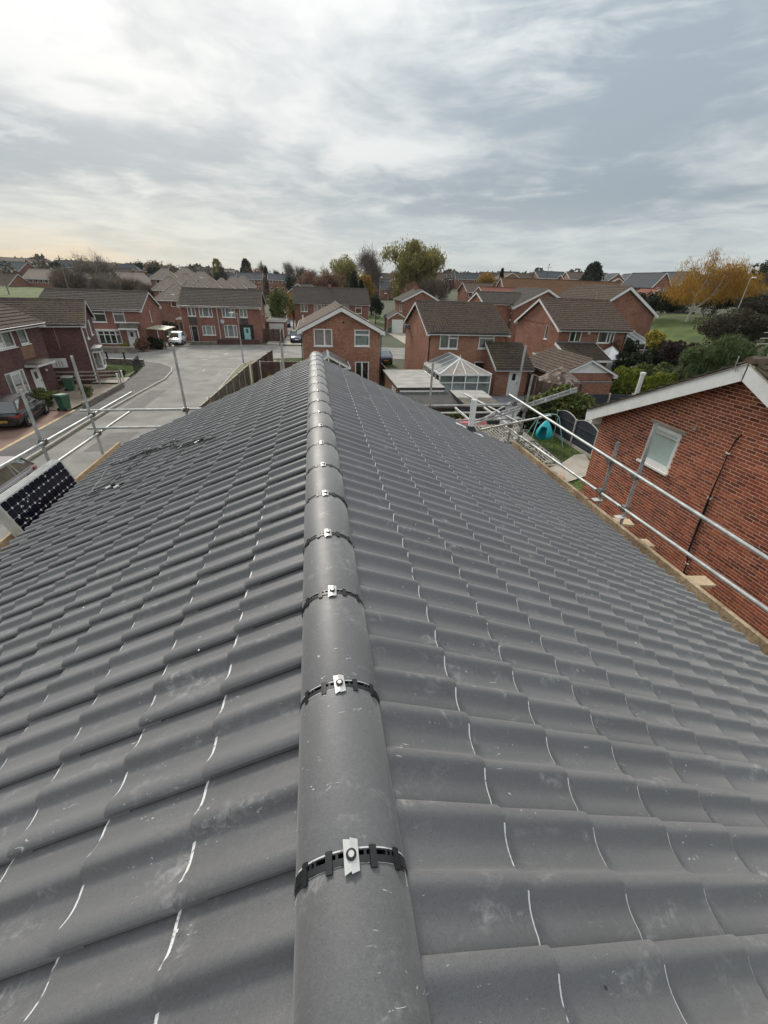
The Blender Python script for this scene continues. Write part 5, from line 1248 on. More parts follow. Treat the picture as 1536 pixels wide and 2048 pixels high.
mb.quad((.012, 0, 0), (9, 0, 0), (9, 0, KE), (.012, 0, KE)); mb.quad((.012, KW, 0), (9, KW, 0), (9, KW, KE), (.012, KW, KE)); mb.quad((9, 0, 0), (9, KW, 0), (9, KW, KE), (9, 0, KE)); mb.poly([(9, 0, KE), (9, KW, KE), (9, kc, KR_)])
mat('mortar', (0.72, 0.50, 0.385), 0.95, 0.18, 6, 0.3, 80)
kwall = mb.build('wall', 'mortar', tK)
def kbrick_mat():
    m, nt, p, out = mat_base('brick_single')
    g = nt.new('ShaderNodeNewGeometry'); oi = nt.new('ShaderNodeObjectInfo')
    r_ = nt.math('FRACT', nt.math('ADD', g.outputs['Random Per Island'], nt.math('MULTIPLY', oi.outputs['Random'], 7.31)))
    c = nt.ramp(r_, [(0, (0.140, 0.040, 0.026)), (.35, (0.250, 0.064, 0.034)), (.7, (0.340, 0.090, 0.046)), (.93, (0.430, 0.130, 0.064)), (1, (0.17, 0.06, 0.045))])
    n1 = nt.noise(g.outputs['Position'], 34.0, 4, 0.65); n2 = nt.noise(g.outputs['Position'], 1.1, 3)
    c = nt.mix(nt.math('MULTIPLY', nt.step(n1, .48, .75), .45), c, (0.085, 0.030, 0.024)); c = nt.mix(nt.math('MULTIPLY', nt.step(n2, .4, .75), .40), c, (0.44, 0.145, 0.07)); st_ = nt.noise(nt.mapv(g.outputs['Position'], (1, 2.6, .45)), 1.0, 4, .6); c = nt.mix(nt.math('MULTIPLY', nt.step(st_, .52, .78), .5), c, (0.10, 0.045, 0.035))
    nt.put(p.inputs['Base Color'], c); p.inputs['Roughness'].default_value = .88; p.inputs['Specular IOR Level'].default_value = .25
    bump(nt, p, nt.math('ADD', n1, nt.noise(g.outputs['Position'], 150, 2)), .35, .004)
kbrick_mat()
def brick_verts(l): 
    b_ = .003; a = MB(); x0 = .0
    h = .0300
    a.v = [(.03, -l / 2, -h), (.03, l / 2, -h), (.03, l / 2, h), (.03, -l / 2, h), (0.003, -l / 2, -h), (0.003, l / 2, -h), (0.003, l / 2, h), (0.003, -l / 2, h), (0, -l / 2 + b_, -h + b_), (0, l / 2 - b_, -h + b_), (0, l / 2 - b_, h - b_), (0, -l / 2 + b_, h - b_)]
    a.f = [[0, 1, 5, 4], [1, 2, 6, 5], [2, 3, 7, 6], [3, 0, 4, 7], [4, 5, 9, 8], [5, 6, 10, 9], [6, 7, 11, 10], [7, 4, 8, 11], [8, 9, 10, 11]]; a.m = [0] * 9
    return a
bl_ = []
for r_ in range(int(KR_ / .075)):
    z = r_ * .075 + .0375; off = (r_ % 2) * .1125
    u = -off
    while u < KW:
        a, b = max(u, 0), min(u + .225, KW); u += .225
        if b - a < .05: continue
        if z > KE - .04:
            lim = (KR_ - z - .05) / kt
            a, b = max(a, kc - lim), min(b, kc + lim)
            if b - a < .06: continue
        if WIN[2] - .08 < z < WIN[2] + WIN[3] + .01:
            if a < WIN[0] < b: b = WIN[0]
            elif a < WIN[0] + WIN[1] < b: a = WIN[0] + WIN[1]
            elif WIN[0] <= a and b <= WIN[0] + WIN[1]: continue
            if b - a < .04: continue
        if WIN[2] + WIN[3] + .01 <= z < WIN[2] + WIN[3] + .09 and WIN[0] - .12 < (a + b) / 2 < WIN[0] + WIN[1] + .12: continue
        p = Vector((KX, KY0 + (a + b) / 2, z)); d = p - EYE; dep = d.dot(_fw)
        px = .5 + 819.5 / 1536 * d.dot(_r) / dep if dep > .1 else 9
        # hidden behind the near eave when low; only what shows counts
        bl_.append(((d.length if px < 1.02 and z > 2.6 - (KY0 + a - 5) * .1 else 50 + d.length), a, b, z))
bl_.sort(key=lambda t: t[0])
FULL = brick_verts(.2105).mesh('brick', 'brick_single')
krest = MB()
for i, (dd, a, b, z) in enumerate(bl_):
    jx = rnd.uniform(-.0015, .0025)
    if i < 300:
        me = FULL if b - a > .22 else brick_verts(b - a - .0145).mesh('brick', 'brick_single')
        link('brick', me, kwall, (jx + .0, (a + b) / 2 + rnd.uniform(-.001, .001), z + rnd.uniform(-.001, .001)))
    else:
        v = brick_verts(b - a - .0145); o = len(krest.v); krest.v.extend((x + jx, y + (a + b) / 2, q + z) for (x, y, q) in v.v); krest.f.extend([k + o for k in f] for f in v.f); krest.m.extend(v.m)
stuff(krest.build('brickwork', 'brick_single', kwall, fix=False))
MB().box(-.004, .05, WIN[0] - .1, WIN[0] + WIN[1] + .1, WIN[2] + WIN[3] + .012, WIN[2] + WIN[3] + .085).build('lintel', 'concrete', kwall)
wk = window(tK, lambda u, v: (.0, u, v), (1, 0, 0), *WIN[:2], *WIN[2:], cols=(1,), curtain='blind', pane='obscure_glass', fw=.085)
# roof of K: ridge along x
kov, kvov = .34, .30
kan = math.atan(kt); kca, ksa = math.cos(kan), math.sin(kan); KL = (kc + kov) / kca; KRT = KR_ + .10
def Kb(u, s, h): return (-kvov + u, KW + kov - s * kca + h * ksa, KRT - (KL - s) * ksa + h * kca)
def Kf(u, s, h): return (-kvov + u, -kov + s * kca - h * ksa, KRT - (KL - s) * ksa + h * kca)
dk_ = MB()
for F in (Kf, Kb): dk_.hexa([F(.02, .02, -.1), F(9.5, .02, -.1), F(9.5, KL, -.1), F(.02, KL, -.1), F(.02, .02, -.015), F(9.5, .02, -.015), F(9.5, KL, -.015), F(.02, KL, -.015)])
kroof = dk_.build('roof', 'roof_dark', tK)
for F in (Kf, Kb): stuff(tiled_slope(F, 9.5, KL, 'roll', .34, .30, ppt=8, hgt=.035).build('tile_courses', 'roof_dark', kroof, fix=False))
for F, nm in ((Kf, 0), (Kb, 1)):
    a, b = Vector(F(0, 0.0, -.03)), Vector(F(0, KL, -.03)); dn = Vector((0, 0, -.34)); o = Vector((-.04, 0, 0))
    MB().hexa([a + dn, b + dn, b + dn + o, a + dn + o, a, b, b + o, a + o]).build('bargeboard', 'white_upvc', kroof)
    MB().hexa([a + Vector((-.055, 0, -.02)), b + Vector((-.055, 0, -.02)), b + Vector((.02, 0, -.02)), a + Vector((.02, 0, -.02)), a + Vector((-.055, 0, .012)), b + Vector((-.055, 0, .012)), b + Vector((.02, 0, .012)), a + Vector((.02, 0, .012))]).build('barge_capping', 'concrete', kroof)
    for k in range(int(KL / .34)):   # verge tiles bedded over the barge
        s0 = k * .34; v_ = [Vector(F(0, s0, 0.004)), Vector(F(0, s0 + .36, -.012)), Vector(F(.2, s0 + .36, -.012)), Vector(F(.2, s0, .004))]; v_ = [q + Vector((-.07, 0, 0)) for q in v_]
        MB().hexa(v_ + [q + Vector((0, 0, .03)) for q in v_]).build('verge_tile', 'roof_dark', kroof)
zk = KRT - KL * ksa
for (y0, y1) in ((KW - .02, KW + kov + .01), (-kov - .01, .02)):
    MB().prism([(y0, zk + .02), (y0, zk - .36), (y0 + (y1 - y0) * .25, zk - .36), (y1, zk - .22), (y1, zk + .0)] if y1 > KW else [(y1, zk + .02), (y1, zk - .36), (y0 + .2, zk - .36), (y0, zk - .22), (y0, zk)], 'x', -kvov - .035, .0).build('eave_box', 'white_upvc', kroof)
MB().box(-.2, 9.2, KW + kov - .03, KW + kov, zk - .2, zk - .02).build('fascia', 'white_upvc', kroof); MB().tube([(-.3, KW + kov + .06, zk - .03), (9.2, KW + kov + .06, zk - .03)], .055, 8).build('gutter', 'black_upvc', kroof, 50)
for k in range(20): MB().prism([(kc - .13, KRT - .03), (kc - .09, KRT + .06), (kc, KRT + .10), (kc + .09, KRT + .06), (kc + .13, KRT - .03)], 'x', -kvov - .06 + k * .46, -kvov - .06 + k * .46 + .45).build('ridge_tile', 'roof_brown', kroof)
MB().lathe([(.06, 0), (.06, .90), (.075, .91), (.075, .98)], 14, (.70, 8.03, 5.0)).build('flue', 'white_upvc', kroof, 50)
# cable down the wall, sensor, aerial lead
cbk = MB(); pts = [(-.01, 7.05 - KY0, 5.48), (-.02, 7.10 - KY0, 5.36), (-.02, 7.14 - KY0, 5.05), (-.02, 7.12 - KY0, 4.6), (-.03, 7.10 - KY0, 4.1), (-.02, 7.08 - KY0, 3.7), (-.02, 7.06 - KY0, 3.25), (-.03, 7.0 - KY0, 2.6), (-.02, 6.9 - KY0, 2.2), (-.02, 6.8 - KY0, 1.2)]
cbk.tube(pts, [.012, .014, .010, .012, .018, .024, .024, .02, .016, .014], 6); cbk.build('wall_cable', 'cable_black', tK, 60)
for (y, z) in ((7.14, 5.02), (7.09, 3.95), (6.9, 2.25)): MB().box(-.035, .0, y - KY0 - .05, y - KY0 + .05, z - .012, z + .012).build('cable_clip', 'label_white', tK)
MB().box(-.05, .0, 8.10 - KY0, 8.19 - KY0, 5.22, 5.30).build('hose_hook', 'rail_timber', tK)
for k in range(2): MB().tube([(-kvov - .05, kc + .25 + .01 * k, KRT + .06), (-kvov - .09, kc + .22, KRT - .12), (-kvov - .07, kc + .12 + .05 * k, KRT - .22 - .02 * k)], .006, 5).build('aerial_lead', 'cable_grey', kroof, 60)
# television aerial on K
ta = thing('tv_aerial', 'metal television aerial on a mast above the mossy ridge next door', 'aerial', (11.2, 9.2, 6.0))
MB().tube([(0, 0, 0), (0, 0.1, 1.9)], .018, 8).build('mast', 'lamp_grey', ta, 50); MB().tube([(0, .1, 1.3), (.1, -.05, 2.05)], .012, 6).build('boom', 'lamp_grey', ta, 50)
for k in range(7): z = 1.0 + k * .13; MB().tube([(-.42 + .03 * k, .08, z), (.42 - .03 * k, .12, z + .02)], .009, 6).build('element', 'white_dirty', ta, 50)
# ================================================================== street lamps
def lamp(x, y, top, label, arm=(-.5, 0), m='lamp_grey', z0=None, head='lamp_grey'):
    z = gz(x, y) if z0 is None else z0
    t = thing('street_lamp', label, 'street lamp', (x, y, z)); h = top - z
    MB().lathe([(.08, 0), (.08, 1.1), (.05, 1.15), (.036, h - .1), (.032, h)], 12).build('column', m, t, 50)
    a, b = arm
    MB().tube([(0, 0, h - .1), (a * .3, b * .3, h + .02), (a * .6, b * .6, h + .03)], .025, 8).build('bracket', m, t, 50)
    MB().hexa([(a * .5 - .09, b * .5 - .09, h - .02), (a * 1.5 + .05, b * 1.5 - .07, h + .0), (a * 1.5 + .05, b * 1.5 + .07, h), (a * .5 - .09, b * .5 + .09, h - .02), (a * .5 - .06, b * .5 - .06, h + .12), (a * 1.5, b * 1.5 - .05, h + .08), (a * 1.5, b * 1.5 + .05, h + .08), (a * .5 - .06, b * .5 + .06, h + .12)]).build('lantern', 'label_white', t)
lamp(-7.65, 48.6, 4.95, 'grey street lamp on the fence-side kerb, its lantern across the teal-doored semi', (-.55, 0))
lamp(-17.0, 62.9, 6.0, 'pinkish street lamp in front of the black-doored semi', (-.5, -.1), 'lamp_rust')
lamp(13.4, 81.0, 6.6, 'slim street lamp before the small garage with the white door', (-.45, 0))
lamp(14.7, 100, 9.3, 'tall pale street lamp on the green by the amber tree', (.4, 0))
lamp(35.9, 120, 9.6, 'street lamp with white sign beside the far road', (.45, 0))
lamp(33.0, 118, 9.4, 'plain street lamp left of the lamp with the white sign', (-.4, 0))
lamp(50.9, 48, 10.0, 'street lamp rising from the scrub right of the golden birch', (.5, 0), z0=gz(50.9, 48))
lamp(-20.5, 92, 8.0, 'grey street lamp standing among the beige hipped bungalows', (.5, 0))
for (x, y, h, lb) in ((-55.5, 118, 9.5, 'bare timber telegraph pole behind the long grey roof'), (-2.0, 118, 9.6, 'timber telegraph pole at the far end of the side road'), (-74, 128, 8.5, 'timber telegraph pole at the edge of the playing field')):
    t = thing('telegraph_pole', lb, 'telegraph pole', (x, y, gz(x, y))); MB().lathe([(.14, 0), (.10, h)], 10).build('pole', 'wood_pole', t, 50); MB().box(-.8, .8, -.05, .05, h - .6, h - .48).build('crossarm', 'wood_pole', t)

# ================================================================== bins
def wheelie_bin(x, y, rz, label, m='bin_green', ml='bin_green_lid', group=None, s=1.0):
    t = thing('wheelie_bin', label, 'bin', (x, y, .11), rz, group)
    b = MB(); b.hexa([(-.21, -.24, .06), (.21, -.24, .06), (.21, .22, .06), (-.21, .22, .06), (-.28, -.32, .95), (.28, -.32, .95), (.28, .30, .95), (-.28, .30, .95)]); b.box(-.30, .30, -.345, .32, .90, .955)
    b.build('body', m, t)
    l_ = MB(); l_.hexa([(-.30, -.35, .96), (.30, -.35, .96), (.30, .36, .96), (-.30, .36, .96), (-.25, -.29, 1.03), (.25, -.29, 1.03), (.27, .34, 1.06), (-.27, .34, 1.06)]); l_.build('lid', ml, t)
    MB().tube([(-.26, .40, .98), (.26, .40, .98)], .018, 8).build('handle', m, t, 50)
    for sx in (-.25, .25): 
        w_ = MB().lathe([(.10, -.025), (.105, 0), (.10, .025)], 16).build('wheel', 'rubber', t, 50); w_.matrix_local = Matrix.Translation((sx, .25, .10)) @ Matrix.Rotation(H90, 4, 'Y')
    return t
wheelie_bin(-16.35, 29.75, R(160), 'green wheelie bin at the end of the low stone wall by the dark car')
wheelie_bin(-18.7, 35.6, R(100), 'green wheelie bin with grey lid beside the white front door', ml='lamp_grey')
wheelie_bin(14.2, 82.3, 0, 'green wheelie bin by the small garage with the white door')
for k in range(3): wheelie_bin(-29.6 + k * .75, 83.5, R(180 + 5 * k), 'teal bin in the row before the brick wall below the beige hipped roofs', 'bin_teal', 'bin_teal', 'teal bins behind the carport')

# ================================================================== walls, railings and fences on the left
lw = thing('stone_wall', 'low rough stone garden wall running from the wheelie bin along the footway', 'wall', (-15.62, 30.3, 0))
core = MB(); core.box(.05, .28, .03, 6.3, 0, .40); core.build('core', 'old_stone', lw)
y = .0; row = 0
for row in range(3):
    y = rnd.uniform(0, .15)
    while y < 6.2:
        l_ = rnd.uniform(.24, .5); z0 = row * .155; q = lambda: rnd.uniform(-.015, .015)
        MB().hexa([(.0 + q(), y + q(), z0), (.33 + q(), y, z0), (.33 + q(), y + l_ - .02, z0), (q(), y + l_ - .02, z0), (.01 + q(), y + .01, z0 + .145 + q()), (.32, y + .015, z0 + .145 + q()), (.32, y + l_ - .03, z0 + .145 + q()), (.01 + q(), y + l_ - .03, z0 + .145)]).build('stone', 'old_stone', lw); y += l_
for (x, y, lb) in ((-15.75, 37.0, 'white gate stub post at the end of the stone wall'), (-15.95, 38.4, 'white gate post beside the pale path to the lawn')):
    t = thing('gate_post', lb, 'post', (x, y, .1)); MB().box(-.05, .05, -.05, .05, 0, .95).build('post', 'white_upvc', t); MB().box(-.065, .065, -.065, .065, .95, .99).build('cap', 'white_upvc', t)
ir = thing('iron_railing', 'black iron railing panel leaning along the edge of the corner lawn', 'railing', (-16.75, 43.2, .1), R(100))
for z in (.15, .95): MB().box(0, 3.2, -.02, .02, z - .02, z + .02).build('rail', 'iron_black', ir)
for k in range(17): MB().box(k * .2 - .02, k * .2 + .02, -.012, .012, .02, 1.05).build('bar', 'iron_black', ir)
gw = thing('garden_wall', 'low mossy brick wall along the back of the corner lawn', 'wall', (-21.0, 47.1, 0), R(-8)); MB().box(0, 4.0, 0, .2, 0, .62).build('wall', 'old_stone', gw); MB().box(-.02, 4.02, -.03, .23, .62, .68).build('coping', 'lead', gw)
for x in (.5, 2.2): MB().box(x - .06, x + .06, .03, .15, .68, 1.35).build('pier', 'iron_black', gw)

def panel_fence(name, label, a, b, n, h, m, pm, boards=12, post_h=.08, gapz=.05, top=None, step=0.0, post_w=.10, cap=True, arch=0.0, gravel=False):
    a, b = Vector((*a, 0)), Vector((*b, 0)); d = b - a; t = thing(name, label, 'fence', a, math.atan2(d.y, d.x)); L = d.length; pl = L / n
    for k in range(n):
        x0 = k * pl + post_w / 2; x1 = (k + 1) * pl - post_w / 2; z = step * k
        pb = MB(); bw_ = (x1 - x0) / boards
        for j in range(boards):
            u0, u1 = x0 + j * bw_, x0 + (j + 1) * bw_; c = ((j + .5) / boards - .5) * 2; hh = h + z + arch * (1 - c * c)
            yo = .008 * (j % 2)
            pb.box(u0 + .002, u1 + (.008 if j < boards - 1 else -.002), yo, yo + .014, gapz + z, hh)
        o = stuff(pb.build('fence_panel', m, t))
        if gravel: MB().box(x0, x1, -.02, .03, 0, gapz).build('gravel_board', pm, t)
        for zz in (.35, h - .25): MB().box(x0, x1, -.035, -.002, zz + z - .035, zz + z + .035).build('arris_rail', m, t)
        if cap:
            if arch:
                prev = None
                for j in range(9):
                    c = (j / 8 - .5) * 2; p = (x0 + (x1 - x0) * j / 8, .01, h + z + arch * (1 - c * c) + .02)
                    if prev: MB().beam(prev, p, .05, .035).build('capping', pm, t)
                    prev = p
            else: MB().box(x0 - .01, x1 + .01, -.03, .045, h + z + .001, h + z + .035).build('capping', 'rail_timber' if 'brown' in m or 'weathered' in m else m, t)
    for k in range(n + 1): MB().box(k * pl - post_w / 2, k * pl + post_w / 2, -post_w / 2, post_w / 2, 0, h + post_h + step * min(k, n - 1)).build('post', pm, t)
    return t
panel_fence('timber_fence', 'weathered greenish timber fence along the verge of the street', (-6.55, 22.0), (-5.5, 37.2), 8, 1.75, 'fence_weathered', 'rail_timber', 14)
panel_fence('timber_fence', 'brown timber fence stepping on towards the lawn beyond the weathered panels', (-5.3, 37.5), (-4.25, 45.7), 4, 1.75, 'fence_brown', 'rail_timber', 14, step=.02)
panel_fence('timber_fence', 'brown timber fence crossing to the orange brick gable with a white post', (-4.75, 38.9), (-1.2, 38.9), 2, 1.75, 'fence_brown', 'white_dirty', 14)
panel_fence('timber_fence', 'short reddish fence between the two orange brick houses', (6.2, 36.6), (6.2, 45.0), 4, 1.5, 'fence_brown', 'fence_brown', 12)
panel_fence('timber_fence', 'dark boundary fence beside the white back door', (18.0, 27.8), (18.0, 37.0), 5, 1.8, 'fence_brown', 'fence_brown', 12)
panel_fence('timber_fence', 'brown side fence running back from the road beside the blue car', (-4.65, 64.8), (-4.9, 76.0), 6, 1.7, 'fence_weathered', 'rail_timber', 12)
panel_fence('timber_fence', 'dark slatted fence beside the carport where the white car parks', (-20.4, 61.4), (-20.2, 66.5), 3, 1.5, 'fence_brown', 'fence_brown', 12)
panel_fence('composite_fence', 'slate-blue slatted fence with arched tops and pale posts beside the lawn', (14.65, 23.1), (14.65, 16.9), 3, 1.52, 'fence_slate', 'concrete_post', 16, arch=.22, gapz=.22, gravel=True)
panel_fence('composite_fence', 'slate-blue slatted fence with pale concrete posts behind the laurel', (15.2, 26.6), (22.2, 26.4), 4, 1.72, 'fence_slate', 'concrete_post', 16, gapz=.3, cap=False, gravel=True)
tb = thing('garden_table', 'white oval garden table top on the lawn behind the crossing fence', 'table', (-2.3, 38.2, 0)); MB().lathe([(.85, .72), (.88, .75), (.85, .78)], 24).build('top', 'white_upvc', tb, 50)
for k in range(4): a = R(45 + 90 * k); MB().tube([(.6 * math.cos(a), .6 * math.sin(a), .72), (.7 * math.cos(a), .7 * math.sin(a), 0)], .02, 6).build('leg', 'white_upvc', tb)

# ================================================================== back gardens on the right
s1 = thing('flat_roof_garage', 'brick outbuilding with pale flat felt roof beside the hipped conservatory', 'outbuilding', (5.25, 26.1, 0))
MB().box(0, 2.75, .1, 5.9, 0, 2.15).build('wall', 'brick_orange', s1); MB().box(-.15, 2.95, -.1, 6.05, 2.16, 2.31).build('fascia', 'roof_felt_dark', s1); MB().box(-.17, 2.97, -.12, 6.07, 2.312, 2.335).build('felt', 'roof_felt', s1); MB().box(.0, 2.9, -.14, -.102, 2.0, 2.15).build('board', 'white_upvc', s1)
f_ = MB()
for y in (1.0, 2.0, 3.0, 4.0, 5.0): f_.box(-.16, 2.96, y - .05, y + .03, 2.336, 2.342)
stuff(f_.build('felt_lap', 'roof_felt', s1)); 
for k in range(3): MB().box(-.20, -.16, .4 + k * .5, .6 + k * .5, 1.0, 2.1).build('pipe_box', 'white_dirty', s1)
s2 = thing('felt_shed', 'low shed with dark felt roof in front of the pale flat roof', 'shed', (5.3, 23.6, 0))
MB().box(0, 3.2, 0, 2.3, 0, 1.75).build('wall', 'fence_brown', s2); MB().hexa([(-.1, -.1, 1.62), (3.3, -.1, 1.62), (3.3, 2.4, 2.0), (-.1, 2.4, 2.0), (-.1, -.1, 1.68), (3.3, -.1, 1.68), (3.3, 2.4, 2.06), (-.1, 2.4, 2.06)]).build('roof', 'roof_felt_dark', s2)
for x in (.75, 1.6, 2.45): MB().beam((x, -.1, 1.69), (x, 2.4, 2.07), .05, .012).build('felt_lap', 'roof_felt_moss', s2)
s3 = thing('pent_shed', 'black-sided shed with half pale, half dark felt roof by the patio', 'shed', (8.45, 22.1, 0), R(-3))
MB().box(0, 2.0, 0, 3.9, 0, 1.95).build('wall', 'fence_slate', s3); MB().box(-.1, 2.15, -.1, 4.1, 1.96, 2.10).build('fascia', 'black_upvc', s3)
MB().box(-.08, 2.13, 2.1, 4.08, 2.105, 2.125).build('felt', 'roof_felt', s3); MB().box(-.08, 2.13, -.08, 2.08, 2.105, 2.13).build('felt', 'roof_felt_moss', s3)
sl_ = MB()
for k in range(14): sl_.box(-.012, 0, k * .28, k * .28 + .26, .05, 1.93)
stuff(sl_.build('boarding', 'fence_slate', s3))
pk = thing('playhouse', 'faded pink plastic playhouse roof showing behind the vent pipe', 'playhouse', (8.9, 23.2, 0)); pk.location = (8.1, 20.4, 1.5)
MB().hexa([(-.9, -.5, 0), (.9, -.5, 0), (.9, .5, 0), (-.9, .5, 0), (-.7, -.35, .3), (.7, -.35, .3), (.7, .35, .3), (-.7, .35, .3)]).build('roof', 'pink_plastic', pk); MB().box(-.6, .6, -.4, .4, -1.25, -.005).build('wall', 'white_dirty', pk)
for k in range(5): MB().box(-.6 + k * .28, -.5 + k * .28, -.36, .36, .30, .325).build('rib', 'pink_plastic', pk)
# corrugated lean-to between the houses, thick with moss
cg_ = thing('corrugated_roof', 'mossy corrugated lean-to roof on posts below the scaffold, between the houses', 'lean-to', (5.6, 13.1, 0))
def corr(par, x0, x1, y0, y1, z0, z1, m):
    mb = MB(); n = int((x1 - x0) / .02)
    for i in range(n + 1):
        x = x0 + (x1 - x0) * i / n; z = z0 + .022 * math.sin(2 * math.pi * x / .15)
        for (y, dz) in ((y0, 0), (y1, z1 - z0)): mb.v.append((x, y, z + dz))
    for i in range(n): mb.f.append([2 * i, 2 * i + 2, 2 * i + 3, 2 * i + 1]); mb.m.append(0)
    return mb.build('corrugated_sheet', m, par, 60, fix=False)
for k in range(4): corr(cg_, k * .86, k * .86 + .84, 0, 2.2, 2.36 + .012 * (k % 2), 2.44, 'moss_sheet'); corr(cg_, k * .86, k * .86 + .84, 2.12, 4.3, 2.47 + .012 * (k % 2), 2.52, 'moss_sheet')
mo = MB()
for i in range(900):
    x = round(rnd.uniform(0, 3.4) / .15) * .15 + .11 + rnd.gauss(0, .02); y = rnd.uniform(.02, 4.2); l_ = rnd.uniform(.03, .14); w_ = rnd.uniform(.015, .035); z = 2.37 + y * .035
    if math.sin(x * 2.1 + 1) * math.sin(y * 1.7) < -.35: continue
    mo.hexa([(x - w_, y, z - .02), (x + w_, y, z - .02), (x + w_, y + l_, z - .02), (x - w_, y + l_, z - .02), (x - w_ * .6, y + .01, z + .022), (x + w_ * .6, y + .01, z + .022), (x + w_ * .5, y + l_ - .01, z + .026), (x - w_ * .5, y + l_ - .01, z + .022)])
stuff(mo.build('moss', 'moss_clump', cg_, fix=False))
for (x, y) in ((2.9, .15), (2.35, .2), (3.35, 2.2), (3.35, 4.2)): MB().box(x - .05, x + .05, y - .05, y + .05, 0, 2.33).build('post', 'rail_timber', cg_)
MB().box(-.1, 3.42, -.03, .02, 2.27, 2.33).build('front_rail', 'white_dirty', cg_)
for x in (1.6, 3.2): MB().box(x - .035, x + .035, 4.4, 7.6, 2.40, 2.48).build('rafter', 'white_dirty', cg_)
for y in (5.6, 6.9): MB().box(.3, 3.6, y - .03, y + .03, 2.33, 2.395).build('purlin', 'white_dirty', cg_)
# swing with a turquoise pod seat
sw = thing('pod_swing', 'turquoise hanging pod swing on a pale tube frame beside the slate-blue fence', 'swing', (12.9, 21.1, 0))
for (a, b) in (((-1.1, -.4, 0), (-.62, -.05, 1.72)), ((1.1, -.4, 0), (.62, -.05, 1.72)), ((-1.0, .7, 0), (-.62, .05, 1.72)), ((1.0, .7, 0), (.62, .05, 1.72))): MB().tube([a, b], .024, 8).build('leg', 'turquoise_tube', sw, 50)
MB().tube([(-.62, 0, 1.72), (-.45, 0, 1.88), (.0, 0, 1.92), (.45, 0, 1.88), (.62, 0, 1.72)], .024, 8).build('top_bar', 'turquoise_tube', sw, 50); MB().tube([(0, 0, 1.9), (-.05, 0, 1.55)], .015, 6).build('hanger', 'turquoise_tube', sw, 50)
pod = MB(); N = 18
prof_ = [(.03, 1.56), (.14, 1.45), (.30, 1.22), (.42, .98), (.47, .76), (.43, .58), (.28, .47), (.05, .43)]
for (r_, z) in prof_:
    for j in range(N): a = 2 * math.pi * j / N; k = 1 + .05 * math.sin(3 * a + z * 5); pod.v.append((-.05 + r_ * k * math.cos(a) * 1.05, r_ * k * math.sin(a) * .85, z))
for i in range(len(prof_) - 1):
    for j in range(N):
        if 2 <= i <= 4 and j in (10, 11, 12): continue
        j2 = (j + 1) % N; pod.f.append([i * N + j, i * N + j2, (i + 1) * N + j2, (i + 1) * N + j]); pod.m.append(0)
pod.build('pod_seat', 'turquoise', sw, 60)
fp = thing('fire_bowl', 'terracotta fire bowl with dark lid knob on the grass by the mossy lean-to', 'fire bowl', (10.75, 15.9, 0)); MB().lathe([(.12, 0), (.2, .05), (.34, .3), (.42, .42)], 20).build('bowl', 'terracotta', fp, 50); MB().lathe([(.45, .43), (.40, .50), (.2, .56), (.05, .58)], 20).build('lid', 'terracotta', fp, 50); MB().lathe([(.05, .58), (.07, .62), (.03, .66)], 10).build('knob', 'rubber', fp, 50)
gzb = thing('gazebo', 'small gazebo with weathered shingle pyramid roof behind the laurel bush', 'gazebo', (17.4, 28.2, 0))
for (x, y) in ((-1.1, -1.1), (1.1, -1.1), (1.1, 1.1), (-1.1, 1.1)): MB().box(x - .06, x + .06, y - .06, y + .06, 0, 2.3).build('post', 'fence_brown', gzb)
sh = []
for q in range(6):
    a0, a1 = R(60 * q), R(60 * q + 60)
    for c in range(7):
        r0, r1 = 1.62 * (1 - c / 7.2), 1.62 * (1 - (c + 1.25) / 7.2); z0, z1 = 2.3 + .95 * c / 7, 2.3 + .95 * (c + 1.15) / 7; n = max(1, 7 - c)
        for j in range(n):
            f0, f1 = (j + .03) / n, (j + .97) / n
            def pt(r_, f, z): return Vector((r_ * (math.cos(a0) * (1 - f) + math.cos(a1) * f), r_ * (math.sin(a0) * (1 - f) + math.sin(a1) * f), z))
            p = [pt(r0, f0, z0), pt(r0, f1, z0), pt(max(r1, .02), f1, z1), pt(max(r1, .02), f0, z1)]; MB().hexa(p + [v + Vector((0, 0, .03)) for v in p]).build('shingle', 'roof_beige' if rnd.random() < .45 else 'roof_brown', gzb)
MB().lathe([(1.5, 2.28), (.05, 3.22)], 6).build('roof_core', 'roof_dark', gzb)
tr_ = thing('garden_wall', 'red brick garden wall and trellis under the low brown garage roof', 'wall', (18.6, 30.4, 0)); MB().box(0, 4.8, 0, .22, 0, 1.7).build('wall', 'brick_red', tr_); MB().box(-.03, 4.83, -.03, .25, 1.7, 1.76).build('coping', 'lead', tr_)

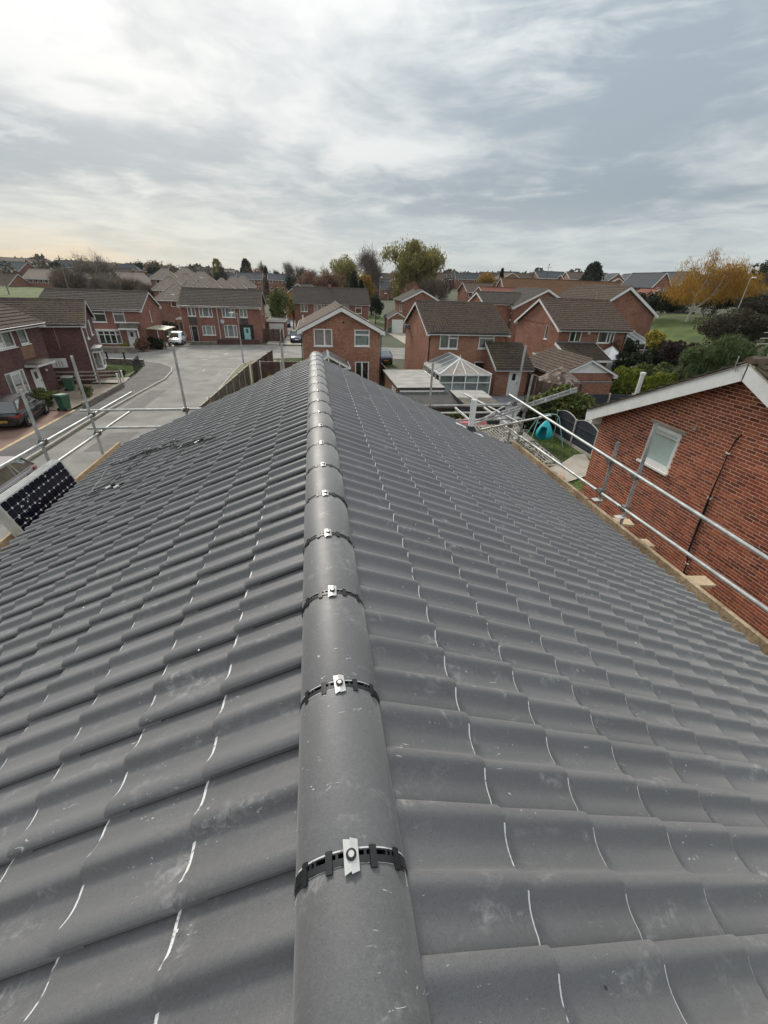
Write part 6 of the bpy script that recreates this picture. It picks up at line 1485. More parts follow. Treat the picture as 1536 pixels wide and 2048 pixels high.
# ================================================================== vehicles
def wheel_set():
    ty = MB().lathe([(.20, -.10), (.29, -.105), (.325, -.08), (.33, 0), (.325, .08), (.29, .105), (.20, .10)], 24).mesh('tyre', 'rubber', 40)
    rm_ = MB(); rm_.lathe([(.205, -.08), (.205, .085), (.19, .095), (.17, .08)], 24)
    for k in range(5):
        a = 2 * math.pi * k / 5
        for da in (-.16, .16):
            p, q = Vector((.03 * math.cos(a), .03 * math.sin(a), .098)), Vector((.19 * math.cos(a + da), .19 * math.sin(a + da), .092)); rm_.beam(p, q, .035, .02, 1)
    rm_.lathe([(.05, .085), (.04, .108)], 12, mi=1)
    return ty, rm_.mesh('rim', ['car_trim', 'alloy'], 40)
TY, RM = wheel_set()
def car(label, x, y, head, pm, L=4.25, Wd=1.80, Ht=1.52, hatch=True, plate_rear=True, z=.11, suv=False, group=None):
    """local +x forward; body shell lofted through stations"""
    t = thing('parked_car', label, 'car', (x, y, z), head, group); hw = Wd / 2
    zb = .22 if not suv else .26; belt = Ht * .60
    st = [(-L / 2, .62, .42, belt * .86), (-L / 2 + .10, .88, .30, belt * .95), (-L / 2 + .5, .97, zb, belt), (-L * .2, 1.0, zb, belt + .01), (L * .12, 1.0, zb, belt - .01), (L * .27, .98, zb, belt - .05), (L / 2 - .35, .92, zb + .02, belt - .16), (L / 2 - .08, .80, .30, belt - .30), (L / 2, .60, .36, belt - .42)]
    mb = MB(); n = 9
    for (sx, w_, b0, t0) in st:
        w1 = hw * w_; h = t0 - b0
        for (fy, fz) in ((-.86, 0), (-.98, .18), (-1.0, .52), (-.96, .84), (-.82, 1.0), (0, 1.035), (.82, 1.0), (.96, .84), (1.0, .52), (.98, .18), (.86, 0)): mb.v.append((sx, w1 * fy, b0 + h * fz))
    m_ = 11
    for i in range(len(st) - 1):
        for j in range(m_): j2 = (j + 1) % m_; mb.f.append([i * m_ + j, i * m_ + j2, (i + 1) * m_ + j2, (i + 1) * m_ + j]); mb.m.append(0)
    mb.f.append(list(range(m_))); mb.m.append(0); mb.f.append([(len(st) - 1) * m_ + j for j in range(m_ - 1, -1, -1)]); mb.m.append(0)
    body = mb.build('body', pm, t, 42)
    # cabin
    xr0 = -L / 2 + (.16 if hatch else .75); xr1 = -L / 2 + (.62 if hatch else 1.2); xf1 = L * .075; xf0 = L * .255
    wb, wt = hw * .90, hw * .70; zb_, zt = belt - .02, Ht
    B = [(xr0, zb_ + .03), (xr1, zt - .07), ((xr1 + xf1) / 2, zt), (xf1, zt - .06), (xf0, zb_ - .03)]
    def Q(i, s, w_): return (B[i][0], s * w_, B[i][1])
    rf = MB(); 
    for i in (1, 2):
        a, b = Q(i, -1, wt), Q(i + 1, -1, wt); c, d = Q(i + 1, 1, wt), Q(i, 1, wt); mid = lambda p: (p[0], 0, p[2] + .025)
        rf.quad(a, b, mid(b), mid(a)); rf.quad(mid(a), mid(b), c, d)
    rf.build('roof', pm, t, 60)
    def gl(pts, nm): MB().poly(pts).build(nm, 'glass_car', t)
    gl([Q(4, -1, wb), Q(4, 1, wb), Q(3, 1, wt), Q(3, -1, wt)], 'windscreen'); gl([Q(0, -1, wb), Q(0, 1, wb), Q(1, 1, wt), Q(1, -1, wt)], 'rear_window')
    xm = (xr1 + xf1) / 2 - .1
    for s in (-1, 1):
        mid_b, mid_t = (xm, s * wb, zb_), (xm, s * wt, zt - .01)
        gl([Q(0, s, wb), mid_b, mid_t, Q(1, s, wt)], 'side_window'); gl([mid_b, Q(4, s, wb), Q(3, s, wt), mid_t], 'side_window')
        pil = MB()
        for (p, q, w_) in ((Q(0, s, wb), Q(1, s, wt), .10), (Q(4, s, wb), Q(3, s, wt), .06), (mid_b, mid_t, .06), (Q(1, s, wt), (xm, s * wt, zt - .005), .05), ((xm, s * wt, zt - .005), Q(3, s, wt), .05), (Q(0, s, wb), mid_b, .04), (mid_b, Q(4, s, wb), .04)): pil.beam(p, q, w_, .035)
        pil.build('pillar', pm, t)
        mi_ = MB().hexa([(xf0 - .30, s * (hw - .02), belt + .0), (xf0 - .12, s * (hw - .02), belt), (xf0 - .12, s * (hw + .17), belt + .03), (xf0 - .26, s * (hw + .17), belt + .03), (xf0 - .30, s * (hw - .02), belt + .12), (xf0 - .12, s * (hw - .02), belt + .10), (xf0 - .14, s * (hw + .16), belt + .14), (xf0 - .26, s * (hw + .16), belt + .15)]); mi_.build('mirror', pm, t)
        hl = MB().hexa([(L / 2 - .42, s * hw * .93, belt - .25), (L / 2 - .06, s * hw * .70, belt - .42), (L / 2 - .03, s * hw * .50, belt - .40), (L / 2 - .2, s * hw * .60, belt - .24), (L / 2 - .42, s * hw * .94, belt - .18), (L / 2 - .10, s * hw * .74, belt - .33), (L / 2 - .06, s * hw * .52, belt - .31), (L / 2 - .22, s * hw * .62, belt - .19)]); hl.build('headlight', 'head_clear', t)
        MB().hexa([(-L / 2 - .015, s * hw * .42, belt * .74), (-L / 2 + .05, s * hw * .90, belt * .74), (-L / 2 + .34, s * hw * 1.0, belt * .80), (-L / 2 + .3, s * hw * .8, belt * .76), (-L / 2 + .0, s * hw * .42, belt * .86), (-L / 2 + .07, s * hw * .90, belt * .88), (-L / 2 + .34, s * hw * .99, belt * .90), (-L / 2 + .3, s * hw * .8, belt * .9)]).build('tail_light', 'tail_red', t)
        MB().box(-L * .36, L * .36, s * hw * .995 - .012, s * hw * .995 + .012, zb + .0, zb + .13).build('sill_trim', 'car_trim', t)
        MB().tube([(-L * .12, s * hw * 1.005, belt - .16), (L * .02 - .2, s * hw * 1.005, belt - .16)], .014, 6).build('door_handle', pm, t)
    MB().box(-L / 2 - .02, -L / 2 + .12, -hw * .62, hw * .62, .30, .46).build('rear_bumper', 'car_trim', t); MB().box(L / 2 - .12, L / 2 + .02, -hw * .55, hw * .55, .30, .46).build('grille', 'car_trim', t)
    MB().box(-L / 2 - .035, -L / 2 - .02, -.26, .26, .47, .58).build('rear_plate', 'plate_yellow', t); MB().box(L / 2 + .02, L / 2 + .03, -.26, .26, .40, .51).build('front_plate', 'plate_white', t)
    ch = MB()
    for k in range(7): ch.box(-L / 2 - .038, -L / 2 - .035, -.22 + k * .062 + (.03 if k > 3 else 0), -.185 + k * .062 + (.03 if k > 3 else 0), .49, .56)
    stuff(ch.build('plate_lettering', 'car_trim', t))
    MB().lathe([(.055, 0), (.055, .012)], 16).build('badge', 'alloy', t).matrix_local = Matrix.Translation((-L / 2 + .02, 0, belt * .80)) @ Matrix.Rotation(-H90, 4, 'Y')
    for sx in (-L * .31, L * .315):
        for s in (-1, 1):
            ar = MB().lathe([(.375, -.02), (.375, .02)], 24).build('wheel_arch', 'car_trim', t); ar.matrix_local = Matrix.Translation((sx, s * (hw - .005), .34)) @ Matrix.Rotation(-s * H90, 4, 'X')
            tyo = link('wheel', TY, t); tyo.matrix_local = Matrix.Translation((sx, s * (hw - .075), .33)) @ Matrix.Rotation(-s * H90, 4, 'X'); link('rim', RM, tyo)
    return t
car('black hatchback with yellow rear plate parked on the block-paved drive', -17.72, 27.5, R(99), 'paint_black', 4.3, 1.84, 1.58, suv=True, z=.11)
car('silver-mauve car parked at the kerb behind the stacked solar panels', -12.75, 16.3, R(-90), 'paint_silver', 4.2, 1.76, 1.48, z=.006)
car('white hatchback facing the street beside the black-doored semi', -18.1, 63.2, R(-88), 'paint_white', 4.1, 1.78, 1.50, z=.112)
car('dark blue hatchback facing the street behind the orange brick gable', -2.55, 67.6, R(-87), 'paint_blue', 4.1, 1.76, 1.50, z=.112)
car('blue-grey car parked farther up the side road', -5.4, 92, R(-88), 'paint_blue', 4.2, 1.78, 1.5, z=.03)
car('blue car half hidden between the two orange brick houses', 7.55, 49.6, R(100), 'paint_blue', 4.1, 1.76, 1.48, z=.06)
car('white car on the far road by the brick shop', 31.5, 102, R(170), 'paint_white', 4.2, 1.78, 1.48, z=gz(31.5, 102) + .1)
car('white van-like car parked high up the side street', -9.0, 128, R(-70), 'paint_white', 4.4, 1.8, 1.7, z=gz(-9, 128) + .05)
vn = thing('white_van', 'tall white van parked by the brick shop on the far road', 'van', (35.8, 105, gz(35.8, 105))); MB().prism([(-1.0, .3), (1.0, .3), (1.0, 2.2), (.9, 2.35), (-.9, 2.35), (-1.0, 2.2)], 'y', 0, 4.8).build('body', 'paint_white', vn); MB().box(-.85, .85, -.03, 0, 1.3, 2.0).build('windscreen', 'glass_car', vn)
for (a, b) in ((-.95, .9), (.95, .9), (-.95, 3.9), (.95, 3.9)): 
    w_ = link('wheel', TY, vn); w_.matrix_local = Matrix.Translation((a, b, .33)) @ Matrix.Rotation(H90, 4, 'Y')
# ================================================================== planting
def leaf_quads(C, size, aspect=1.6, rs=nr, droop=0.0, up=None):
    """random leaf faces at centres C (n,3)"""
    n = len(C); a = rs.normal(size=(n, 3))
    if up is not None: a = a * (1 - up[1]) + np.array(up[0]) * up[1] * 1.6
    a[:, 2] -= droop; a /= np.linalg.norm(a, axis=1)[:, None]
    b = np.cross(a, rs.normal(size=(n, 3))); b /= np.linalg.norm(b, axis=1)[:, None] + 1e-9
    s = size * rs.uniform(.6, 1.4, size=(n, 1)); a = a * s * aspect * .5; b = b * s * .5
    return np.stack([C - a, C + b * .9, C + a, C - b * .9], axis=1)
def clump_points(n, centre, rad, rs=nr, shell=.55, lumps=14):
    """points in uneven lumps filling an ellipsoid, thicker towards the outside"""
    lc = rs.normal(size=(lumps, 3)); lc /= np.linalg.norm(lc, axis=1)[:, None]; lc *= rs.uniform(.35, .85, size=(lumps, 1)); lc[:, 2] = lc[:, 2] * .9
    k = rs.randint(0, lumps, n); lr = rs.uniform(.22, .42, lumps)
    d = rs.normal(size=(n, 3)); d /= np.linalg.norm(d, axis=1)[:, None]; r_ = rs.uniform(shell, 1.0, size=(n, 1)) ** .6
    p = lc[k] + d * r_ * lr[k][:, None]
    return np.array(centre) + p * np.array(rad)
def bush(name, label, x, y, rad, m, n=1800, size=.12, z=None, cat='bush', aspect=1.6, lumps=16, droop=0., up=None, group=None, stem=True):
    g = gz(x, y) if z is None else z
    t = thing(name, label, cat, (x, y, g), 0, group)
    C = clump_points(n, (0, 0, rad[2] * .95), rad, lumps=lumps); C = C[C[:, 2] > .02]
    link('foliage', quads_mesh('foliage', leaf_quads(C, size, aspect, droop=droop, up=up), m), t)
    if stem:
        s = MB()
        for k in range(5): a = rnd.uniform(0, 6.28); s.tube([(.05 * math.cos(a), .05 * math.sin(a), -.05), (rad[0] * .35 * math.cos(a), rad[1] * .35 * math.sin(a), rad[2] * .7), (rad[0] * .6 * math.cos(a), rad[1] * .6 * math.sin(a), rad[2] * 1.3)], [.04, .025, .008], 5)
        s.build('stem', 'bark', t)
    return t
def skeleton(h, spread, levels, rs, lean=(0, 0), trunk=.35, kids=(3, 4), decay=.66, r0=.2, up=.35, wob=.18):
    """branch list: (points, radii, level); returns also twig ends"""
    out = []; ends = []
    def grow(p, d, l, r_, lev):
        n = 4; pts = [p]; q = p; dd = d
        for i in range(n):
            dd = (dd + Vector(rs.normal(size=3)) * wob * (1 if lev else .35) + Vector((0, 0, up * .12 * (lev > 0)))).normalized(); q = q + dd * (l / n); pts.append(q)
        out.append((pts, [r_ * (1 - .45 * i / n) for i in range(n + 1)], lev))
        if lev == levels: ends.append((q, dd)); ends.append((pts[2], dd)); return
        k = rs.randint(kids[0], kids[1] + 1)
        for j in range(k):
            a = 2 * math.pi * (j + rs.uniform(-.3, .3)) / k; ang = rs.uniform(.35, .95) * spread
            s1 = dd.cross(Vector((1, .3, .1))).normalized(); s2 = dd.cross(s1)
            nd = (dd * math.cos(ang) + (s1 * math.cos(a) + s2 * math.sin(a)) * math.sin(ang)).normalized()
            b = pts[-1] if j < 2 or lev == 0 and j < 3 else pts[rs.randint(2, n)]
            grow(b, nd, l * decay * rs.uniform(.75, 1.2), r_ * .58, lev + 1)
    grow(Vector((0, 0, -.2)), Vector((lean[0], lean[1], 1)).normalized(), h * trunk, r0, 0)
    return out, ends
def tree(name, label, x, y, top, width, m, seed, kind='leafy', n=2500, size=.30, levels=4, bark='bark', lean=(0, 0), z=None, group=None, spread=1.0, trunk=.30, r0=None, twigs=True, up=.35, droop=0., aspect=1.7, cat='tree'):
    rs = np.random.RandomState(seed); g = gz(x, y) if z is None else z; h = top - g
    t = thing(name, label, cat, (x, y, g), 0, group)
    if kind in ('leafy', 'bare', 'wispy'):
        br, ends = skeleton(h, spread, levels, rs, lean, trunk, r0=r0 or h * .022, up=up)
        P = np.array([tuple(p) for pts, _, lv in br for p in pts]); zx = P[:, 2].max(); wx = max(abs(P[:, 0]).max(), abs(P[:, 1]).max(), .1)
        sz = h * .97 / zx; sx = width / wx
        f = lambda p: Vector((p.x * sx, p.y * sx, p.z * sz))
        tk = MB()
        for pts, rr_, lv in br:
            if lv >= levels and kind == 'leafy' and not twigs: continue
            tk.tube([f(p) for p in pts], [max(q, .012 if size > .2 else .006) for q in rr_], 6 if lv < 2 else 4, cap=False)
        tk.build('trunk', bark, t, 60, fix=False)
        E_ = np.array([tuple(f(p)) for p, d in ends]); D_ = np.array([tuple(d) for p, d in ends])
        k = rs.randint(0, len(E_), n); C = E_[k] + rs.normal(size=(n, 3)) * np.array([width * .10, width * .10, h * .045])
        if kind == 'leafy':
            n2 = int(n * .6); C[:n2] = clump_points(n2, (lean[0] * h * .5, lean[1] * h * .5, h * .60), (width * 1.0, width * 1.0, h * .46), rs, .3, 26)
            V = leaf_quads(C, size * .72, aspect, rs, droop, ((.15, 0, 1), .6) if up > .8 else None)
        else:   # fine twigs: long thin faces fanning out of the branch ends
            a = D_[k] * .8 + rs.normal(size=(n, 3)) * .55; a[:, 2] += (.35 if kind == 'bare' else -droop); a /= np.linalg.norm(a, axis=1)[:, None]
            b = np.cross(a, rs.normal(size=(n, 3))); b /= np.linalg.norm(b, axis=1)[:, None]; L_ = size * rs.uniform(.5, 1.5, (n, 1)); wd = size * .026 * (1 if kind == 'bare' else 3.2)
            V = np.stack([C - b * wd, C + b * wd, C + a * L_ + b * wd * .25, C + a * L_ - b * wd * .25], axis=1)
        link('crown', quads_mesh('crown', V, m), t)
    else:   # conifer: tiers of drooping sprays round a straight trunk
        MB().tube([(0, 0, -.2), (lean[0] * h * .5, 0, h * .5), (lean[0] * h, 0, h)], [h * .02, h * .012, .02], 6).build('trunk', bark, t, 60)
        f = rs.uniform(0, 1, n); prof_ = {'cone': (1 - f) ** .8 * (f * 7).clip(0, 1), 'column': np.sin(np.pi * (f * .93 + .03)) ** .55, 'dome': np.sqrt(np.maximum(0, 1 - (1.25 * f - .25) ** 2))}[kind]
        a = rs.uniform(0, 2 * np.pi, n); rr_ = prof_ * width * rs.uniform(.45, 1.0, n) ** .5 * (1 + .18 * np.sin(a * 3 + f * 9 + seed) + .12 * np.sin(a * 7 + f * 23))
        C = np.stack([rr_ * np.cos(a) + lean[0] * h * f, rr_ * np.sin(a), h * (.05 + .95 * f)], axis=1)
        link('crown', quads_mesh('crown', leaf_quads(C, size, 2.2, rs, droop), m), t)
    return t

# --- beyond the houses, centre
tree('willow_tree', 'big olive willow with pale upswept shoots behind the low-gabled house', 26.3, 120, 17.3, 6.7, 'leaf_olive', 3, 'leafy', 30000, .30, 4, spread=.75, up=1.3, aspect=3.0)
tree('bare_tree', 'tall grey-brown half-bare tree left of the olive willow', 16.9, 131, 15.7, 6.0, 'twig_grey', 5, 'bare', 5500, 1.4, 4, spread=.9)
tree('pale_tree', 'pale olive-grey tree left of the half-bare one, over the long grey roof', 9.8, 138, 14.6, 5.4, 'leaf_olive', 8, 'leafy', 12000, .27, 4, spread=.8, up=.9, aspect=2.6)
tree('amber_tree', 'narrow amber-leaved tree beside the green', 12.9, 110, 10.4, 2.3, 'leaf_amber', 9, 'leafy', 6000, .24, 3, spread=.7)
tree('dark_conifer', 'slim dark conifer left of the amber tree', 10.2, 112, 10.4, 1.0, 'leaf_conifer', 10, 'column', 1600, .40)
tree('green_conifer', 'squat green conifer at the foot of the amber tree', 11.3, 106, 8.6, 1.5, 'leaf_conifer', 12, 'cone', 1600, .42)
tree('russet_tree', 'wide russet-brown tree over the left end of the long grey roof', 5.0, 124, 11.0, 4.6, 'leaf_rust', 13, 'leafy', 11000, .24, 4)
tree('russet_tree', 'russet bush-like tree between the low-gabled house and the willow', 22.4, 104, 8.8, 3.4, 'leaf_rust', 14, 'leafy', 9000, .20, 4)
tree('brown_tree', 'dull brown twiggy tree right under the willow', 30.5, 112, 9.0, 4.2, 'twig_brown', 15, 'bare', 5000, 1.1, 4)
tree('russet_tree', 'faded russet tree in the gap above the side road', -1.5, 128, 10.6, 3.6, 'leaf_rust', 16, 'leafy', 8000, .24, 4)
tree('dark_tree', 'dark evergreen tree hanging over the right end of the long grey roof', 12.6, 90.5, 6.3, 2.0, 'leaf_deep', 18, 'leafy', 5000, .2, 3)
for i, (x, y, tp, wd, mm, kd) in enumerate(((-9.5, 200, 14.3, 4.0, 'twig_grey', 'bare'), (-4.0, 195, 13.0, 4.0, 'twig_brown', 'bare'), (-14, 196, 12.0, 3.5, 'leaf_conifer', 'leafy'), (1.5, 190, 11.6, 3.5, 'twig_grey', 'bare'), (-22, 205, 12.2, 3.5, 'leaf_rust', 'leafy'))):
    tree('skyline_tree', ['grey leafless tree on the skyline above the side road', 'brown leafless tree on the skyline beside the grey one', 'dark round tree on the skyline left of the leafless pair', 'small grey leafless tree at the right end of the skyline group', 'russet tree on the skyline behind the far brick semis'][i], x, y, tp, wd, mm, 40 + i, kd, 2600, .45 if kd == 'leafy' else 1.3, 4, group=None)
tree('skyline_conifer', 'dark domed conifer standing highest on the far skyline', -33.5, 260, 17.4, 3.2, 'leaf_conifer', 50, 'dome', 2200, .6)
tree('skyline_poplar', 'ragged upright tree on the far skyline left of the domed conifer', -48.1, 260, 16.8, 2.6, 'leaf_olive', 51, 'column', 900, .6)
tree('skyline_tree', 'tall slim leafless tree right of the domed conifer', -25.5, 262, 16.2, 2.0, 'twig_brown', 52, 'bare', 1500, 1.6)
tree('skyline_tree', 'dark green round tree in the trio on the left skyline', -85.5, 260, 14.8, 3.4, 'leaf_conifer', 53, 'leafy', 2000, .5)
tree('skyline_tree', 'olive round tree in the middle of the trio on the left skyline', -81.5, 262, 14.6, 3.0, 'leaf_olive', 54, 'leafy', 1800, .5)
tree('skyline_tree', 'orange round tree at the end of the trio on the left skyline', -77.0, 260, 15.2, 2.7, 'leaf_rust', 55, 'leafy', 1800, .5)
tree('bare_tree', 'spreading leafless tree with flat layered branches beyond the playing field', -51.3, 125, 12.2, 5.0, 'twig_grey', 60, 'bare', 3800, 1.2, 4, spread=1.15, up=.1)
for i, (x, y, tp, wd) in enumerate(((-56, 122, 8.0, 4.5), (-47, 118, 7.4, 4.5), (-41.5, 120, 6.8, 4.0), (-60, 128, 8.8, 4.0), (-37.0, 116, 6.0, 3.5))):
    tree('brown_thicket_tree', 'grey-brown leafless tree in the thicket behind the long grey roof', x, y, tp, wd, 'twig_grey' if i % 2 else 'twig_brown', 61 + i, 'bare', 4200, 1.1, 4, group='leafless thicket behind the long grey roof')
tree('orange_tree', 'small orange tree before the mid-distance roofs', -62.0, 188, 9.6, 2.4, 'leaf_rust', 70, 'leafy', 1500, .4, 3)
tree('amber_tree', 'round amber tree above the beige hipped bungalows', -45.0, 168, 9.2, 3.2, 'leaf_amber', 71, 'leafy', 2000, .4, 3)
tree('green_conifer', 'dark green conifer left of the round amber tree', -52.5, 172, 9.0, 1.8, 'leaf_conifer', 72, 'cone', 1300, .45)
tree('green_conifer', 'bluish conifer in front of the round amber tree', -47.5, 160, 8.0, 2.0, 'leaf_conifer', 73, 'cone', 1300, .45)
tree('garden_tree', 'green garden tree beside the teal-doored semi', -5.4, 81, 7.0, 2.3, 'leaf_laurel', 74, 'leafy', 6000, .18, 3)
tree('garden_tree', 'orange-tinted garden tree by the left corner of the long grey roof', -3.6, 86.5, 6.2, 1.4, 'leaf_amber', 75, 'leafy', 1500, .26, 3)
tree('palm_like_tree', 'spiky yellow-green garden plant up the side road', -7.0, 88, 5.2, 1.3, 'leaf_grass', 76, 'leafy', 1100, .35, 3, aspect=4)
tree('skyline_tree', 'small dark conifer on the skyline right of the willow', 36.5, 165, 12.5, 1.7, 'leaf_conifer', 77, 'cone', 900, .5)
for i, (x, y, tp, wd, mm, kd) in enumerate(((33.5, 150, 10.6, 4.0, 'twig_brown', 'bare'), (39, 155, 10.2, 3.8, 'leaf_rust', 'leafy'), (45, 160, 10.8, 4.0, 'leaf_deep', 'leafy'), (28.5, 140, 9.6, 4.0, 'leaf_olive', 'leafy'))):
    tree('roadside_tree', ['brown leafless tree along the far road', 'russet tree along the far road', 'dark green tree along the far road', 'olive tree at the near end of the far road'][i], x, y, tp, wd, mm, 80 + i, kd, 2400, .42 if kd == 'leafy' else 1.2, 4)
tree('yellow_tree', 'round golden-yellow tree beside the dark cypress', 47.0, 121, 11.5, 2.8, 'leaf_amber', 90, 'leafy', 2600, .34, 3)
tree('cypress', 'tall dark pointed cypress beside the golden-yellow tree', 47.9, 114, 12.3, 1.25, 'leaf_deep', 91, 'cone', 1900, .36)
tree('leaning_pine', 'dark pine leaning in the wind above the right-hand roofs', 96.0, 152, 16.9, 3.6, 'leaf_conifer', 92, 'dome', 1900, .55, lean=(.16, 0))
# --- the golden birch on the bank
tB_ = tree('silver_birch', 'golden weeping birch with forked white trunk on the grassy bank', 52.9, 57.3, 13.5, 5.9, 'leaf_gold', 101, 'wispy', 200, 1.0, 4, bark='bark_birch', trunk=.18, r0=.20, spread=.95, z=4.45)
for ch in list(tB_.children): bpy.data.objects.remove(ch)
rs = np.random.RandomState(5)
tk = MB(); limbs = [[(0, 0, -.3), (.25, 0, .9), (.42, 0, 1.7), (.35, .1, 2.6), (.15, .1, 3.4)], [(.42, 0, 1.5), (1.2, -.2, 2.4), (2.2, -.3, 3.3), (2.9, -.3, 4.6), (3.5, -.2, 6.2)], [(.15, .1, 3.4), (.7, .1, 4.2), (1.2, .2, 5.6), (1.5, .3, 7.6)], [(.15, .1, 3.4), (-.6, .2, 4.0), (-.9, .2, 5.0), (-1.1, .3, 6.6)], [(.7, .1, 4.2), (1.4, 0, 4.6), (2.0, 0, 5.2)], [(2.2, -.3, 3.3), (3.4, -.5, 4.4), (4.4, -.6, 5.8)]]
rads = [[.20, .18, .17, .15, .12], [.13, .12, .10, .07, .03], [.10, .09, .06, .025], [.08, .07, .05, .02], [.06, .04, .02], [.06, .045, .02]]
for l_, r_ in zip(limbs, rads): tk.tube(l_, r_, 8, cap=False)
tw = MB(); tips = []
for l_ in limbs[1:]:
    for q in l_[1:]:
        for _ in range(9):
            e0 = Vector(q); d = Vector((rs.normal() * .8, rs.normal() * .8, rs.uniform(.2, 1.4))); e1 = e0 + d * rs.uniform(.8, 1.7); e2 = e1 + Vector((d.x * .7, d.y * .7, -rs.uniform(.1, .7))); tw.tube([e0, e1, e2], [.022, .014, .006], 4, cap=False); tips += [e1, e2, (e1 + e2) / 2]
tk.build('trunk', 'bark_birch', tB_, 60, fix=False); tw.build('branches', 'bark', tB_, 60, fix=False)
n = 34000; T_ = np.array([tuple(p) for p in tips]); dom = rs.normal(size=(420, 3)); dom /= np.linalg.norm(dom, axis=1)[:, None]; dom[:, 2] = np.abs(dom[:, 2]) * .9 + .02; dom = dom * rs.uniform(.5, 1.0, (420, 1)) * np.array([7.6, 5.0, 5.6]) + np.array([3.0, 0, 3.5]); T_ = np.concatenate([T_, dom, dom])
k = rs.randint(0, len(T_), n); hang = rs.uniform(0, 1, (n, 1)) ** 1.3
C = T_[k] + rs.normal(size=(n, 3)) * np.array([.28, .28, .2]) + hang * np.array([.35, 0, -2.4]); C = C[C[:, 2] > 2.2 + .25 * np.abs(C[:, 0] - .8)]; opn = (C[:, 1] < .6) & (C[:, 2] < 6.6) & (C[:, 0] > -1.4) & (C[:, 0] < 3.6); C = C[~opn | (rs.uniform(size=len(C)) < .14)]; n = len(C)
a = rs.normal(size=(n, 3)) * .35 + np.array([.25, 0, -1]); a /= np.linalg.norm(a, axis=1)[:, None]; b = np.cross(a, rs.normal(size=(n, 3))); b /= np.linalg.norm(b, axis=1)[:, None]; L_ = rs.uniform(.2, .55, (n, 1)); wd = rs.uniform(.014, .036, (n, 1))
link('crown', quads_mesh('crown', np.stack([C, C + a * L_ * .5 + b * wd, C + a * L_, C + a * L_ * .5 - b * wd], axis=1), 'leaf_gold'), tB_)
tree('autumn_tree', 'yellow and green leaved tree behind the right side of the birch', 63.5, 64, 12.2, 4.5, 'leaf_amber', 103, 'leafy', 4200, .30, 4)
tree('dark_tree', 'dark green tree rising at the right behind the birch', 77, 70, 13.2, 3.2, 'leaf_deep', 104, 'leafy', 3200, .34, 4)
tree('brown_tree', 'brown leafless tree at the right behind the street lamp', 70, 60, 12.2, 4.2, 'twig_brown', 105, 'bare', 4500, 1.1, 4)
tree('evergreen_tree', 'dark evergreen under the birch crown', 50.5, 63, 8.3, 2.6, 'leaf_deep', 106, 'leafy', 2600, .28, 3)
# --- shrubs on the bank
bush('yellow_shrub', 'bright yellow variegated shrub at the foot of the birch', 37.4, 43.5, (1.3, 1.2, 1.0), 'leaf_yellow', 1300, .17, z=2.6)
bush('purple_shrub', 'dark wine-purple shrub below the yellow shrub', 35.6, 38.5, (2.2, 1.6, 1.15), 'leaf_wine', 2800, .16, z=2.1)
bush('dark_shrub', 'dark glossy evergreen shrub before the low white conservatory', 30.2, 37.5, (1.7, 1.5, 1.9), 'leaf_deep', 3000, .17, z=0)
bush('green_shrub', 'leafy green shrub between the conifer hedge and the grassy shrub', 29.2, 33.5, (2.3, 1.3, 1.45), 'leaf_laurel', 2800, .15, z=.5)
bush('grassy_shrub', 'big grey-green feathery shrub rising behind the near right-hand roof', 31.0, 29.0, (3.4, 1.9, 2.1), 'leaf_grass', 24000, .075, z=1.2, aspect=6.0, lumps=40, up=((.25, 0, 1), .5))
bush('grassy_shrub', 'second feathery grey-green shrub at the right of the first', 36.0, 27.5, (2.8, 1.8, 2.1), 'leaf_grass', 18000, .075, z=1.3, aspect=6.0, lumps=36, up=((.25, 0, 1), .5))
bush('brown_bramble', 'tangled dark brown brush on the bank under the street lamp', 44.0, 40.5, (5.0, 2.4, 2.3), 'leaf_brush', 20000, .11, z=2.7, lumps=34)
bush('brown_bramble', 'low brown scrub at the right end of the bank', 50.5, 36.0, (4.5, 2.6, 2.3), 'leaf_brush', 16000, .12, z=3.6, lumps=30)
bush('dark_shrub', 'dark rounded shrub left of the yellow shrub', 34.4, 44.0, (1.3, 1.0, 1.0), 'leaf_deep', 1500, .16, z=1.8)
bush('climber', 'rusty climbing plant on the wall below the curtained window', 30.6, 40.7, (1.1, .35, 1.5), 'leaf_rust', 1100, .12, z=1.2, stem=False)
# conifer hedge: yellow-tipped feathery sprays
hg = thing('conifer_hedge', 'bright yellow-green conifer hedge along the garden behind the near right roof', 'hedge', (24.4, 31.8, 0), R(-24))
rs = np.random.RandomState(77); n = 30000; u = rs.uniform(0, 11.5, n); f = rs.uniform(0, 1, n) ** .7; th_ = rs.uniform(0, 2 * np.pi, n)
prof_ = np.sqrt(np.maximum(.02, 1 - f ** 3)) * (1.0 + .12 * np.sin(u * 3.1) + .1 * np.sin(u * 7.7 + 2)); C = np.stack([u + .1 * np.cos(th_), .95 * prof_ * np.cos(th_) * rs.uniform(.75, 1.05, n), (2.35 + .22 * np.sin(u * 1.7) + .16 * np.sin(u * 4.3)) * f + .05], axis=1)
V = leaf_quads(C, .095, 3.2, rs, up=((.1, -.25, .8), .65)); hi = C[:, 2] + .40 * rs.normal(size=n) > .95
link('foliage', quads_mesh('foliage', V[~hi], 'leaf_laurel'), hg); link('new_growth', quads_mesh('new_growth', V[hi], 'leaf_hedge'), hg)
MB().box(.2, 11.3, -.45, .45, 0, 1.5).build('inner_growth', 'moss_clump', hg)
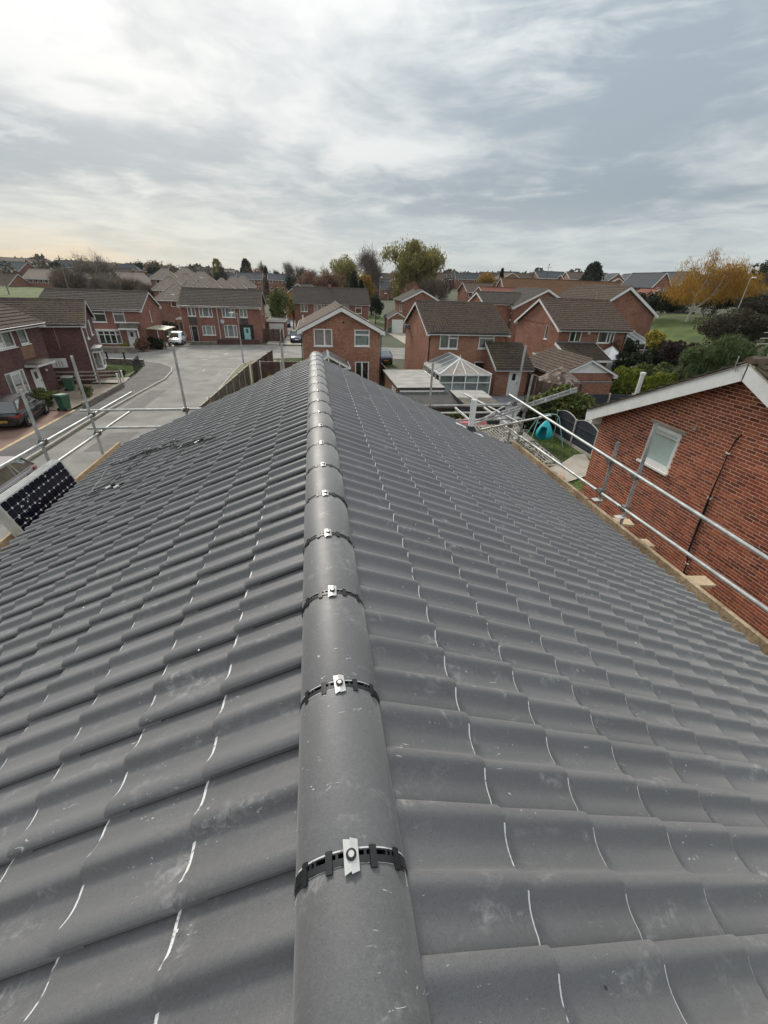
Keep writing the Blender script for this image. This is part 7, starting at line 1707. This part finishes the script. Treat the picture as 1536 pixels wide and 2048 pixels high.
# laurel by the slate-blue fence and small plants
bush('laurel_bush', 'large variegated laurel behind the turquoise swing', 15.6, 24.4, (2.5, 1.7, 1.25), 'leaf_laurel', 9000, .14, z=.3, lumps=30, aspect=2.0)
bush('ivy_mass', 'dark ivy hanging below the laurel behind the swing', 14.0, 23.6, (1.5, .9, .95), 'leaf_deep', 2600, .15, z=0)
bush('garden_shrub', 'yellow-green shrub showing over the charcoal roof edge by the sheds', 7.2, 21.6, (1.5, .9, .95), 'leaf_laurel', 2400, .13, z=.2)
bush('garden_shrub', 'small leafy plant under the mossy lean-to edge', 9.7, 13.9, (.55, .5, .35), 'leaf_laurel', 700, .10, z=0)
bush('bay_hedge', 'dark evergreen hedge at the left of the bow window', -26.9, 56.4, (1.4, .9, 1.15), 'leaf_deep', 2600, .15, z=0)
bush('golden_shrub', 'small yellow-green shrub beside the white porch door', -22.1, 55.9, (.75, .6, .55), 'leaf_hedge', 800, .12, z=0)
bush('russet_shrub', 'russet shrub at the corner of the bow-windowed house', -20.4, 56.6, (.9, .8, .9), 'leaf_rust', 1300, .13, z=0)
bush('round_shrub', 'round dark shrub beside the carport entrance', -19.4, 58.6, (1.1, .8, .8), 'leaf_deep', 1600, .13, z=0)
bush('clipped_hedge', 'clipped green hedge under the ground-floor window behind the dark car', -18.25, 31.0, (.95, 1.6, .62), 'leaf_laurel', 3200, .09, z=.1, lumps=26)
bush('box_ball', 'round clipped box ball inside the low stone wall', -16.6, 33.4, (.48, .48, .45), 'leaf_laurel', 900, .07, z=.1)
bush('ivy_shrub', 'straggly green plant by the near timber fence', -4.6, 30.0, (.6, 1.6, .85), 'leaf_laurel', 1600, .12, z=0)
bush('dry_shrub', 'pale twiggy plant against the brown timber fence', -3.6, 34.5, (.7, 1.2, .8), 'leaf_olive', 1300, .12, z=0)
bush('flower_bed', 'low dull planting in front of the bay window', -17.6, 41.0, (.9, 1.0, .35), 'leaf_brush', 1200, .08, z=.1, stem=False)
bush('long_hedge', 'long dark trimmed hedge across the field behind the carport', -26.5, 79.0, (7.0, 1.0, .85), 'leaf_deep', 5000, .20, z=0, lumps=50)
bush('roadside_hedge', 'leafy green hedge bordering the side road', -8.0, 80.0, (1.2, 5.0, 1.3), 'leaf_laurel', 4200, .2, z=0, lumps=36)
bush('roadside_hedge', 'dark hedge across the far side of the playing field', -96, 158, (16, 1.6, 1.5), 'leaf_deep', 4200, .4, z=0, lumps=60)
for i, (x, y, rx_, ry_, rz_, mm, lb) in enumerate(((58.5, 69, 5, 2, 1.6, 'leaf_deep', 'dark hedge behind the birch lawn'), (66, 66, 4.5, 2.4, 2.4, 'leaf_deep', 'dense dark thicket right of the birch'), (58.5, 52, 4.5, 2.4, 1.9, 'leaf_brush', 'brown bramble bank at the right of the birch trunk'), (64, 48, 5, 3, 2.6, 'leaf_brush', 'tall brown thicket below the right-hand lamp'), (56, 42, 5, 2.6, 2.5, 'leaf_deep', 'dark evergreen scrub over the near right-hand ridge'))):
    bush('bank_shrub', lb, x, y, (rx_, ry_, rz_), mm, 9000, .15, lumps=34)
bush('bank_shrub', 'fresh green shrubs on the slope above the purple shrub', 41.5, 46.5, (2.6, 1.5, .9), 'leaf_laurel', 5000, .13, lumps=24)
bush('bank_shrub', 'low dark ground cover beside the yellow shrub', 39.8, 44.0, (2.2, 1.3, .8), 'leaf_deep', 3500, .13, lumps=24)
# lawn blades nobody could count
def grass(label, poly_fn, n, z, h, m='leaf_lawn'):
    rs = np.random.RandomState(n % 997); P = poly_fn(rs, n); a = np.stack([rs.normal(size=len(P)) * .35, rs.normal(size=len(P)) * .35, np.ones(len(P))], axis=1) * h * rs.uniform(.5, 1.3, (len(P), 1)); b = np.stack([rs.normal(size=len(P)), rs.normal(size=len(P)), np.zeros(len(P))], axis=1); b /= np.linalg.norm(b, axis=1)[:, None]; b *= .008
    C = np.concatenate([P, np.full((len(P), 1), z)], axis=1)
    o = link('grass', quads_mesh('grass', np.stack([C - b, C + b, C + a + b * .2, C + a - b * .2], axis=1), m)); tag(stuff(o), label, 'grass')
grass('short lawn grass between the charcoal roof and the slate-blue fence', lambda rs, n: np.stack([rs.uniform(9.8, 14.5, n), rs.uniform(13.5, 23.4, n)], axis=1), 26000, .034, .055)
grass('short lawn grass at the corner house', lambda rs, n: np.stack([rs.uniform(-20.3, -16.9, n), rs.uniform(40.7, 45.8, n)], axis=1), 9000, .13, .06)
grass('short lawn grass beyond the brown fences', lambda rs, n: np.stack([rs.uniform(-3.4, 8.8, n), rs.uniform(47.2, 51.8, n)], axis=1), 12000, .05, .07)
# ================================================================== houses far off, each with its walls, roof, chimney and windows
PANE = MB().box(-.4, .4, -.02, .02, 0, 1.0).mesh('pane', 'glass_car'); FRAME = MB().box(-.5, .5, -.05, 0, -.1, 1.1).mesh('window', 'white_upvc')
def far_house(label, x, y, rz, L, D, eave, ridge, wm, rm, group=None, hip=False, wins=4, chimney=True, base=None, storeys=(0,), trim='white_dirty', side=None, name='distant_house', cat='house', dark_trim=False):
    """eave and ridge are world heights; x, y the centre of the plot"""
    g = gz(x, y) if base is None else base
    t = thing(name, label, cat, (x, y, g), rz, group); e, r_ = eave - g, ridge - g; hl, hd = L / 2, D / 2
    w_ = MB(); w_.box(-hl, hl, -hd, hd, -.5, e)
    if not hip:
        for sx in (-hl, hl): w_.poly([(sx, -hd, e), (sx, hd, e), (sx, 0, r_ - .12)])
    w_.build('wall', wm, t)
    ov = .35; k = (r_ - e) / hd; ze = e - ov * k; rf = MB(); hx = hl - hd * .9 if hip else hl + .25; ex = hl + ov if hip else hl + .25; th = .14
    def slab(P):
        n = len(P); rf.add([*P, *[(p[0], p[1], p[2] - th) for p in P]], [tuple(range(n)), tuple(range(2 * n - 1, n - 1, -1))] + [(i, (i + 1) % n, n + (i + 1) % n, n + i) for i in range(n)])
    slab([(-ex, -hd - ov, ze), (ex, -hd - ov, ze), (hx, 0, r_), (-hx, 0, r_)]); slab([(ex, hd + ov, ze), (-ex, hd + ov, ze), (-hx, 0, r_), (hx, 0, r_)])
    if hip: slab([(-ex, hd + ov, ze), (-ex, -hd - ov, ze), (-hx, 0, r_)]); slab([(ex, -hd - ov, ze), (ex, hd + ov, ze), (hx, 0, r_)])
    ro = rf.build('roof', rm, t); MB().beam((-hx, 0, r_ + .03), (hx, 0, r_ + .03), .22, .12).build('ridge', rm, ro)
    if hip:
        for sx in (-1, 1):
            for sy in (-1, 1): MB().beam((sx * ex, sy * (hd + ov), ze + .02), (sx * hx, 0, r_ + .02), .2, .08).build('hip', rm, ro)
    MB().box(-hl - .2, hl + .2, -hd - ov - .03, -hd - ov, ze - .24, ze - .05).build('fascia', trim, ro)
    if not hip:
        for sx in (-1, 1):
            for sy in (-1, 1): MB().beam((sx * (hl + .27), sy * (hd + ov), ze - .08), (sx * (hl + .27), 0, r_ - .08), .05, .2).build('bargeboard', trim, ro)
    if chimney:
        cx = rnd.uniform(-hl * .6, hl * .6); MB().box(cx - .3, cx + .3, -.25, .25, r_ - .5, r_ + .5).build('chimney', wm, ro)
        for q in (-.15, .15): MB().lathe([(.09, 0), (.07, .28)], 8, (cx + q, 0, r_ + .5)).build('chimney_pot', 'roof_red', ro)
    for s in storeys:
        for i in range(wins):
            u = -hl + L * (i + .5) / wins; f = link('window', FRAME, t, (u, -hd - .01, e - 1.35 - s)); p = link('pane', PANE, f, (0, -.045, 0)); 
            if rnd.random() < .3: f.scale = (1.35, 1, 1)
    if side:
        for (u, v) in side: f = link('window', FRAME, t, (hl + .01 if u > 0 else -hl - .01, u * 0 + v, e - 1.4)); f.rotation_euler = (0, 0, H90 if u > 0 else -H90); link('pane', PANE, f, (0, -.045, 0))
    return t
BG = 'beige hipped roofs in a row'
BP = [(-26.3, 92, 6.9), (-25.6, 98.5, 7.2), (-24.6, 105, 7.5), (-23.4, 111.5, 7.9), (-22.0, 118, 8.2), (-20.4, 124.5, 8.6), (-18.6, 131, 8.9)]
for k, (x, y, z) in enumerate(BP):
    far_house('beige hip-roofed house nearest the carport, its end wall with one white window' if k == 0 else 'beige hip-roofed house in the row climbing away behind the teal-doored semi', x + .3, y + 3.2, R(4), 6.0, 6.4, z - 2.4, z, 'brick_rose', 'roof_beige', None if k == 0 else BG, True, 1, False)
for k, (x, y) in enumerate(((-33, 118), (-31.5, 127), (-29.5, 136), (-40, 140), (-36, 146))):
    far_house('beige hip-roofed house in the second row behind the bungalows', x, y, R(8), 7.0, 6.5, 5.6 + .012 * (y - 118) * 8, 8.0 + .1 * (y - 118) * .9, 'brick_rose', 'roof_beige', 'second row of beige hipped roofs', True, 2, False)
far_house('left pair of far brick semis with dark roof and white windows', -23.5, 192, R(2), 9.5, 7, 8.5, 10.4, 'brick_red', 'roof_slate', None, False, 4, True, storeys=(0, 2.5))
far_house('right pair of far brick semis with dark roof and white windows', -12.0, 193, R(0), 9.0, 7, 8.5, 10.4, 'brick_red', 'roof_slate', None, False, 4, True, storeys=(0, 2.5))
far_house('brick house end-on above the side road, part of its roof edged white', -1.5, 112, R(72), 9, 6.5, 5.2, 7.6, 'brick_red', 'roof_grey', None, False, 2, False)
far_house('far brick pair behind the garden tree up the side road', -3.0, 180, R(0), 9, 7, 7.6, 9.6, 'brick_red', 'roof_brown', None, False, 4, True, storeys=(0, 2.5))
far_house('long brick block with pale beige roof beyond the playing field', -84.5, 172, R(-14), 14, 8.5, 6.4, 9.0, 'brick_rose', 'roof_beige', None, False, 8, False, storeys=(0, 2.5))
far_house('long slate-roofed block with roof lights at the far left', -134, 232, R(-12), 26, 11, 8.4, 11.7, 'brick_rose', 'roof_slate', None, False, 6, False)
far_house('brick house low at the edge of the playing field', -97, 168, R(-20), 11, 8, 4.3, 7.3, 'brick_rose', 'roof_brown', None, False, 3, False)
far_house('brick house with red gable in the thicket', -53.5, 152, R(60), 9, 8, 6.0, 8.9, 'brick_red', 'roof_beige', None, False, 2, True)
far_house('brick house with brown roof left of the orange tree', -66, 158, R(20), 10, 7.5, 6.0, 8.6, 'brick_rose', 'roof_beige', None, False, 3, True)
far_house('brick house with grey roof between orange tree and conifers', -57.5, 190, R(5), 11, 7.5, 6.2, 8.8, 'brick_red', 'roof_slate', None, False, 4, True)
far_house('brick house behind the spreading leafless tree', -75, 200, R(0), 12, 8, 8.0, 10.4, 'brick_red', 'roof_grey', None, False, 4, True)
for i in range(46):
    x = -190 + i * 5.6 + rnd.uniform(-2, 2); y = rnd.choice((248, 272, 300, 330)) + rnd.uniform(-8, 8); b = gz(x, y)
    far_house('small far-off house in the dark rows of rooftops along the left skyline', x, y, R(rnd.uniform(-20, 20) + rnd.choice((0, 90, 0))), rnd.uniform(8, 13), 7, b + 4.6, b + 7.0, rnd.choice(('brick_rose', 'brick_red', 'brick_dark')), rnd.choice(('roof_slate', 'roof_grey', 'roof_grey', 'roof_brown', 'roof_beige')), 'rooftops along the left skyline', rnd.random() < .3, 3, True)
for i in range(14):
    x = 18 + i * 6.5 + rnd.uniform(-2, 2); y = 215 + rnd.uniform(-15, 30); b = gz(x, y)
    far_house('small far-off house among trees on the skyline right of the willow', x, y, R(rnd.uniform(-20, 20)), rnd.uniform(8, 12), 7, b + 4.4, b + 6.8, rnd.choice(('brick_rose', 'brick_red')), rnd.choice(('roof_slate', 'roof_brown', 'roof_grey')), 'rooftops on the skyline right of the willow', False, 3, True)
# right-hand estate
far_house('brick shop with brown roof and small gable on the far road', 41.2, 113, R(0), 7.0, 7.5, 7.3, 9.1, 'brick_red', 'roof_brown', None, False, 4, False, storeys=(0, 2.4))
far_house('house with plain red-tiled roof behind the low brick wing', 40.5, 96, R(2), 9.5, 6, 6.9, 8.2, 'brick_red', 'roof_red', None, False, 2, False)
far_house('long building with broad rust-brown mossy roof behind the brick gables', 56.0, 99.0, R(-3), 28, 9.0, 6.8, 10.1, 'brick_buff', 'roof_rust', None, False, 6, False)
far_house('house with tall lattice-windowed end beside the rust-brown roof', 43.2, 103, R(0), 4, 7, 6.0, 9.3, 'brick_red', 'roof_beige', None, True, 1, False)
EST = [('house with buff gable and white barge left of the aerial mast', 74.5, 172, 90, 9, 8, 11.2, 13.3, 'brick_buff', 'roof_brown'), ('brown-roofed house right of the buff gable', 83, 174, 0, 11, 8, 11.3, 13.5, 'brick_red', 'roof_brown'),
       ('dark-roofed white-fronted house below the aerial mast', 91.5, 172, 0, 12, 8, 12.2, 14.4, 'brick_buff', 'roof_slate'), ('small dark-roofed house behind the rust-brown roof', 97, 166, 0, 7, 7, 11.4, 13.2, 'brick_red', 'roof_slate'),
       ('buff brick house with wide brown roof under the leaning pine', 101, 162, -8, 15, 9, 12.0, 14.2, 'brick_buff', 'roof_brown'), ('buff gable end with pale garage roof right of the leaning pine', 99.5, 141, 60, 9, 8, 9.6, 12.0, 'brick_buff', 'roof_beige'),
       ('red brick gable with slate roof right of the buff houses', 105, 152, 80, 8, 7, 11.2, 13.8, 'brick_red', 'roof_slate'), ('slate-roofed house in the row right of the red gable', 112, 153, 80, 8, 7, 11.5, 14.0, 'brick_red', 'roof_slate'),
       ('second slate-roofed house in the row beside the steep gable', 119, 153, 80, 8, 7, 11.8, 14.4, 'brick_red', 'roof_slate'), ('red-tiled low house before the slate-roofed row', 101, 133, 40, 10, 7, 9.2, 11.4, 'brick_red', 'roof_red')]
for (lb, x, y, a, L, D, e, r_, wm_, rm_) in EST: far_house(lb, x, y, R(a), L, D, e, r_, wm_, rm_, None, False, 3, False, base=gz(x, y), trim='white_upvc')
far_house('steep red brick gable with slate roof and roof lights beside the birch', 98.5, 126, R(97), 12, 6.8, 9.9, 13.4, 'brick_red', 'roof_slate', None, False, 2, False, trim='white_upvc', side=((-1, -1.3), (-1, 1.3)))
far_house('slate-roofed house behind the birch crown', 112, 131, R(97), 10, 7, 10.5, 14.2, 'brick_red', 'roof_slate', None, False, 2, False, trim='white_upvc')
far_house('small orange-red outbuilding below the steep red gable', 93.5, 117, R(95), 6, 7, 7.2, 9.2, 'brick_orange', 'roof_red', None, False, 1, False)
mast = thing('aerial_mast', 'thin television mast with cross bars above the right-hand roofs', 'aerial', (88.8, 168, gz(88.8, 168))); hh = 16.6 - gz(88.8, 168)
MB().tube([(0, 0, 0), (0, 0, hh)], .07, 6).build('mast', 'iron_black', mast); MB().beam((-1.2, 0, hh - 1.2), (1.4, 0, hh - 1.1), .08, .08).build('boom', 'iron_black', mast); MB().beam((-.2, 0, hh - .5), (.25, 0, hh + .1), .25, .25).build('reflector', 'iron_black', mast)
# clutter on the grass below the birch
for (x, y, z, lb, sx, sz) in ((48.6, 66, 4.3, 'pale covered boat-like shape parked under the birch', 2.2, 1.6), (51.3, 70, 4.6, 'white garden furniture stacked under the birch', 1.0, 1.2), (62, 69, 5.0, 'pale tarpaulin heap at the right under the birch', 2.4, 1.0)):
    t = thing('covered_heap', lb, 'tarpaulin', (x, y, gz(x, y))); MB().hexa([(-sx, -.8, 0), (sx, -.8, 0), (sx, .8, 0), (-sx, .8, 0), (-sx * .5, -.3, sz), (sx * .6, -.35, sz * .8), (sx * .55, .3, sz * .75), (-sx * .5, .35, sz)]).build('cover', 'white_dirty', t); MB().box(-sx * .9, sx * .9, -.82, -.79, .05, .3).build('skirt', 'lead', t)
panel_fence('timber_fence', 'grey timber fence along the back of the bank lawn under the birch', (44.0, 62.5), (60.0, 66.5), 8, 1.2, 'concrete_post', 'concrete_post', 8, cap=False).location.z = 4.1
bk_ = MB(); bx_, by_ = np.linspace(35.5, 62, 28), np.linspace(46.5, 66, 20)
for y in by_:
    for x in bx_: bk_.v.append((x, y, gz(x, y) + .08))
for j in range(19):
    for i in range(27): bk_.f.append([j * 28 + i, j * 28 + i + 1, (j + 1) * 28 + i + 1, (j + 1) * 28 + i]); bk_.m.append(0)
struct(bk_.build('bank_lawn', 'turf', fix=False))
MIDT = [(-98, 205, 11.5, 3.5, 'leaf_conifer', 'cone', 'dark conifer beside the long beige block'), (-70, 178, 10.5, 3.6, 'twig_brown', 'bare', 'leafless tree left of the red gable in the thicket'), (-64, 212, 12.2, 3.4, 'leaf_deep', 'leafy', 'dark tree behind the brown-roofed house'), (-48, 208, 11.8, 3.4, 'leaf_conifer', 'leafy', 'dark tree behind the round amber tree'), (-38, 176, 10.6, 3.2, 'twig_grey', 'bare', 'grey leafless tree over the second row of hipped roofs'), (-31, 168, 9.8, 2.6, 'leaf_deep', 'leafy', 'small dark tree at the end of the hipped roofs'), (-40, 226, 13.2, 3.2, 'leaf_brush', 'leafy', 'brown tree left of the ragged upright skyline tree'), (-57, 240, 13.0, 3.2, 'leaf_conifer', 'leafy', 'dark bushy tree on the skyline over the amber tree'), (-68, 250, 13.2, 3.4, 'twig_brown', 'bare', 'brown leafless tree right of the skyline trio'), (-20, 222, 13.4, 3.0, 'leaf_conifer', 'cone', 'dark conifer over the left far semis'), (-30, 238, 13.8, 3.6, 'leaf_brush', 'leafy', 'brown rounded tree under the domed conifer'), (-108, 225, 12.5, 3.6, 'leaf_brush', 'leafy', 'brown tree between slate block and beige block'), (-118, 240, 12.2, 3.6, 'twig_brown', 'bare', 'leafless tree right of the slate-roofed block'), (-7, 168, 10.6, 3.0, 'leaf_conifer', 'leafy', 'dark green tree at the head of the side road'), (6, 172, 12.4, 4.0, 'twig_grey', 'bare', 'grey leafless tree left of the pale olive one'), (-1, 150, 10.8, 3.2, 'leaf_deep', 'leafy', 'dark evergreen behind the faded russet tree')]
for i, (x, y, tp, wd_, mm, kd, lb) in enumerate(MIDT): tree('distant_tree', lb, x, y, tp, wd_, mm, 200 + i, kd, 2600, 1.2 if kd == 'bare' else .42, 4)
# woodland that closes the horizon
rs = np.random.RandomState(31); n = 15000
az_ = rs.uniform(-.75, .85, n); rad_ = rs.uniform(330, 520, n); X = rad_ * np.sin(az_); Y = rad_ * np.cos(az_); base_ = np.array([gz(a, b) for a, b in zip(X, Y)])
hgt = 2.5 + 4.5 * np.abs(np.sin(az_ * 37) * np.sin(az_ * 13 + 1.3)) + 2.5 * np.abs(np.sin(az_ * 91)); C = np.stack([X, Y, base_ + hgt * rs.uniform(0, 1, n) ** .8], axis=1)
o = link('far_woodland', quads_mesh('far_woodland', leaf_quads(C, 2.4, 1.3, rs), 'leaf_brush')); tag(stuff(o), 'belt of far trees that closes the horizon', 'woodland')
n = 16000; az_ = rs.uniform(-.72, .1, n); rad_ = rs.uniform(200, 330, n); X = rad_ * np.sin(az_); Y = rad_ * np.cos(az_); base_ = np.array([gz(a, b) for a, b in zip(X, Y)]); C = np.stack([X, Y, base_ + (1.5 + 6.0 * np.abs(np.sin(az_ * 57) * np.sin(rad_ * .09))) * rs.uniform(0, 1, n)], axis=1)
o = link('garden_scrub', quads_mesh('garden_scrub', leaf_quads(C, .9, 1.3, rs), 'leaf_brush')); tag(stuff(o), 'dark garden trees and shrubs massed between the far rooftops', 'shrubs')

# the damp air of the day
hz = MB().box(-760, 860, -140, 1150, -1.5, 24.0).build('haze', 'soil_scrub'); hz.data.materials.clear()
hm = bpy.data.materials.new('haze_air'); hm.use_nodes = True; MATS['haze_air'] = hm; ht = NT(hm.node_tree); ht.n.clear()
ho = ht.new('ShaderNodeOutputMaterial'); hv = ht.new('ShaderNodeVolumePrincipled'); hv.inputs['Color'].default_value = (.86, .90, .94, 1); hv.inputs['Density'].default_value = .00010; hv.inputs['Anisotropy'].default_value = .3
ht.l.new(hv.outputs[0], ho.inputs['Volume']); hz.data.materials.append(hm); tag(stuff(hz), 'thin damp haze over the whole estate', 'haze')
